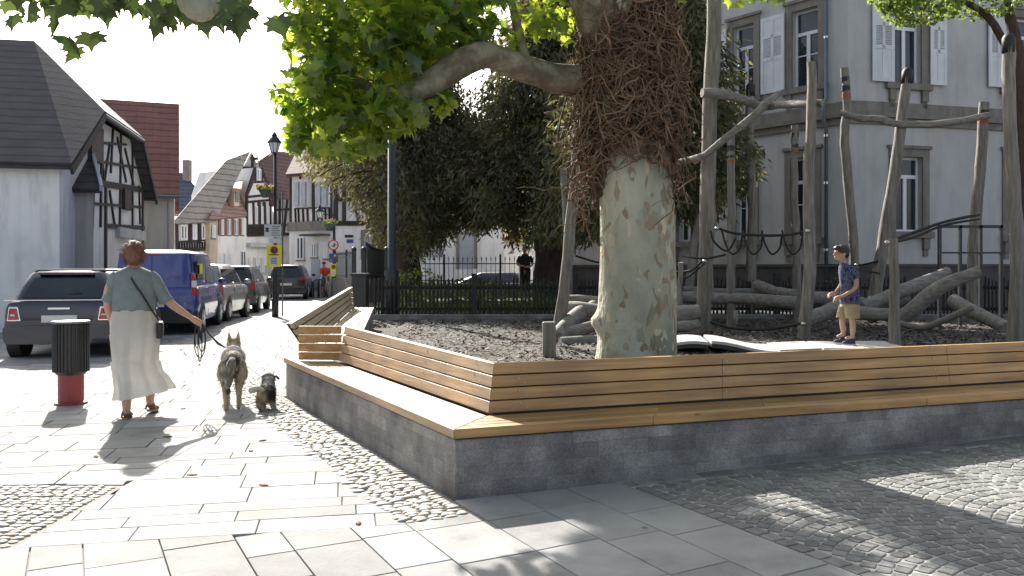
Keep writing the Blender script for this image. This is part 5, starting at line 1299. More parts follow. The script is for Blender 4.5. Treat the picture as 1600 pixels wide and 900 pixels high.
post(1334,472,1319,106,15,mids=[(1334,380),(1320,225),(1324,170)],bands=[(124,7,'band_black'),(138,8,'band_black'),(150,6,'band_red')],d=15.8)
post(1363,482,1418,112,20,mids=[(1384,360),(1405,220)],cap=True,topw=15,d=15.4)
post(1398,530,1395,372,17,mids=[(1397,450)],d=10.6)
post(1520,503,1538,160,18,mids=[(1522,380),(1532,260)],bands=[(176,7,'band_black'),(190,6,'band_red')])
post(1585,540,1576,60,22,mids=[(1590,400),(1578,200)],cap=True)
post(1062,500,1064,410,9,mids=[(1063,450)],d=13)
# crossbeams
def beam_(pts,w,name='crossbeam',d=None,mat='log_h'):
    ww=w if hasattr(w,'__len__') else [w]*len(pts)
    q=[P(x,y,dd) for x,y,dd in pts]
    o=logmesh(q,[a/2/F*p[2] for a,p in zip(ww,pts)],name,cf,mat); return o
beam_([(1097,145,13.0),(1125,148,13.1),(1160,155,13.3),(1186,166,13.4),(1220,163,13.0),(1250,162,12.3),(1286,160,11.9)],[14,15,14,15,12,12,10])
beam_([(1217,146,13.4),(1196,163,13.2),(1160,196,13.0),(1118,228,13.0),(1095,246,13.2),(1056,254,13.6)],[9,13,12,11,12,10])
beam_([(1312,176,15.75),(1345,184,15.6),(1375,186,15.5),(1410,194,15.3),(1475,193,15.3),(1545,180,15.6)],[8,11,11,12,11,10])
# ropes
def rope(pts,r,name='rope'):
    q=[P(x,y,d) for x,y,d in pts]; b=MB(); limb(b,q,[r]*len(q),6,6,0); return b.build(name,mt['rope'],cf,smooth=True)
rope([(1120,356,13),(1150,365,12.9),(1200,368,12.6),(1235,366,12.3),(1262,361,12)],.022)
for x0 in (1128,1160,1190,1222):
    rope([(x0,360,12.9),(x0+6,382,12.8),(x0+16,397,12.7),(x0+28,388,12.6),(x0+32,366,12.5)],.016)
rope([(1110,360,13),(1116,378,13),(1136,392,13),(1150,372,13)],.016)
rope([(1052,426,13.4),(1072,424,13.2),(1085,420,13),(1098,407,13)],.02); rope([(1052,435,13.4),(1075,432,13.2),(1100,412,13)],.016)
rope([(1066,400,13.6),(1100,404,13.2),(1134,398,13)],.018)
rope([(1110,503,13),(1140,512,12.8),(1190,515,12.4),(1230,510,12),(1254,505,11.8)],.02)
rope([(1386,378,11),(1420,366,11.5),(1475,347,12),(1530,335,12.5)],.022); rope([(1386,381,11),(1430,370,11.5),(1475,352,12),(1530,342,12.5)],.018)
rope([(1336,415,15.7),(1352,413,15.5),(1372,408,15.3)],.02); rope([(1260,418,12.5),(1300,416,13),(1340,421,14),(1374,427,15.3)],.018)
rope([(900,400,14.5),(935,410,14.8),(960,408,15)],.018)
# metal joints
for (x,y,d) in ((1101,408,12.9),(1255,506,11.75),(1120,357,12.95),(1262,361,11.8),(1386,379,10.5),(1338,414,15.6)):
    b=MB(); p=P(x,y,d); b.ellipsoid(p,(.035,.035,.03),8,6); b.build('rope_clamp',mt['steel'],cf,smooth=True)

# loose and stacked logs, each one a thing
def log(pts,w,label,name='log',stuff=None):
    q=[P(x,y,d) for x,y,d in pts]; 
    if not hasattr(w,'__len__'): w=[w]*len(pts)
    b=MB(); limb(b,q,[a/2/F*p[2] for a,p in zip(w,pts)],16,5,.02)
    o=b.build(name,mt['log_h'],None,smooth=True); m=o.modifiers.new('edge','EDGE_SPLIT'); m.split_angle=R(50)
    tag(o,label,'log','grey climbing logs on the mulch'); return o
log([(868,528,11.3),(885,508,11.6),(905,490,12.0),(928,478,12.4)],[26,24,22,20],'steep log at the left foot of the heap beside the plane trunk')
log([(882,483,12.2),(910,484,12.1),(945,486,12.0)],[22,22,22],'short horizontal log lying across the top of the heap left of the trunk')
log([(880,468,12.9),(920,470,12.9),(960,472,12.9)],[15,16,16],'thin horizontal log behind the heap left of the plane trunk')
log([(880,520,11.4),(910,514,11.6),(945,508,11.8)],[17,18,18],'slanting log in the middle of the heap left of the trunk')
log([(875,536,11.0),(905,534,11.1),(945,533,11.2)],[17,19,19],'lowest log of the heap left of the trunk, flat on the mulch')
log([(1040,497,12.6),(1065,492,12.6),(1092,488,12.6)],[28,30,27],'thick log end showing just right of the plane trunk')
log([(1045,512,12.3),(1070,510,12.3),(1090,506,12.4)],[16,17,15],'low log below the thick one, right of the plane trunk')
log([(1050,465,14.6),(1110,466,14.4),(1180,468,14.0),(1245,474,13.6)],[19,18,18,21],'long horizontal log running behind the posts')
log([(1068,452,15.5),(1130,455,15.4),(1200,456,15.2),(1240,459,15.0)],[9,10,10,11],'long thin log lying behind and above the long one')
log([(1181,444,15.2),(1200,452,14.9),(1218,457,14.4),(1245,459,14.0)],[16,17,16,15],'forked log end resting across the long logs')
log([(1258,500,12.4),(1290,488,12.7),(1330,470,13.1)],[25,24,20],'inclined log just left of the child')
log([(1262,466,14.0),(1290,467,13.8),(1312,467,13.6)],[22,24,21],'sunlit thick log behind the hand of the child')
log([(1325,488,12.6),(1360,491,12.5),(1394,493,12.4)],[22,21,20],'sunlit horizontal log right of the legs of the child')
log([(1345,480,13.4),(1390,462,13.7),(1430,446,14.0),(1480,425,14.3)],[20,20,20,18],'long log rising to the right behind the short post')
log([(1400,500,12.6),(1425,484,12.5),(1450,462,12.4),(1478,444,12.3),(1530,425,12.2)],[22,24,24,22,20],'curved log in front rising steeply to the right edge')
log([(1330,470,14.2),(1370,476,14.0),(1420,466,13.9)],[18,18,16],'short log crossing behind the leaning post with black cap')
log([(1490,470,13),(1530,492,12.4),(1570,512,12)],[22,22,20],'log sloping down to the right beyond the curved one')
b=MB(); limb(b,[P(1405,505,11.8),P(1440,512,11.6),P(1475,500,11.4),P(1520,480,11.2)],[.045]*4,10,6,0)
mt['thick_rope']=M_('grey_brown_rope',[(0.3,(0.10,0.09,0.08)),(0.7,(0.2,0.18,0.16))],40,.9,1,60)
tag(b.build('thick_rope',mt['thick_rope'],None,smooth=True),'thick grey twisted rope sagging between the logs at the right','rope')
b=MB(); d=Zf(553); p=P(858,553,9.6); b.prism([(p.x-.075,p.y-.06,PG-.1),(p.x+.075,p.y-.06,PG-.1),(p.x+.075,p.y+.08,PG-.1),(p.x-.075,p.y+.08,PG-.1)],(0,0,H(503,9.6)-PG+.1))
o=b.build('stump_post',mt['log'],None,bevel=.012); tag(o,'short square sawn post in the mulch left of the log heap','post')
# small stake behind
b=MB(); b.tube([P(1150,508,12.5),P(1150,485,12.5)],.03,8); tag(b.build('stake',mt['log'],None,smooth=True),'small stake at the foot of the banded thin post','stake')

# wavy balance deck
mt['deck']=M_('pale_rubber_deck',[(0.3,(0.38,0.38,0.38)),(0.7,(0.48,0.475,0.465))],12,.55,.3,120)
mt['deck_edge']=M_('dark_deck_edge',(0.03,0.03,0.032),4,.6)
dk=thing('balance_deck','wavy pale grey balance deck lying in sections on the mulch under the child','play deck',(3,10,PG))
def deck(x0,x1,yf,yb_z,wav):
    top=MB(); n=14
    def pt(t,s):
        x=x0+(x1-x0)*t
        yy=yf(t); d=10.0+.95*s+ (t*0.0)
        z=PG+.085+wav(t)
        return Vector((X(x,10.0)+.12*s,d,z))
    rowsT=[]; 
    rings=[]
    for i in range(n+1):
        t=i/n; a=pt(t,0); c=pt(t,1)
        rings.append([a,c,c-Vector((0,0,.035)),a-Vector((0,0,.035))])
    top.loft(rings); top.build('section',mt['deck'],dk)
    ed=MB(); rings=[]
    for i in range(n+1):
        t=i/n; a=pt(t,0.02); c=pt(t,.98); rings.append([a-Vector((0,0,.037)),c-Vector((0,0,.037)),c-Vector((0,0,.085)),a-Vector((0,0,.085))])
    ed.loft(rings); ed.build('underframe',mt['deck_edge'],dk)
deck(1052,1107,lambda t:0,0,lambda t:.01+.05*math.sin(t*math.pi*.6+.5))
deck(1112,1216,lambda t:0,0,lambda t:.06*math.cos(t*math.pi*1.05)*1.0+.0)
deck(1219,1284,lambda t:0,0,lambda t:-.045+.02*t)
deck(1288,1346,lambda t:0,0,lambda t:-.025)
deck(1349,1420,lambda t:0,0,lambda t:-.022)

# ---- picket fence in front of the garden
mt['picket']=M_('black_stained_wood',[(0.3,(0.018,0.017,0.018)),(0.7,(0.04,0.038,0.038))],6,.8,.3,30)
fn=thing('picket_fence','low black picket fence of uneven round-topped stakes between mulch and garden','fence',(4,16.6,PG))
x=-2.75; pan=0
while x<13.5:
    b=MB(); x1=x+2.0
    k=x
    while k<x1-.03:
        h=random.uniform(.74,.86); w=random.uniform(.035,.048); lean=random.uniform(-.012,.012)
        b.tube([(k+.03,16.62,PG+.06),(k+.03+lean,16.62,PG+h-.03),(k+.03+lean,16.62,PG+h)],[w/2,w/2,w*.28],6); k+=random.uniform(.072,.088)
    for z in (.2,.62): b.beam((x,16.66,PG+z),(x1,16.66,PG+z),.03,.06)
    b.build('picket_panel',mt['picket'],fn)
    b=MB(); b.box((x1,16.64,PG+.44),(.11,.11,.92)); b.build('post',mt['picket'],fn)
    x=x1; pan+=1
# corner gate pillar and gate by the bench end
gp=thing('garden_gate','dark iron garden gate with a curved top between two ball-topped posts','gate',(-2.9,16.4,0))
b=MB(); b.box((X(563,15.6),15.6,.85),(.26,.26,.9)); b.box((X(563,15.6),15.6,1.32),(.32,.32,.05)); b.build('pillar',mt['black_iron'],gp,bevel=.01)
for px in (553,568,604):
    b=MB(); q=P(px,436,17.2); b.beam((q.x,q.y,PG-.3),(q.x,q.y,H(392,17.2)),.08,.08,up=(0,1,0)); b.ellipsoid((q.x,q.y,H(390,17.2)),(.055,.055,.06),10,8); b.build('post',mt['black_iron'],gp)
b=MB()
for k in range(14):
    t=k/13; a=P(572+t*30,380,17.3+t*1.0); top=H(378+ (1-math.cos(t*math.pi/2))*14+ t*8,17.3); b.beam((a.x,a.y,PG),(a.x,a.y,top),.022,.022,up=(0,1,0))
b.prism([P(571,378,17.3),P(582,386,17.5),P(604,392,18.3),P(604,396,18.3),P(582,391,17.5),P(571,383,17.3)],(0,.04,0))
b.beam(P(572,430,17.3),P(604,430,18.3),.04,.05); b.build('gate_leaf',mt['black_iron'],gp)
wl_=MB(); wl_.prism([P(574,388,17.6),P(606,392,18.6),P(606,436,18.6),P(574,436,17.6)],(0,.1,0)); o=wl_.build('gate_screen',mt['stone_dark'],gp)
# wrought iron railing on a low wall, at the back of the garden
rl=thing('iron_railing','wrought iron spear railing on a low wall behind the garden shrubs','fence',(0,30,0))
def railing(a,c,zt,root,sp=.16,zlow=1.25,wall='stone'):
    a=Vector(a);c=Vector(c);L=(c-a).length;n=int(L/sp); b=MB()
    for k in range(n+1):
        p=a.lerp(c,k/n); b.beam((p.x,p.y,zlow-.1),(p.x,p.y,zt-.1),.02,.02,up=(0,1,0)); b.tube([(p.x,p.y,zt-.12),(p.x,p.y,zt-.06),(p.x,p.y,zt+.04)],[.012,.026,.003],5)
    for z in (zlow+.05,zt-.22): b.beam((a.x,a.y,z),(c.x,c.y,z),.03,.04)
    b.build('railing',mt['steel_grey'],root)
    b=MB(); b.beam((a.x,a.y,zlow/2-.1),(c.x,c.y,zlow/2-.1),.3,zlow+.1); b.build('low_wall',mt[wall],root)
    for k in range(0,n,12):
        p=a.lerp(c,k/n); b=MB(); b.beam((p.x,p.y,zlow-.1),(p.x,p.y,zt+.1),.07,.07,up=(0,1,0)); b.build('post',mt['black_iron'],root)
mt['steel_grey']=M_('grey_iron',[(0.3,(0.06,0.065,0.07)),(0.7,(0.11,0.115,0.12))],5,.5)
railing((X(606,29),29,0),(X(1060,29),29,0),H(402,29),rl,zlow=.95)
r2=thing('street_railing','grey railing on a dark low wall before the long white house','fence',(-8,38,0))
railing((X(524,38),38,0),(X(556,34),34,0),H(394,36),r2,sp=.2,zlow=H(433,36),wall='stone_dark')
# dark picket fence continues; railing on the right edge of the picture
r3=thing('metal_railing','short dark metal handrail at the right edge beside the plinth','railing',(8,14,PG))
b=MB(); 
for px in (1468,1500,1532,1564): q=P(px,400,14.5); b.beam((q.x,q.y,PG),(q.x,q.y,H(352,14.5)),.05,.05,up=(0,1,0))
b.beam(P(1466,354,14.5),P(1566,354,14.5),.05,.05); b.beam(P(1466,395,14.5),P(1566,395,14.5),.03,.03); b.build('rail',mt['black_iron'],r3)

# ================================================================ STREET FURNITURE
mt['yellow']=M_('yellow_sign',(0.78,0.72,0.02),4,.5); mt['white_sign']=M_('white_sign',(0.6,0.6,0.58),4,.5); mt['ink']=M_('sign_ink',(0.04,0.04,0.045),4,.6)
mt['red_sign']=M_('red_sign',(0.45,0.03,0.03),4,.5); mt['brown_ink']=M_('brown_print',(0.2,0.07,0.04),4,.6); mt['paper']=M_('paper_white',(0.62,0.62,0.66),4,.6)
mt['lamp_glass']=M_('lamp_glass',(0.7,0.75,0.78),4,.15)
mt['flower_pink']=M_('pink_petals',[(0.3,(0.5,0.08,0.16)),(0.7,(0.6,0.2,0.25))],9,.7); mt['pot_green']=M_('green_planter',(0.06,0.09,0.07),4,.6)
mt['flower_yellow']=leaf_mat('yellow_green_foliage',(0.2,0.22,0.06),(0.35,0.36,0.12),(0.4,0.4,0.1),(0.5,0.5,0.2),.4)
def lantern(b,g,c,s):      # octagonal lantern, tapering glass, domed roof
    x,y,z=c
    b.tube([(x,y,z),(x,y,z+.06*s)],[.04*s,.15*s],8); 
    g.tube([(x,y,z+.07*s),(x,y,z+.42*s)],[.13*s,.22*s],8)
    for k in range(8):
        a=math.pi*2*k/8+.0; b.beam((x+math.cos(a)*.135*s,y+math.sin(a)*.135*s,z+.06*s),(x+math.cos(a)*.23*s,y+math.sin(a)*.23*s,z+.43*s),.016*s,.016*s)
    b.tube([(x,y,z+.42*s),(x,y,z+.46*s),(x,y,z+.60*s),(x,y,z+.68*s),(x,y,z+.70*s),(x,y,z+.80*s),(x,y,z+.86*s)],[.27*s,.27*s,.17*s,.09*s,.12*s,.05*s,.012*s],14)
def basket(parent,c,r,pot,fol,flo,seed):
    random.seed(seed); b=MB(); x,y,z=c; b.tube([(x,y,z-r*1.1),(x,y,z-r*.2),(x,y,z)],[r*.45,r*.85,r*.95],14); o=b.build('planter',mt[pot],parent,smooth=True)
    cr=blob(260,(x,y,z+r*.25),(r*1.35,r*1.2,r*.5)); f=leaves('foliage',cr,rng.uniform(.05,.1,len(cr)),mt[fol],o,droop=.3); f['kind']='stuff'
    b=MB()
    for k in range(16):
        a=random.uniform(0,6.28); q=random.random()**.5; b.ellipsoid((x+math.cos(a)*r*1.3*q,y+math.sin(a)*r*1.2*q,z+r*.35+random.uniform(-.1,.5)*r),(.045,.045,.035),6,4)
    f=b.build('blossom',mt[flo],o); f['kind']='stuff'
lp1=thing('street_lamp','black lamp post with yellow and white signs and a flower basket by the parked cars','street lamp',(X(430,24.5),24.5,0))
d=24.5; x=X(430,d); b=MB()
b.tube([(x,d,-.03),(x,d,.5),(x,d,.55),(x,d,1.2),(x,d,1.25),(x,d,H(240,d))],[.10,.10,.075,.07,.055,.045],14); b.build('pole',mt['black_iron'],lp1,smooth=True)
b=MB(); g=MB(); lantern(b,g,(x-.02,d,H(240,d)-.02),.78); b.build('lantern',mt['black_iron'],lp1); g.build('lamp_glass',mt['lamp_glass'],lp1)
def plate(parent,cx,y0,y1,w,d,mat,name,ang=0,t=.02):
    b=MB(); zc=(H(y0,d)+H(y1,d))/2; b.box((X(cx,d),d-.09,zc),(w/F*d,t,(y1-y0)/F*d),ang); return b.build(name,mt[mat],parent)
def mark(parent,x0,x1,y0,y1,d,mat,name,off=.103):
    b=MB(); b.box(((X(x0,d)+X(x1,d))/2,d-off,(H(y0,d)+H(y1,d))/2),((x1-x0)/F*d,.004,(y1-y0)/F*d)); o=b.build(name,mt[mat],parent); return o
s1=plate(lp1,429.5,383,417,23,d,'yellow','sign_plate')
b=MB(); b.disc((X(430,d),d-.104,H(391,d)),(0,1,0),.115,.004,20); b.build('no_stopping_symbol',mt['red_sign'],s1); b=MB(); b.disc((X(430,d),d-.108,H(391,d)),(0,1,0),.08,.004,20); b.build('no_stopping_symbol',mt['ink'],s1)
b=MB(); q=P(430,391,d-.113); b.beam(q+Vector((-.06,0,.06)),q+Vector((.06,0,-.06)),.004,.022,up=(1,0,1)); b.build('no_stopping_symbol',mt['red_sign'],s1)
mark(s1,423,436,401,414,d,'paper','printed_notice')
mark(s1,422,437,397.5,399,d,'ink','text_line')
for k in range(4): mark(s1,425,434,403+k*2.6,404+k*2.6,d,'ink','text_line',.107)
s2=plate(lp1,427.5,351,371,26,d,'white_sign','sign_plate'); 
for x0,x1,y0,y1 in ((416,422,356,358.5),(416,422,360,362.5),(417.5,420.5,357,361)): mark(s2,x0,x1,y0,y1,d,'ink','video_symbol')
for k in range(5): mark(s2,426,439-(k%2)*2,353.5+k*3.4,354.6+k*3.4,d,'ink','text_line')
plate(lp1,431,372.5,380,18,d,'white_sign','sign_plate')
basket(lp1,(x-.28,d-.05,H(297,d)),.20,'pot_green','flower_yellow','flower_pink',3)
b=MB(); b.beam((x,d,H(305,d)),(x-.3,d,H(305,d)),.03,.03); b.build('basket_arm',mt['black_iron'],lp1)
# slim second pole with the white sign
b=MB(); dd=25.6; b.tube([(X(441.5,dd),dd,-.03),(X(441.5,dd),dd,H(300,dd))],.022,8); tag(b.build('slim_pole',mt['steel_grey'],None,smooth=True),'slim grey pole standing right behind the signposted street lamp','pole')
# tall dark post inside the fence
tp=thing('tall_mast','tall thick dark blue mast rising behind the left end of the picket fence','mast',(X(611,17.2),17.2,PG))
d=17.2; x=X(612,d); b=MB(); b.tube([(x,d,PG-.1),(x,d,PG+.95),(x,d,PG+1.0),(x,d,7.8)],[.15,.15,.085,.07],16); b.build('pole',mt['blue_iron'],tp,smooth=True)
b=MB(); g=MB(); lantern(b,g,(x,d,7.8),1.1); b.build('lantern',mt['blue_iron'],tp); g.build('lamp_glass',mt['lamp_glass'],tp)
# signpost further away with lamp, basket and signs
lp2=thing('sign_post','distant black lamp post with round and blue signs and pink flower basket beside the cyclist','sign post',(X(522,38),38,0))
d=38.; x=X(522,d); b=MB(); b.tube([(x,d,-.03),(x,d,1.0),(x,d,1.1),(x,d,H(290,d))],[.13,.12,.08,.05],12); b.beam((x,d,H(335,d)),(x-.65,d,H(335,d)),.04,.04); b.build('pole',mt['black_iron'],lp2,smooth=True)
b=MB(); g=MB(); lantern(b,g,(x-.65,d,H(342,d)),.75); b.build('lantern',mt['black_iron'],lp2); g.build('lamp_glass',mt['lamp_glass'],lp2)
basket(lp2,(X(515.5,d),d-.1,H(350,d)),.28,'pot_green','bush','flower_pink',8)
b=MB(); b.disc((x,d-.12,H(383,d)),(0,1,0),.235,.02,24); s=b.build('round_sign',mt['red_sign'],lp2); b=MB(); b.disc((x,d-.135,H(383,d)),(0,1,0),.185,.006,24); b.build('sign_face',mt['white_sign'],s)
b=MB(); q=P(522,383,d-.142); b.beam(q+Vector((-.1,0,-.05)),q+Vector((.11,0,.02)),.006,.05,up=(0,0,1)); b.beam(q+Vector((0,0,-.1)),q+Vector((.02,0,.1)),.006,.04,up=(1,0,0)); b.build('sign_symbol',mt['ink'],s)
s3=plate(lp2,522,396,410,14,d,'sign_blue','sign_plate'); q=P(522,403,d-.11); b=MB(); b.beam(q+Vector((-.15,0,-.12)),q+Vector((.15,0,.12)),.006,.05,up=(1,0,-1)); b.build('red_stripe',mt['red_sign'],s3); mark(s3,517,520,405,408,d,'white_sign','sign_symbol'); mark(s3,523,527,398,401,d,'white_sign','sign_symbol')
s4=plate(lp2,522.5,412,432,11,d,'yellow','sign_plate'); b=MB(); b.disc((x,d-.105,H(417,d)),(0,1,0),.1,.006,16); b.build('no_stopping_symbol',mt['brown_ink'],s4); mark(s4,519,526,423,429,d,'paper','printed_notice')
# bicycle stands
for i,px in enumerate((490,497,503,509)):
    b=MB(); q=P(px,465,40.5+i*.5); b.tube([(q.x,q.y,-.02),(q.x,q.y,.75),(q.x+.05,q.y+.1,.85),(q.x+.1,q.y+.55,.85),(q.x+.12,q.y+.65,.75),(q.x+.12,q.y+.65,-.02)],.03,8)
    tag(b.build('bike_stand',mt['black_iron'],None,smooth=True),'dark hoop bicycle stand in the row beside the cyclist and the signs','bike stand','hoop bicycle stands near the cyclist')
# litter bin at the left edge
lb=thing('litter_bin','dark ribbed litter bin on a red pedestal at the left edge beside the black hatchback','litter bin',(X(122,8.9),8.9,0))
cx=X(111,8.9); cy=8.9; b=MB(); b.tube([(cx,cy,.32),(cx,cy,.36),(cx,cy,.84),(cx,cy,.88)],[.14,.165,.165,.15],28); 
for k in range(28): a=2*math.pi*k/28; b.beam((cx+math.cos(a)*.168,cy+math.sin(a)*.168,.35),(cx+math.cos(a)*.168,cy+math.sin(a)*.168,.85),.016,.016)
b.build('bin_body',mt['black_iron'],lb); b=MB(); b.tube([(cx,cy,.86),(cx,cy,.885)],.182,28); b.build('rim',mt['steel_grey'],lb)
b=MB(); b.tube([(cx,cy,-.02),(cx,cy,.03),(cx,cy,.035),(cx,cy,.33)],[.16,.16,.125,.125],24); mt['bin_red']=M_('dark_red_paint',(0.22,0.03,0.035),4,.5); b.build('pedestal',mt['bin_red'],lb)

for k,(x,y,rz_) in enumerate(((262,684,.3),(286,640,1.2),(392,706,2.0),(410,690,.8),(412,760,2.9),(300,744,.1),(560,820,1.7),(150,715,2.2))):
    g_=G(x,y); b=MB(); b.loft([[Vector((g_.x+math.cos(rz_)*a*.035*q-math.sin(rz_)*c*.018*q,g_.y+math.sin(rz_)*a*.035*q+math.cos(rz_)*c*.018*q,gz(g_.x,g_.y)+h)) for a,c in ((-1,0),(-.3,.9),(.5,.8),(1.1,0),(.4,-.9),(-.4,-.8))] for q,h in ((1,.007),(.9,.014),(.3,.017))]); tag(b.build('fallen_leaf',mt['root_brown']),'small curled brown leaf lying on the sunlit paving slabs','leaf','fallen leaves on the pavement')
# ================================================================ CARS
mt['tyre']=M_('tyre_rubber',(0.018,0.018,0.02),4,.85); mt['rim']=M_('alloy_rim',(0.45,0.46,0.48),4,.35,metal=.8); mt['plastic']=M_('dark_bumper_plastic',(0.025,0.026,0.028),5,.6)
mt['car_glass']=glass_mat('car_glass',(0.012,0.016,0.02),.04,.7); mt['tail']=M_('red_tail_lamp',(0.38,0.012,0.015),4,.2,coat=.6); mt['tail_white']=M_('clear_lamp',(0.6,0.6,0.62),4,.2,coat=.6)
mt['chrome']=M_('chrome',(0.7,0.7,0.72),4,.12,metal=1.0); mt['plate']=M_('number_plate',(0.6,0.6,0.6),4,.4); mt['orange']=M_('orange_lamp',(0.6,0.2,0.02),4,.3)
def paint(name,c,metal=.0): 
    m=M_(name,c,4,.3,coat=.8,metal=metal); return m
def car(label,loc,rz,L,W,Hh,paintm,belt,roof,gh,hood=.95,wheel_r=.31,wy=(.75,.0),zb=.22,windows=True,van=False,rear=None,style='hatch'):
    """gh: greenhouse (rear base y, rear roof y, front roof y, front base y); belt height; parts in the car's own frame, tail at y=0"""
    r=thing('parked_car' if not van else 'parked_van',label,'car' if not van else 'van',loc,group='cars parked along the street' if not van else None,local=True,rz=rz)
    w=W/2
    def ring(y,hw,z0,z1,n=1):
        m=(z0+z1)/2
        h=[(0,z0),(hw*.80,z0),(hw*.95,z0+.06),(hw*1.0,z0+(z1-z0)*.35),(hw*1.0,z0+(z1-z0)*.60),(hw*.975,z1-.10),(hw*.93,z1-.03),(hw*.85,z1),(0,z1+.015)]
        return [Vector((x,y,z)) for x,z in h]+[Vector((-x,y,z)) for x,z in h[-2:0:-1]]
    yr0,yr1,yf1,yf0=gh
    st=[(0.0,w*.90,zb+.10,belt-.10),(.03,w*.95,zb+.02,belt-.03),(.12,w*.985,zb,belt),(.5,w,zb-.02,belt),(L*.35,w,zb-.04,belt),(L*.62,w,zb-.04,belt-.01),(yf0,w*.99,zb-.03,belt-.03),(L-.55,w*.97,zb,hood-.05),(L-.18,w*.90,zb+.02,hood-.16),(L-.04,w*.80,zb+.06,hood-.28),(L,w*.7,zb+.12,hood-.36)]
    b=MB(); b.loft([ring(*s) for s in st]); body=b.build('body',mt[paintm],r,smooth=True)
    m=body.modifiers.new('edge','EDGE_SPLIT'); m.split_angle=R(38)
    wb=w*.86; wt=w*(.70 if not van else .80)
    def gring(z,ya,yb,hw,c=.10):
        return [Vector(p+(z,)) for p in ((-hw+c,ya),(hw-c,ya),(hw-c*.3,ya+c*.35),(hw,ya+c),(hw,yb-c*1.5),(hw-c*.5,yb-c*.5),(hw-c*1.5,yb),(-hw+c*1.5,yb),(-hw+c*.5,yb-c*.5),(-hw,yb-c*1.5),(-hw,ya+c),(-hw+c*.3,ya+c*.35))]
    zr=Hh-.07
    b=MB(); b.loft([gring(belt-.02,yr0,yf0,wb),gring(belt+(zr-belt)*.5,(yr0*.55+yr1*.45),(yf0+yf1)/2,wb*.45+wt*.55+.02),gring(zr,yr1,yf1,wt),gring(Hh-.02,yr1+.07,yf1-.12,wt*.90),gring(Hh,yr1+.25,yf1-.35,wt*.7)])
    cab=b.build('cabin',mt[paintm],r,smooth=True); m=cab.modifiers.new('edge','EDGE_SPLIT'); m.split_angle=R(35)
    # glass: side panes follow the cabin side
    def side(sx,y0b,y1b,y0t,y1t,f0=.10,f1=.86,name='side_window'):
        def q(y,f):
            hw=(wb*(1-f)+wt*f) if f>.5 else wb*(1-f)+wt*f
            if True:
                f2=f*2; hm=wb*.45+wt*.55+.02
                hw = wb+(hm-wb)*f2 if f<.5 else hm+(wt-hm)*(f2-1)
            return Vector((sx*(hw+.006),y,belt-.02+(zr-belt+.02)*f))
        b=MB(); ring0=[]; 
        fm=(f0+f1)/2; fm=.5
        ym0=y0b+(y0t-y0b)*(fm-f0)/(f1-f0); ym1=y1b+(y1t-y1b)*(fm-f0)/(f1-f0)
        A=[q(y0b,f0),q(y1b,f0)];B=[q(ym0,fm),q(ym1,fm)];C_=[q(y0t,f1),q(y1t,f1)]
        inn=Vector((-sx*.02,0,0))
        b.hexa([A[0],A[1],A[1]+inn,A[0]+inn,B[0],B[1],B[1]+inn,B[0]+inn]); b.hexa([B[0],B[1],B[1]+inn,B[0]+inn,C_[0],C_[1],C_[1]+inn,C_[0]+inn])
        return b.build(name,mt['car_glass'],r)
    for sx in (-1,1):
        if van:
            a=yf0-1.55; side(sx,a,yf0-.55,a+.02,yf1-.12)
        else:
            mid=(yr0+yf0)/2; 
            t=(yr1-yr0)
            side(sx,yr0+.22+.0,mid-.32,yr0+.22+t*.8,mid-.36) if style!='mini' else None
            side(sx,mid-.26 if style!='mini' else yr0+.30,mid+.40 if style!='mini' else mid-.3,mid-.30 if style!='mini' else yr0+.30+t*.6,mid+.34 if style!='mini' else mid-.34)
            side(sx,mid+.46 if style!='mini' else mid-.22,yf0-.42,mid+.40 if style!='mini' else mid-.26,yf1-.06)
    # windscreen and rear window
    def pane(yb,yt,hb,ht,f0,f1,sgn,name):
        zB=belt-.02+(zr-belt+.02)*f0; zT=belt-.02+(zr-belt+.02)*f1
        ym_b=(yr0*.55+yr1*.45) if sgn<0 else (yf0+yf1)/2
        def yy(f): 
            a0,a1,a2=(yb,ym_b,yt)
            return a0+(a1-a0)*f*2 if f<.5 else a1+(a2-a1)*(f-.5)*2
        b=MB(); o=.008*sgn; fs=[f0,.5,f1]; ws=[hb,(hb+ht)/2,ht]; zz=[zB,belt-.02+(zr-belt+.02)*.5,zT]
        for i in (0,1):
            y0,y1=yy(fs[i])+o,yy(fs[i+1])+o
            b.hexa([(-ws[i],y0,zz[i]),(ws[i],y0,zz[i]),(ws[i],y0-o*2,zz[i]),(-ws[i],y0-o*2,zz[i]),(-ws[i+1],y1,zz[i+1]),(ws[i+1],y1,zz[i+1]),(ws[i+1],y1-o*2,zz[i+1]),(-ws[i+1],y1-o*2,zz[i+1])])
        return b.build(name,mt['car_glass'],r)
    pane(yf0,yf1,wb*.88,wt*.86,.08,.9,1,'windscreen')
    if not van: 
        rw=pane(yr0,yr1,wb*.80,wt*.80,.12,.86,-1,'rear_window')
        b=MB(); b.beam((0,yr0*.7+yr1*.3-.03,belt+.08),(.28,yr0*.7+yr1*.3-.04,belt+.13),.012,.02); b.build('wiper',mt['plastic'],rw)
        b=MB(); b.beam((-wt*.7,yr1-.03,zr+.0),(wt*.7,yr1-.03,zr+.0),.10,.03); b.build('roof_spoiler',mt[paintm],r)
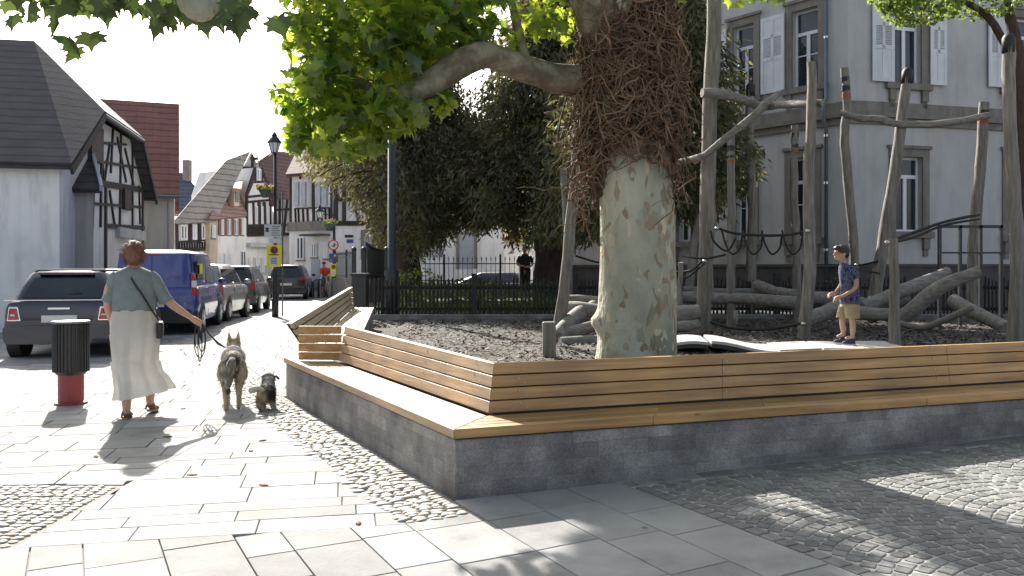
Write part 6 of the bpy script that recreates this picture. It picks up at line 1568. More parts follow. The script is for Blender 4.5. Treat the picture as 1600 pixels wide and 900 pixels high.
    # wheels
    for yy_ in (wy[0],L-wy[1]):
        for sx in (-1,1):
            b=MB(); b.tube([(sx*(w-.19),yy_,wheel_r+.02),(sx*(w+.004),yy_,wheel_r+.02)],wheel_r*1.16,26); b.build('wheel_arch',mt['plastic'],r)
            b=MB(); b.tube([(sx*(w-.20),yy_,wheel_r),(sx*(w-.02),yy_,wheel_r),(sx*(w+.012),yy_,wheel_r)],[wheel_r,wheel_r,wheel_r*.93],26); wh=b.build('wheel',mt['tyre'],r,smooth=False)
            b=MB(); c=Vector((sx*(w+.016),yy_,wheel_r)); b.tube([c-Vector((sx*.01,0,0)),c],wheel_r*.64,20)
            for k in range(7):
                a=2*math.pi*k/7; e=c+Vector((sx*.004,math.cos(a)*wheel_r*.62,math.sin(a)*wheel_r*.62)); b.beam(c+Vector((sx*.006,0,0)),e+Vector((sx*.004,0,0)),.045,.014,up=(1,0,0))
            b.build('rim',mt['rim'],wh)
    # bumper, plate, handles, mirrors
    b=MB(); b.loft([[Vector((x,y,z)) for x,y,z in ((-hw,.02,zz),(-hw*.6,-.045,zz),(hw*.6,-.045,zz),(hw,.02,zz),(hw,.3,zz),(-hw,.3,zz))] for hw,zz in ((w*.93,zb+.02),(w*.98,zb+.1),(w*.98,zb+.27),(w*.93,zb+.31))]); b.build('bumper',mt['plastic' if van or style=='plastic' else paintm],r,smooth=False)
    pz=(belt+zb)/2+.06 if not van else zb+.42
    b=MB(); b.box((0 if not van else -.05,-.012,pz),(.52,.02,.11)); pl_=b.build('number_plate',mt['plate'],r)
    for sx in (-1,1):
        b=MB(); b.ellipsoid((sx*(w+.10),yf0-.55,belt+.07),(.10,.06,.07),10,6); b.build('wing_mirror',mt[paintm],r,smooth=True)
        for yy_ in ([(yr0+yf0)/2+.42] if (van or style=='mini') else [(yr0+yf0)/2+.42,(yr0+yf0)/2-.5]):
            b=MB(); b.beam((sx*(w+.01),yy_-.09,belt-.13),(sx*(w+.01),yy_+.09,belt-.13),.02,.028); b.build('door_handle',mt[paintm],r)
        b=MB()
        for yy_ in ([(yr0+yf0)/2-.3,yf0-.5] if style!='mini' else [(yr0+yf0)/2-.3,yf0-.4]): b.beam((sx*(w+.0015),yy_,zb+.12),(sx*(w*.985),yy_,belt-.06),.006,.006)
        b.build('door_seam',mt['plastic'],r)
    return r
rzs=math.atan2(-ds.x,ds.y)
mt['p_navy']=paint('dark_navy_paint',(0.005,0.007,0.022)); mt['p_blue']=paint('royal_blue_paint',(0.012,0.03,0.24)); mt['p_silver']=paint('silver_beige_paint',(0.36,0.36,0.35),.5); mt['p_green']=paint('dark_green_grey_paint',(0.035,0.045,0.045),.3); mt['p_black']=paint('black_blue_paint',(0.008,0.009,0.016))
mt['roof_silver']=paint('silver_roof_paint',(0.45,0.46,0.48))
def lampbox(r,pts,mat,name,t=.05):
    b=MB(); q=[Vector(p) for p in pts]; n=(q[1]-q[0]).cross(q[2]-q[0]).normalized(); 
    if n.y>0: n=-n
    b.prism([p-n*t*.6 for p in q],n*t); return b.build(name,mt[mat],r,bevel=.008)
# mini-like hatchback at the left
ZM=13.4; hx=X(178,ZM)-.84
c1=car('black-blue small hatchback with chrome-ringed tail lamps parked at the left edge',(hx,ZM-.05,0),rzs,3.75,1.70,1.42,'p_navy',.93,1.4,(.10,.42,2.35,2.85),hood=.93,wheel_r=.30,wy=(.55,.72),style='mini')
b=MB(); wt=.85*.70; b.loft([[Vector((x*k,y0 if y0 else 0,z)) for x,y0,z in ()] for k in ()]) if False else None
b.prism([(-wt*.93,.50,1.405),(wt*.93,.50,1.405),(wt*.93,2.25,1.405),(-wt*.93,2.25,1.405)],(0,0,.022)); b.build('roof_panel',mt['roof_silver'],c1,bevel=.01)
for sx in (-1,1):
    lampbox(c1,[(sx*.56,-.005,.60),(sx*.77,.02,.60),(sx*.74,.02,.83),(sx*.60,-.005,.83)],'chrome','lamp_surround',.05)
    l=lampbox(c1,[(sx*.585,-.03,.625),(sx*.745,-.005,.625),(sx*.72,-.005,.805),(sx*.62,-.03,.805)],'tail','tail_lamp',.05)
    lampbox(c1,[(sx*.62,-.062,.685),(sx*.71,-.045,.685),(sx*.70,-.045,.715),(sx*.63,-.062,.715)],'tail_white','reversing_lamp',.02)
b=MB(); b.beam((-.16,-.03,.80),(.16,-.03,.80),.02,.03); b.build('tailgate_handle',mt['chrome'],c1)
b=MB(); b.beam((-.83,.06,.93),(.83,.06,.93),.02,.012); b.build('waist_strip',mt['chrome'],c1)
# blue van
ZV=17.9; vx=X(302,ZV)-.86*.98
c2=car('blue panel van with solid split rear doors parked second in the row',(vx,ZV,0),rzs,4.15,1.80,1.83,'p_blue',1.05,1.8,(.03,.07,2.75,3.45),hood=1.10,wheel_r=.32,wy=(.62,.80),van=True,zb=.24)
for sx in (-1,1):
    lampbox(c2,[(sx*.76,-.0,.86),(sx*.88,.03,.86),(sx*.87,.03,1.02),(sx*.76,.0,1.02)],'tail','tail_lamp'); lampbox(c2,[(sx*.76,-.0,1.025),(sx*.87,.03,1.025),(sx*.86,.03,1.17),(sx*.76,.0,1.17)],'tail_white','reversing_lamp'); lampbox(c2,[(sx*.75,-.0,1.175),(sx*.86,.03,1.175),(sx*.84,.04,1.33),(sx*.75,.0,1.33)],'tail','tail_lamp')
b=MB(); b.beam((-.05,.0,.5),(-.05,.06,1.70),.012,.012); b.build('door_seam',mt['plastic'],c2)
b=MB(); b.beam((-.2,.055,1.74),(.12,.055,1.74),.02,.03); b.build('brake_lamp',mt['tail'],c2)
b=MB(); b.box((.05,-.01,1.0),(.16,.03,.04)); b.build('door_handle',mt['plastic'],c2)
# faint side lettering strip and yellow sticker
b=MB(); b.box((.86,.62,1.42),(.012,.34,.22)); b.build('yellow_sticker',mt['yellow'],c2)
b=MB(); b.box((.80,.65,1.38),(.06,.62,.40)); b.build('side_window',mt['car_glass'],c2)
# silver hatch
ZS=22.6; sx_=X(352,ZS)-.82
c3=car('silver hatchback parked third in the row behind the blue van',(-8.42,22.0,0),R(7),4.0,1.72,1.55,'p_silver',.98,1.5,(.10,.38,2.45,3.15),hood=1.0,wheel_r=.31,wy=(.62,.82))
ZT=27.2; tx=X(402,ZT)-.84
c4=car('dark green-grey hatchback parked fourth, with its lower side in the sun',(-9.1,27.0,0),R(9),3.95,1.72,1.52,'p_green',.97,1.5,(.10,.38,2.4,3.1),hood=1.0,wheel_r=.31,wy=(.62,.82))
for c in (c3,c4):
    for sx in (-1,1):
        lampbox(c,[(sx*.66,-.0,.72),(sx*.83,.04,.72),(sx*.80,.06,1.03),(sx*.69,.02,1.03)],'tail','tail_lamp')
        b=MB(); b.box((sx*.60,-.05,.52),(.26,.02,.07)); b.build('reflector',mt['tail'],c)
    b=MB(); b.beam((-.16,-.01,.80),(.16,-.01,.80),.02,.03); b.build('tailgate_handle',mt['chrome'],c)
# suv seen more from behind
ZU=38.5; ux=X(447,ZU)
c5=car('black compact SUV standing at the far end of the row near the cyclist',(ux,ZU,0),.16,4.3,1.85,1.58,'p_black',1.02,1.55,(.12,.45,2.6,3.4),hood=1.05,wheel_r=.35,wy=(.70,.88))
for sx in (-1,1): lampbox(c5,[(sx*.62,-.0,.86),(sx*.90,.05,.86),(sx*.86,.05,1.0),(sx*.62,.0,1.0)],'tail','tail_lamp')
# a car half hidden behind the back railing
c6=car('dark car seen behind the railing and shrubs of the garden',(X(845,33),33.5,-.08),R(88),4.2,1.75,1.36,'p_black',.95,1.4,(.3,.9,2.5,3.3),hood=.95,wheel_r=.31,wy=(.7,.85))

# ================================================================ PEOPLE
mt['skin']=M_('skin',[(0.3,(0.42,0.24,0.17)),(0.7,(0.50,0.30,0.22))],12,.55); mt['hair_auburn']=M_('auburn_hair',[(0.3,(0.08,0.032,0.022)),(0.7,(0.24,0.11,0.07))],20,.55,.6,40,stretch=(6,6,1))
mt['hair_black']=M_('black_hair',[(0.3,(0.012,0.008,0.007)),(0.7,(0.03,0.02,0.016))],20,.45,.5,60)
mt['knit']=M_('grey_green_knit',[(0.3,(0.15,0.18,0.19)),(0.7,(0.20,0.235,0.25))],14,.9,.6,160); mt['skirt']=cloth_mat('cream_cotton',(0.68,0.665,0.64),(0.78,0.765,0.74),.5,7)
mt['strap']=M_('black_strap',(0.015,0.016,0.02),6,.6); mt['leather']=M_('brown_sandal_leather',[(0.3,(0.10,0.05,0.03)),(0.7,(0.18,0.09,0.055))],9,.6); mt['sole']=M_('sandal_sole',(0.25,0.18,0.12),6,.8)
def skinned(name,tubes,mat,parent,voxel=.010,smooth=4,ells=(),M=None):
    """one continuous surface: overlapping tapered limbs fused by a voxel remesh and relaxed"""
    b=MB()
    for pts,rad,*fl in tubes:
        q=[Vector(p) for p in pts]; f=fl[0] if fl else 1.0
        # resample for roundness, add rounded ends
        n=len(q); out=[];rr=[]
        ext=[q[0]*2-q[1]]+q+[q[-1]*2-q[-2]]
        for i in range(1,len(ext)-2):
            for k in range(5):
                t=k/5;p0,p1,p2,p3=ext[i-1:i+3]; out.append(.5*((2*p1)+(-p0+p2)*t+(2*p0-5*p1+4*p2-p3)*t*t+(-p0+3*p1-3*p2+p3)*t**3)); rr.append(rad[i-1]*(1-t)+rad[i]*t)
        out.append(q[-1]); rr.append(rad[-1])
        d0=(out[0]-out[1]).normalized(); d1=(out[-1]-out[-2]).normalized()
        out=[out[0]+d0*rr[0]*.9,out[0]+d0*rr[0]*.6]+out+[out[-1]+d1*rr[-1]*.6,out[-1]+d1*rr[-1]*.9]; rr=[rr[0]*.4,rr[0]*.8]+rr+[rr[-1]*.8,rr[-1]*.4]
        if f==1.0: b.tube(out,rr,14)
        else:      # flattened torso sections: f scales the depth (y)
            rings=[]
            for p,r_ in zip(out,rr): rings.append([Vector((p.x+math.cos(a)*r_,p.y+math.sin(a)*r_*f,p.z)) for a in [2*math.pi*k/20 for k in range(20)]])
            b.loft(rings)
    for c,r_,*mm in ells: b.ellipsoid(c,r_,18,12,mm[0] if mm else None)
    o=b.build(name,mat,parent)
    m=o.modifiers.new('remesh','REMESH'); m.mode='VOXEL'; m.voxel_size=voxel; m.use_smooth_shade=True
    m=o.modifiers.new('smooth','SMOOTH'); m.factor=.5; m.iterations=smooth
    return o
def hand(tubes,wr,d,side,palm=(0,0,1),s=1.0,curl=.5,spread=.14):
    """palm, four curled fingers of different length and a thumb, added as tapered chains; wr wrist, d pointing direction"""
    wr=Vector(wr); d=Vector(d).normalized(); n=Vector(palm).normalized(); n=(n-d*n.dot(d)).normalized(); u=d.cross(n)*side
    kn=wr+d*.085*s
    tubes.append(([wr-d*.02*s,wr+d*.03*s,kn],[.023*s,.032*s,.033*s]))
    tubes.append(([wr+d*.03*s+u*.018*s,kn+u*.024*s],[.018*s,.015*s])); tubes.append(([wr+d*.03*s-u*.018*s,kn-u*.026*s],[.018*s,.014*s]))
    for k,(off,ln) in enumerate(((.030,.072),(.010,.082),(-.011,.076),(-.031,.058))):
        p=kn+u*off*s-d*.01*s; dd=(d+u*off*spread*20).normalized(); pts=[p]; 
        for j,f in enumerate((.45,.32,.23)):
            dd=(dd-n*curl*(.6+.5*j)).normalized(); p=p+dd*ln*f*1.15*s; pts.append(p)
        tubes.append((pts,[.0098*s,.009*s,.0082*s,.007*s]))
    p=wr+d*.022*s+u*.026*s; dd=(d*.6+u*.85-n*.25).normalized(); p1=p+dd*.036*s; dd=(d*.9+u*.3-n*.5*curl).normalized(); p2=p1+dd*.03*s; tubes.append(([p,p1,p2,p2+dd*.02*s],[.013*s,.0115*s,.0098*s,.008*s]))
    return kn

# ---- woman walking away with the dogs
wl0=G(207,650); W0=Vector((X(209,8.15),8.15,0))
wm=thing('person','woman seen from behind in a grey-green top and long cream skirt walking two dogs','person',tuple(W0),local=True,rz=R(19))
hw_=Vector((.525,.07,.945))        # right hand
tb=[([(0,0,.95),(0,0,1.05),(0,.005,1.18),(0,0,1.30),(0,-.01,1.38)],[.155,.14,.135,.15,.105],.62),
    ([(-.08,0,1.375),(-.165,0,1.355)],[.05,.05]),([(.08,0,1.375),(.165,0,1.355)],[.05,.05]),
    ([(0,-.01,1.38),(0,.0,1.44),(0,.012,1.50)],[.06,.050,.050]),
    ([(.168,0,1.345),(.235,.01,1.24),(.31,.03,1.12),(.41,.05,1.03),tuple(hw_)],[.052,.050,.042,.038,.025]),
    ([(-.168,0,1.345),(-.215,.0,1.22),(-.228,.03,1.09),(-.215,.11,.97),(-.20,.17,.90)],[.052,.050,.042,.036,.026]),
    ([(-.09,0,.93),(-.085,-.02,.70),(-.06,-.01,.48),(-.055,-.10,.26),(-.05,-.14,.09)],[.095,.085,.06,.052,.036]),
    ([(.09,0,.93),(.10,.08,.70),(.12,.14,.48),(.135,.12,.26),(.14,.09,.12)],[.095,.085,.06,.052,.036]),
    ([(-.05,-.14,.06),(-.05,-.05,.04),(-.055,.05,.03)],[.035,.034,.026]),
    ([(.14,.10,.10),(.155,.17,.065),(.175,.25,.045)],[.035,.034,.026])]
hand(tb,hw_,(.62,.15,-.45),-1,palm=(.5,0,.8),curl=.75,s=1.05)
hand(tb,(-.20,.17,.90),(.05,.3,-.9),1,palm=(-1,0,.2),curl=.5)
hm=Matrix.Rotation(R(0),3,'X')
body=skinned('body',tb,mt['skin'],wm,.0075,3,ells=[((.0,.025,1.585),(.073,.092,.108)),((0,.115,1.57),(.014,.022,.022)),((.077,.02,1.575),(.010,.022,.03)),((-.077,.02,1.575),(.010,.022,.03))])
# face details
for sx in (-1,1):
    b=MB(); b.ellipsoid((sx*.030,.108,1.595),(.012,.008,.008),8,6); b.build('eye',mt['white_sign'],body)
b=MB(); b.ellipsoid((0,.108,1.535),(.022,.008,.006),8,6); mt['lip']=M_('lips',(0.35,0.10,0.09),4,.5); b.build('mouth',mt['lip'],body)
# hair with a low loose bun and flyaway strands
b=MB(); b.ellipsoid((0,-.005,1.60),(.100,.110,.116),20,12); b.ellipsoid((0.005,-.085,1.565),(.072,.06,.078),16,10); b.ellipsoid((0.0,-.03,1.515),(.065,.06,.05),14,8); b.ellipsoid((-.02,-.075,1.63),(.055,.05,.05),12,8)
b.ellipsoid((0,.04,1.655),(.075,.07,.05),14,8)
h=b.build('hair',mt['hair_auburn'],wm); m=h.modifiers.new('r','REMESH'); m.mode='VOXEL'; m.voxel_size=.009; m.use_smooth_shade=True; m=h.modifiers.new('s','SMOOTH'); m.iterations=3
tex=bpy.data.textures.new('hair_clumps','CLOUDS'); tex.noise_scale=.03; m=h.modifiers.new('d','DISPLACE'); m.texture=tex; m.strength=.018
b=MB(); random.seed(3)
for i in range(1000):
    a=random.uniform(0,6.28); e=random.uniform(-.9,1.4); r0=Vector((math.cos(a)*math.cos(e)*.085,math.sin(a)*math.cos(e)*.09,math.sin(e)*.10)); p=Vector((0,-.015,1.592))+r0; v=(r0.normalized()*.7+Vector((random.gauss(0,.6),random.gauss(0,.6),random.gauss(-.2,.6)))).normalized(); pts=[p]
    for k in range(4): v=(v+Vector((random.gauss(0,.25),random.gauss(0,.25),-.28))).normalized(); p=p+v*random.uniform(.010,.021); pts.append(p)
    b.tube(pts,[.0009]*5,3)
f=b.build('hair_strand',mt['hair_auburn'],wm); f['kind']='stuff'
b=MB(); b.beam((-.03,-.10,1.635),(.045,-.115,1.60),.012,.02); b.build('hair_clip',mt['strap'],wm)
# top: torso shell with short wide sleeves
b=MB(); n=30
def ring(cx,cy,z,rx,ry,fold=0,ph=0,k=7):
    return [Vector((cx+math.cos(2*math.pi*j/n)*rx*(1+fold*math.sin(k*2*math.pi*j/n+ph)),cy+math.sin(2*math.pi*j/n)*ry*(1+fold*math.sin(k*2*math.pi*j/n+ph)),z)) for j in range(n)]
b.loft([ring(0,0,1.03,.192,.135,.02,0),ring(0,0,1.06,.200,.14,.02,.3),ring(0,0,1.12,.202,.14,.025,.6),ring(0,0,1.20,.198,.135,.02,.8),ring(0,0,1.29,.197,.13,.012),ring(0,0,1.35,.196,.120),ring(0,-.004,1.39,.182,.108),ring(0,-.002,1.42,.145,.092),ring(0,.0,1.44,.105,.078),ring(0,.004,1.452,.078,.066)],cap=False)
top=b.build('top',mt['knit'],wm,smooth=True)
for sx in (-1,1):
    b=MB(); sh=Vector((sx*.150,0,1.368)); el=Vector((sx*(.225 if sx<0 else .290),.02 if sx<0 else .03,1.115)); ax=(el-sh).normalized(); s1=ax.cross(Vector((0,1,0))).normalized(); s2=ax.cross(s1)
    rings=[]
    for t,rr in ((-.12,.045),(0,.064),(.2,.073),(.5,.069),(.8,.066),(.97,.068),(1.0,.066)):
        c=sh.lerp(el,t); rings.append([c+s1*math.cos(2*math.pi*j/18)*rr*(1+.04*math.sin(5*j*.35+t*4))+s2*math.sin(2*math.pi*j/18)*rr*1.0 for j in range(18)])
    b.loft(rings,cap=False); b.build('sleeve',mt['knit'],top,smooth=True)
so=top.modifiers.new('solid','SOLIDIFY'); so.thickness=.004
# skirt in three tiers, swinging to the right
b=MB(); n=64; rings=[]
def sk(z,cx,cy,rx,ry,f,ph):
    return [Vector((cx+math.cos(2*math.pi*j/n)*(rx)*(1+f*math.sin(9*2*math.pi*j/n+ph)+f*.6*math.sin(17*2*math.pi*j/n+ph*2)),cy+math.sin(2*math.pi*j/n)*ry*(1+f*math.sin(9*2*math.pi*j/n+ph)+f*.6*math.sin(17*2*math.pi*j/n+ph*2)),z+ (0.05*math.cos(2*math.pi*j/n) if z<.35 else 0))) for j in range(n)]
rings=[sk(1.07,0,0,.172,.125,.012,0),sk(1.0,0,0,.195,.15,.02,.2),sk(.92,0,0,.212,.165,.028,.5),sk(.80,.005,.005,.215,.17,.03,.8),sk(.795,.005,.005,.221,.176,.04,1.2),sk(.70,.01,.0,.215,.18,.045,1.5),sk(.60,.012,0,.205,.18,.05,1.8),sk(.545,.015,0,.203,.18,.05,2.0),sk(.54,.015,0,.213,.19,.07,2.3),sk(.44,.04,0,.215,.20,.075,2.7),sk(.34,.075,.0,.232,.22,.08,3.0),sk(.25,.10,.0,.262,.24,.085,3.3),sk(.225,.105,0,.27,.245,.085,3.4)]
b.loft(rings,cap=False); sk_=b.build('skirt',mt['skirt'],wm,smooth=True)
for zc,rx in ((.797,.222),(.543,.214)):
    pass
# strap, bag, sandals
b=MB(); pts=[(-.055,.075,1.41),(-.075,0,1.432),(-.035,-.095,1.385),(.03,-.142,1.28),(.10,-.15,1.17),(.165,-.13,1.05),(.215,-.07,.96),(.225,0,.90)]
limbp=[Vector(p) for p in pts]; 
q=[limbp[0]*2-limbp[1]]+limbp+[limbp[-1]*2-limbp[-2]]; out=[]
for i in range(1,len(q)-2):
    for k in range(4):
        t=k/4;p0,p1,p2,p3=q[i-1:i+3]; out.append(.5*((2*p1)+(-p0+p2)*t+(2*p0-5*p1+4*p2-p3)*t*t+(-p0+3*p1-3*p2+p3)*t**3))
for a_,c_ in zip(out[:-1],out[1:]): b.beam(a_,c_+(c_-a_)*.15,.020,.006,up=((a_+c_)/2-Vector((0,0,(a_.z+c_.z)/2))).normalized())
b.build('bag_strap',mt['strap'],wm)
bag=thing('shoulder_bag','small dark shoulder bag hanging at the right hip of the woman','bag',tuple(W0),local=True,rz=R(19))
b=MB(); b.loft([[Vector((.235+x*.5,y,z)) for x,y in ((-.05,-.10),(.05,-.10),(.07,0),(.05,.10),(-.05,.10),(-.06,0))] for z in (.76,.80,.90,.92)]); b.build('bag_body',mt['strap'],bag,bevel=.01)
b=MB(); b.box((.262,-.02,.855),(.014,.14,.10)); b.build('flap',mt['plastic'],bag,bevel=.004)
for (x0,y0,yaw,zt) in ((-.052,-.05,0,0),(.158,.17,12,.02)):
    b=MB(); T=Matrix.Translation((x0,y0,0))@Matrix.Rotation(R(-yaw),4,'Z')@Matrix.Rotation(R(-7 if zt else 0),4,'X')
    rings=[[T@Vector((math.sin(a)*.043*(1+.12*math.cos(a)),-math.cos(a)*.13,z)) for a in [2*math.pi*k/16 for k in range(16)]] for z in (.0+zt,.022+zt)]
    b.loft(rings); so_=b.build('sandal',mt['sole'],wm)
    b=MB()
    for yy,zz,rr in ((-.10,.075,.040),(-.085,.105,.042),(.035,.045,.040),(.07,.035,.036)):
        pts=[T@Vector((math.cos(a)*rr,yy+ (0.0),zt+.02+max(0,math.sin(a))*zz*.8)) for a in [math.pi*k/8 for k in range(9)]]
        b.tube(pts,.008,6)
        b.build('sandal_strap',mt['leather'],so_); b=MB()
    b.tube([T@Vector((math.cos(a)*.038,-.09+ -math.sin(a)*.05,zt+.055)) for a in [math.pi*k/8 for k in range(9)]],.010,6)
    b.build('sandal_strap',mt['leather'],so_)
# coiled leash hanging from the right hand, and the leads to the dogs
def W_(p): return W0+Matrix.Rotation(R(19),3,'Z')@Vector(p)
lh=W_((.60,.075,.885))
ls=MB(); random.seed(9)
for (rx,rzz,ox,tw) in ((.055,.17,0,.2),(.035,.14,.02,.9),(.06,.12,-.03,1.6),(.03,.19,.0,-.5)):
    c=lh+Vector((ox,0,-rzz)); pts=[c+Vector((math.sin(a)*rx*math.cos(tw),math.sin(a)*rx*math.sin(tw),math.cos(a)*rzz)) for a in [2*math.pi*k/18 for k in range(19)]]; ls.tube(pts,.0055,6)
ls.tube([lh+Vector((0,0,.01)),lh+Vector((.03,0,-.06)),lh+Vector((0,0,-.11)),lh+Vector((.02,.0,-.17))],.011,8)
tag(ls.build('leash',mt['strap'],None,smooth=True),'black leash with coiled loops hanging from the hand of the woman','leash')
DG=Vector((X(363,8.52),8.52,0)); SD=Vector((X(414,8.42),8.42,0))
neck=P(352,543,8.98); ls=MB(); a=lh+Vector((0,0,.02)); 
for off in (0,.018): ls.tube([a+Vector((0,0,off)),a.lerp(neck,.35)+Vector((0,0,-.03)),a.lerp(neck,.7)+Vector((0,0,-.025-off)),neck],.007,6)
o=ls.build('leash',mt['strap'],None,smooth=True); tag(o,'taut double lead running from the hand to the collar of the large dog','leash')
n2=P(407,588,8.75); n1_=P(385,570,8.9); ls=MB(); ls.tube([P(372,556,8.9),P(380,566,8.88),P(392,577,8.82),n2],[.003]*4,5)
tag(ls.build('leash',mt['paper'],None,smooth=True),'thin pale lead running down to the collar of the small dog','leash')

# ---- dogs
def fur(name,stops,scale,extra=None):
    return M_(name,stops,scale,.9,.8,120,stretch=(1,1,.4),coord='obj')
mt['fur_back']=M_('husky_back_fur',[(0.30,(0.035,0.03,0.028)),(0.5,(0.16,0.14,0.12)),(0.68,(0.36,0.33,0.29))],22,.95,.9,160,stretch=(1,.3,.5),coord='obj')
mt['fur_tan']=M_('tan_fur',[(0.3,(0.30,0.22,0.13)),(0.7,(0.46,0.38,0.27))],18,.95,.8,150,stretch=(1,1,.3),coord='obj'); mt['fur_dark']=M_('dark_fur',[(0.3,(0.02,0.018,0.018)),(0.7,(0.07,0.06,0.055))],18,.95,.8,150,stretch=(1,1,.3),coord='obj')
mt['fur_white']=M_('white_fur',[(0.3,(0.42,0.40,0.38)),(0.7,(0.62,0.60,0.57))],18,.95,.8,150,coord='obj')
def dogfur(name,zones):
    """fur coloured by body zone (own coordinates): a list of (centre, radius vector, colour) painted over a base"""
    m=bpy.data.materials.new(name); m.use_nodes=True; nt=m.node_tree; N=nt.nodes; Lk=nt.links; b=N['Principled BSDF']; b.inputs['Roughness'].default_value=.95; b.inputs['Specular IOR Level'].default_value=.2
    tc=N.new('ShaderNodeTexCoord'); nz=N.new('ShaderNodeTexNoise'); nz.inputs['Scale'].default_value=38; nz.inputs['Detail'].default_value=4
    mp=N.new('ShaderNodeMapping'); mp.inputs['Scale'].default_value=(1,.6,.35); Lk.new(tc.outputs['Object'],mp.inputs[0]); Lk.new(mp.outputs[0],nz.inputs['Vector'])
    cur=None
    for c,r_,col in zones:
        if c is None:
            rp=ramp(nt,[(0.3,tuple(q*.65 for q in col)),(0.7,tuple(min(1,q*1.3) for q in col))]); Lk.new(nz.outputs[0],rp.inputs[0]); cur=rp.outputs[0]; continue
        m2=N.new('ShaderNodeMapping'); m2.vector_type='TEXTURE'; m2.inputs['Location'].default_value=c; m2.inputs['Scale'].default_value=r_; Lk.new(tc.outputs['Object'],m2.inputs[0])
        ln=N.new('ShaderNodeVectorMath'); ln.operation='LENGTH'; Lk.new(m2.outputs[0],ln.inputs[0])
        ma=N.new('ShaderNodeMath'); ma.operation='MULTIPLY_ADD'; Lk.new(nz.outputs[0],ma.inputs[0]); ma.inputs[1].default_value=.9; Lk.new(ln.outputs['Value'],ma.inputs[2])
        rr=ramp(nt,[(0.0,(1,1,1)),(0.62,(1,1,1)),(0.80,(0,0,0))]); hv=N.new('ShaderNodeMath'); hv.operation='MULTIPLY'; hv.inputs[1].default_value=.5; Lk.new(ma.outputs[0],hv.inputs[0]); Lk.new(hv.outputs[0],rr.inputs[0])
        rp=ramp(nt,[(0.3,tuple(q*.55 for q in col)),(0.7,tuple(min(1,q*1.5) for q in col))]); Lk.new(nz.outputs[0],rp.inputs[0])
        mx=N.new('ShaderNodeMix'); mx.data_type='RGBA'; Lk.new(rr.outputs[0],mx.inputs['Factor']); Lk.new(cur,mx.inputs['A']); Lk.new(rp.outputs[0],mx.inputs['B']); cur=mx.outputs['Result']
    Lk.new(cur,b.inputs['Base Color'])
    bp=N.new('ShaderNodeBump'); bp.inputs['Strength'].default_value=.9; bp.inputs['Distance'].default_value=.012; Lk.new(nz.outputs[0],bp.inputs['Height']); Lk.new(bp.outputs[0],b.inputs['Normal'])
    return m
mt['dog_big']=dogfur('grey_tan_dog_fur',[(None,None,(0.42,0.35,0.25)),((0,.28,.58),(.17,.50,.13),(0.20,0.185,0.165)),((0,.02,.52),(.10,.12,.17),(0.05,0.045,0.045)),((-.07,.02,.42),(.06,.12,.14),(0.34,0.32,0.28)),((0,.42,.60),(.16,.22,.14),(0.42,0.40,0.36)),((0,.62,.68),(.11,.09,.10),(0.33,0.25,0.16))])
mt['dog_small']=dogfur('black_white_tan_dog_fur',[(None,None,(0.05,0.045,0.043)),((0,.22,.27),(.15,.085,.10),(0.55,0.53,0.50)),((-.03,-.02,.14),(.075,.09,.10),(0.36,0.28,0.20)),((.05,.02,.05),(.09,.3,.07),(0.40,0.34,0.27))])
def tufts(parent,root_obj,n,bx,name,mat,ln=.03):
    pass
dg=thing('dog','large grey and tan shepherd-like dog with upright ears walking away on a lead','dog',tuple(DG),local=True,rz=R(17)); dg.scale=(.9,.9,.9)
tb=[([(0,.02,.50),(0,.14,.53),(0,.30,.53),(0,.44,.54),(0,.52,.56)],[.105,.115,.118,.125,.11]),       # trunk
    ([(0,.30,.47),(0,.44,.46)],[.10,.115]),
    ([(0,.50,.58),(0,.57,.64),(0,.62,.68)],[.095,.08,.07]),
    ([(-.065,.03,.50),(-.085,.05,.40),(-.075,.09,.33),(-.075,.00,.22),(-.07,-.01,.10),(-.068,.01,.035)],[.085,.082,.06,.032,.025,.024]),
    ([(.065,.05,.50),(.085,.07,.40),(.075,.12,.33),(.07,.04,.22),(.068,.04,.10),(.066,.06,.035)],[.085,.082,.06,.032,.025,.024]),
    ([(-.068,.01,.03),(-.068,.05,.022)],[.026,.022]),([(.066,.06,.03),(.066,.10,.022)],[.026,.022]),
    ([(-.07,.47,.48),(-.07,.46,.33),(-.065,.47,.20),(-.06,.46,.05)],[.06,.042,.028,.024]),([(.07,.47,.48),(.075,.52,.33),(.07,.50,.20),(.065,.54,.05)],[.06,.042,.028,.024]),
    ([(-.06,.46,.03),(-.06,.50,.022)],[.026,.022]),([(.065,.54,.03),(.065,.58,.022)],[.026,.022]),
    ([(0,.68,.69),(0,.75,.675),(0,.81,.665)],[.055,.042,.03])]
bd=skinned('body',tb,mt['dog_big'],dg,.010,3,ells=[((0,.655,.695),(.078,.085,.075))])
for sx in (-1,1):
    b=MB(); b.loft([[Vector((sx*.045+math.cos(a)*.032*k+sx*(1-k)*.012,.645+math.sin(a)*.016*k-.01*(1-k),.735+(1-k)*.115)) for a in [2*math.pi*j/10 for j in range(10)]] for k in (1,.95,.75,.45,.12)]); b.build('ear',mt['fur_tan'],bd,smooth=True)
b=MB(); limb(b,[(0,-.02,.58),(-.015,-.075,.54),(-.03,-.10,.42),(-.04,-.095,.32),(-.045,-.075,.24)],[.035,.048,.052,.048,.018],12); 
t_=b.build('tail',mt['fur_back'],bd,smooth=True); 
b=MB(); b.ellipsoid((-.045,-.075,.235),(.030,.032,.045),10,8); b.build('tail_tip',mt['fur_dark'],t_,smooth=True)
hs=MB(); 
for yy,rz_ in ((.44,.14),(.40,.135)): hs.tube([(math.sin(a)*.135,yy,.545+math.cos(a)*.135) for a in [2*math.pi*k/20 for k in range(21)]],.008,6)
hs.tube([(-.06,.40,.675),(0,.38,.69),(.06,.40,.675)],.01,6); hs.build('harness',mt['paper'],dg)
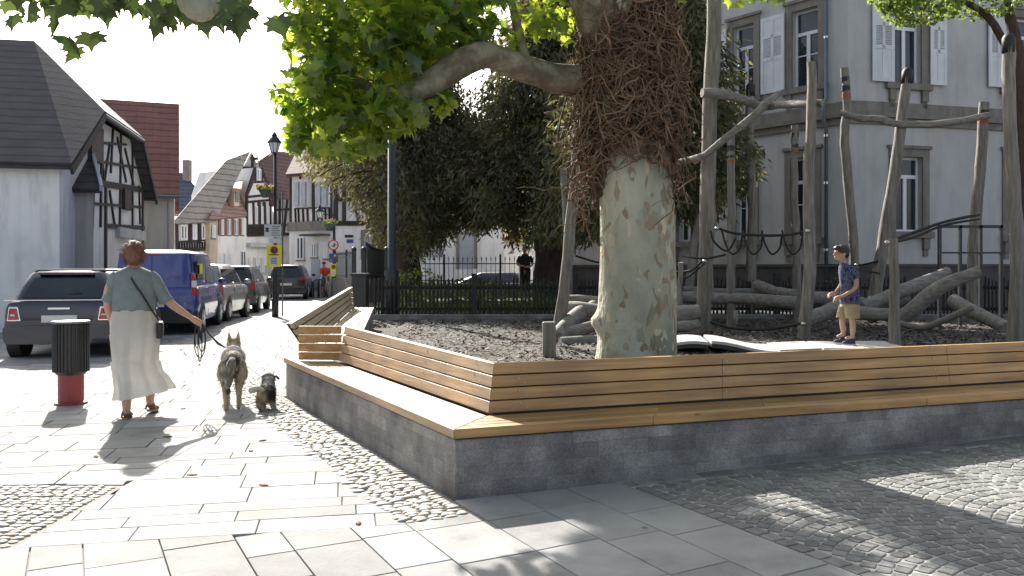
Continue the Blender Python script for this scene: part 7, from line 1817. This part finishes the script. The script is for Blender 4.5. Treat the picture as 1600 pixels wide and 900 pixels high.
def furry(o,n,ln,mat,seed,w=.0016):
    """short hair strands over a fused body"""
    dg_=bpy.context.evaluated_depsgraph_get(); ev=o.evaluated_get(dg_); me=ev.to_mesh(); nv=len(me.vertices)
    co=np.empty(nv*3,np.float32); me.vertices.foreach_get('co',co); co=co.reshape(-1,3); no=np.empty(nv*3,np.float32); me.vertices.foreach_get('normal',no); no=no.reshape(-1,3); ev.to_mesh_clear()
    g=np.random.default_rng(seed); i=g.integers(0,nv,n); p=co[i]; d=no[i]*.55+g.normal(0,.25,(n,3))+np.array([0,-.45,-.55]); d/=np.linalg.norm(d,axis=1,keepdims=True)
    s=np.cross(d,g.normal(0,1,(n,3))); s/=np.linalg.norm(s,axis=1,keepdims=True)+1e-9; L=ln*g.uniform(.5,1.2,n)[:,None]
    V=np.stack([p-s*w,p+s*w,p+d*L],1).reshape(-1,3)
    f=raw('fur',V,np.arange(n*3).reshape(n,3),mat,o); f['kind']='stuff'; return f
furry(bd,9000,.030,mt['dog_big'],1)
sdg=thing('dog','small shaggy black, white and tan dog trotting beside the large dog','dog',tuple(SD),local=True,rz=R(9)); sdg.scale=(.95,.95,.95)
tb=[([(0,.0,.17),(0,.08,.185),(0,.18,.20),(0,.24,.22)],[.075,.082,.085,.078]),
    ([(0,.24,.24),(0,.28,.28)],[.065,.055]),
    ([(-.045,.0,.16),(-.05,.0,.10),(-.035,-.03,.06),(-.03,-.02,.02)],[.045,.038,.026,.022]),([(.045,.02,.16),(.06,.05,.11),(.075,.03,.08),(.085,.0,.05)],[.045,.036,.024,.02]),
    ([(-.045,.21,.16),(-.045,.22,.09),(-.045,.22,.022)],[.038,.028,.022]),([(.045,.21,.16),(.05,.25,.09),(.05,.27,.022)],[.038,.028,.022]),
    ([(0,.34,.30),(0,.385,.285)],[.035,.026])]
bd2=skinned('body',tb,mt['dog_small'],sdg,.008,3,ells=[((0,.30,.315),(.068,.062,.058))])
for sx in (-1,1):
    b=MB(); b.loft([[Vector((sx*(.055+.055*t)+math.cos(a)*.010,.29+math.sin(a)*.03*(1-.5*t*t),.345-.06*t*t+ (0.02*t)))+Vector((0,0,math.cos(a)*.006)) for a in [2*math.pi*j/10 for j in range(10)]] for t in (0,.35,.7,1.0)]); b.build('ear',mt['fur_dark'],bd2,smooth=True)
b=MB(); limb(b,[(-.01,-.05,.23),(-.05,-.08,.255),(-.10,-.085,.25),(-.13,-.07,.235)],[.018,.022,.03,.022],10); b.ellipsoid((-.115,-.08,.245),(.045,.032,.032),10,8); b.build('tail',mt['fur_white'],bd2,smooth=True)
b=MB(); b.tube([(math.sin(a)*.066,.255,.262+math.cos(a)*.066) for a in [2*math.pi*k/16 for k in range(17)]],.007,6); b.build('collar',mt['strap'],sdg)
furry(bd2,7000,.032,mt['dog_small'],2)

# ---- child on the deck, in profile facing left
BZ=10.45; B0=Vector((X(1326,BZ),BZ,PG+.085-.02)); S_=.0; 
k_=1/126.
def Bc(px,py,y=0): return Vector(((px-1326)/F*BZ,y,H(py,BZ)-B0.z))
bo=thing('person','child with dark hair, glasses, blue patterned shirt and khaki shorts standing on the balance deck','person',tuple(B0),local=True)
def bl(*a): return [tuple(Bc(*q)) for q in a]
tb=[(bl((1328,462),(1326,448),(1324,432),(1322,420)),[.095,.088,.085,.078],.85),
    (bl((1320,414),(1316,406)),[.036,.034]),
    (bl((1327,421,-.085),(1332,438,-.105),(1330,450,-.115),(1318,458,-.125),(1308,463,-.12)),[.036,.032,.027,.023,.017]),
    (bl((1322,421,.085),(1322,438,.10),(1316,450,.09),(1308,457,.06)),[.036,.032,.026,.018]),
    (bl((1328,468,-.05),(1328,488,-.055),(1329,502,-.055),(1330,515,-.05),(1329,524,-.05)),[.068,.055,.036,.037,.024]),
    (bl((1326,468,.05),(1322,488,.055),(1319,502,.055),(1320,514,.05),(1320,521,.05)),[.068,.055,.036,.037,.024]),
    (bl((1330,526,-.05),(1320,528,-.05)),[.024,.020]),(bl((1321,523,.05),(1312,526,.05)),[.024,.020])]
hand(tb,Bc(1307,463,-.12),(-.9,.1,-.35),1,palm=(0,.4,1),s=.72,curl=.55); hand(tb,Bc(1307,457.5,.06),(-.9,-.2,-.3),-1,palm=(0,-.4,1),s=.72,curl=.55)
hd=Bc(1314,396)
body=skinned('body',tb,mt['skin'],bo,.006,3,ells=[(tuple(hd),(.083,.070,.098)),(tuple(hd+Vector((-.045,0,-.05))),(.035,.035,.038)),(tuple(hd+Vector((-.086,0,-.015))),(.014,.011,.012)),(tuple(hd+Vector((.018,-.070,-.01))),(.018,.008,.024)),(tuple(hd+Vector((.018,.070,-.01))),(.018,.008,.024))])
for sy in (-1,1):
    b=MB(); b.ellipsoid(hd+Vector((-.076,sy*.028,.006)),(.007,.011,.006),8,6); b.build('eye',mt['hair_black'],body)
b=MB(); b.ellipsoid(hd+Vector((-.078,0,-.048)),(.008,.017,.005),8,6); b.build('mouth',mt['lip'],body)
gl=MB()
for sy in (-1,1):
    gl.tube([hd+Vector((-.088,sy*.030+math.cos(a)*.022,.006+math.sin(a)*.015)) for a in [2*math.pi*k/12 for k in range(13)]],.003,5); gl.beam(hd+Vector((-.086,sy*.052,.008)),hd+Vector((.018,sy*.074,.006)),.004,.005)
gl.beam(hd+Vector((-.09,-.008,.008)),hd+Vector((-.09,.008,.008)),.004,.004); gl.build('glasses',mt['strap'],bo)
b=MB(); b.ellipsoid(hd+Vector((.018,0,.032)),(.092,.080,.082),18,12); b.ellipsoid(hd+Vector((.042,0,-.002)),(.062,.074,.068),16,10); b.ellipsoid(hd+Vector((-.035,0,.068)),(.058,.06,.034),14,8)
h=b.build('hair',mt['hair_black'],bo); m=h.modifiers.new('r','REMESH'); m.mode='VOXEL'; m.voxel_size=.007; m.use_smooth_shade=True; m=h.modifiers.new('s','SMOOTH'); m.iterations=2; m=h.modifiers.new('d','DISPLACE'); m.texture=tex; m.strength=.014
# patterned shirt, shorts, shoes
mt['shirt']=M_('blue_patterned_shirt',[(0.38,(0.008,0.014,0.05)),(0.48,(0.015,0.03,0.11)),(0.53,(0.16,0.20,0.27)),(0.56,(0.02,0.035,0.10)),(0.68,(0.18,0.07,0.07)),(0.72,(0.01,0.015,0.06))],24,.85,.3,80,detail=3,coord='obj')
mt['khaki']=M_('khaki_cotton',[(0.3,(0.33,0.25,0.15)),(0.7,(0.42,0.33,0.21))],10,.9,.3,80)
b=MB(); n=26
def rg(px,py,rx,ry,f=.02,ph=0,y=0): c=Bc(px,py,y); return [c+Vector((math.cos(2*math.pi*j/n)*rx*(1+f*math.sin(6*2*math.pi*j/n+ph)),math.sin(2*math.pi*j/n)*ry*(1+f*math.sin(5*2*math.pi*j/n+ph)),0)) for j in range(n)]
b.loft([rg(1329,474,.130,.128,.035,0),rg(1328,464,.124,.122,.03,.5),rg(1327,452,.108,.108,.025,1),rg(1325,438,.102,.108,.015),rg(1323,425,.096,.112),rg(1321,418,.078,.098),rg(1319,413.5,.052,.062),rg(1317.5,411,.044,.046)],cap=False)
sh=b.build('shirt',mt['shirt'],bo,smooth=True)
for sy,pts in ((-1,((1325,418,-.07),(1332,436,-.105))),(1,((1321,418,.07),(1323,434,.10)))):
    b=MB(); a=Bc(*pts[0]); c=Bc(*pts[1]); ax=(c-a).normalized(); s1=ax.cross(Vector((0,1,0))).normalized(); s2=ax.cross(s1)
    b.loft([[a.lerp(c,t)+s1*math.cos(2*math.pi*j/16)*rr+s2*math.sin(2*math.pi*j/16)*rr for j in range(16)] for t,rr in ((-.2,.03),(.05,.048),(.5,.052),(1,.054))],cap=False); b.build('sleeve',mt['shirt'],sh,smooth=True)
b=MB(); b.loft([rg(1328,463,.108,.108,0),rg(1328,472,.112,.112,.02),rg(1327,479,.112,.114,.02)],cap=False)
for y,pp in ((-.052,((1328,476),(1329,488),(1330,497))),(.052,((1326,476),(1322,488),(1320,496)))):
    b.loft([rg(px,py,rx,.066,.03,py,y) for (px,py),rx in zip(pp,(.098,.090,.088))],cap=False)
b.build('shorts',mt['khaki'],bo,smooth=True)
mt['shoe']=M_('navy_trainer',(0.03,0.035,0.07),8,.7)
for px,py,y in ((1324,528,-.05),(1316,525.5,.05)):
    c=Bc(px,py,y); c.z=.022 if y<0 else .03; b=MB(); b.loft([[c+Vector((math.cos(a)*.085*s-.004,math.sin(a)*.034*s,z)) for a in [2*math.pi*k/16 for k in range(16)]] for s,z in ((1,-.022),(1.02,-.006),(.95,.012))]); b.ellipsoid(c+Vector((.028,0,.018)),(.05,.032,.035),12,8); b.ellipsoid(c+Vector((-.035,0,.008)),(.045,.030,.020),12,8); s_=b.build('shoe',mt['shoe'],bo,smooth=True)
    b=MB(); b.loft([[c+Vector((math.cos(a)*.087-.004,math.sin(a)*.036,z)) for a in [2*math.pi*k/16 for k in range(16)]] for z in (-.024,-.012)]); b.build('sole',mt['paper'],s_)

# ---- cyclist in red and person in black further away
mt['red_top']=M_('red_jersey',[(0.3,(0.5,0.04,0.03)),(0.7,(0.62,0.07,0.05))],6,.8); mt['grey_short']=M_('grey_cloth',(0.09,0.09,0.10),6,.9); mt['black_cloth']=M_('black_cloth',(0.02,0.02,0.022),6,.9)
CZ=41.5; C1=Vector((X(509,CZ),CZ,0))
cy=thing('person','cyclist in a red jersey with helmet standing astride a bicycle by the signs','person',tuple(C1),local=True)
tb=[([(0,0,.92),(.0,0,1.1),(-.02,-.05,1.32),(-.04,-.08,1.42)],[.15,.15,.17,.12],.7),([(-.05,-.09,1.44),(-.06,-.12,1.52)],[.05,.05]),
    ([(-.18,-.06,1.38),(-.24,-.12,1.18),(-.2,-.35,1.08)],[.05,.045,.03]),([(.15,-.06,1.38),(.24,-.12,1.18),(.2,-.35,1.08)],[.05,.045,.03]),
    ([(-.09,0,.9),(-.16,-.03,.5),(-.18,.05,.08)],[.09,.06,.04]),([(.09,0,.9),(.14,-.1,.55),(.13,.02,.22)],[.09,.06,.04]),([(-.18,.05,.05),(-.18,-.12,.04)],[.04,.035]),([(.13,.02,.2),(.13,-.13,.19)],[.04,.035])]
hand(tb,(-.2,-.35,1.08),(0,-1,-.2),1,s=1.0); hand(tb,(.2,-.35,1.08),(0,-1,-.2),-1,s=1.0)
bd=skinned('body',tb,mt['skin'],cy,.014,3,ells=[((-.06,-.14,1.60),(.075,.09,.11)),((-.06,-.235,1.59),(.014,.02,.02))])
b=MB(); b.loft([ring(0,0,.98,.17,.13,.02),ring(0,0,1.1,.175,.13),ring(-.02,-.05,1.30,.2,.14),ring(-.03,-.07,1.42,.15,.1),ring(-.04,-.08,1.47,.07,.07)],cap=False)
for sx in (-1,1): b.tube([(sx*.17-.02,-.06,1.40),(sx*.235,-.12,1.2),(sx*.22,-.2,1.14)],[.065,.06,.05],12)
b.build('jersey',mt['red_top'],cy,smooth=True)
b=MB(); 
for sx in (-1,1): b.tube([(sx*.07,0,.96),(sx*.14,-.04,.62),(sx*.15,-.04,.52)],[.12,.085,.08],12)
b.build('shorts',mt['grey_short'],cy,smooth=True)
b=MB(); b.ellipsoid((-.06,-.13,1.665),(.095,.125,.075),14,8); b.build('helmet',mt['plastic'],cy,smooth=True)
bk=thing('bicycle','light city bicycle under the cyclist in red','bicycle',tuple(C1),local=True,rz=R(200))
for y in (-.52,.52):
    b=MB(); b.tube([(0,y+math.cos(a)*.33,.34+math.sin(a)*.33) for a in [2*math.pi*k/28 for k in range(29)]],.018,6); wh=b.build('wheel',mt['tyre'],bk)
    b=MB()
    for k in range(14): a=2*math.pi*k/14; b.tube([(0,y,.34),(0,y+math.cos(a)*.32,.34+math.sin(a)*.32)],.003,4)
    s_=b.build('spokes',mt['chrome'],wh)
b=MB()
for a,c in (((0,-.52,.34),(0,-.02,.28)),((0,-.52,.34),(0,-.2,.80)),((0,-.02,.28),(0,-.2,.86)),((0,-.02,.28),(0,.38,.72)),((0,-.18,.76),(0,.36,.80)),((0,.52,.34),(0,.36,.82))): b.tube([a,c],.018,8)
b.tube([(0,.36,.80),(0,.34,.98)],.014,8); b.build('frame',mt['white_sign'],bk)
b=MB(); b.tube([(-.27,.26,1.02),(-.1,.36,1.0),(.1,.36,1.0),(.27,.26,1.02)],.014,8); b.build('handlebar',mt['chrome'],bk)
b=MB(); b.ellipsoid((0,-.22,.90),(.07,.13,.035),12,6); b.build('saddle',mt['plastic'],bk,smooth=True)
b=MB(); b.tube([(-.08,-.02,.28),(.08,-.02,.28)],.02,8); b.disc((.05,-.02,.28),(1,0,0),.09,.01,16); b.build('crank',mt['chrome'],bk)
DZ=26.5; D1=Vector((X(820,DZ),DZ,.42))
dp_=thing('person','person in black clothes standing in the shade beside the thick conifer trunk','person',tuple(D1),local=True)
tb=[([(0,0,.92),(0,0,1.1),(0,0,1.3),(0,0,1.4)],[.15,.14,.16,.12],.65),([(0,0,1.42),(0,0,1.5)],[.05,.05]),
    ([(-.18,0,1.37),(-.23,.0,1.15),(-.12,-.15,1.08)],[.05,.042,.028]),([(.18,0,1.37),(.24,.0,1.15),(.14,-.14,1.05)],[.05,.042,.028]),
    ([(-.09,0,.9),(-.09,0,.5),(-.09,0,.08)],[.09,.065,.045]),([(.09,0,.9),(.09,0,.5),(.1,0,.08)],[.09,.065,.045]),([(-.09,0,.05),(-.09,-.13,.04)],[.04,.035]),([(.1,0,.05),(.1,-.13,.04)],[.04,.035])]
hand(tb,(-.12,-.15,1.08),(1,-.3,0),1,s=1.0); hand(tb,(.14,-.14,1.05),(-1,-.3,.1),-1,s=1.0)
skinned('body',tb,mt['skin'],dp_,.014,3,ells=[((0,0,1.60),(.075,.09,.11)),((0,-.095,1.59),(.014,.02,.02))])
b=MB(); b.loft([ring(0,0,.95,.17,.12,.02),ring(0,0,1.1,.165,.12),ring(0,0,1.30,.19,.125),ring(0,0,1.40,.14,.1),ring(0,0,1.45,.07,.07)],cap=False)
for sx in (-1,1): b.tube([(sx*.16,0,1.38),(sx*.225,0,1.2)],[.062,.056],12)
b.build('shirt',mt['black_cloth'],dp_,smooth=True); b=MB()
for sx in (-1,1): b.tube([(sx*.08,0,.97),(sx*.09,0,.5),(sx*.09,0,.1)],[.115,.08,.07],12)
b.build('trousers',mt['black_cloth'],dp_,smooth=True)
b=MB(); b.ellipsoid((0,.012,1.63),(.085,.095,.09),14,8); b.build('hair',mt['hair_black'],dp_,smooth=True)
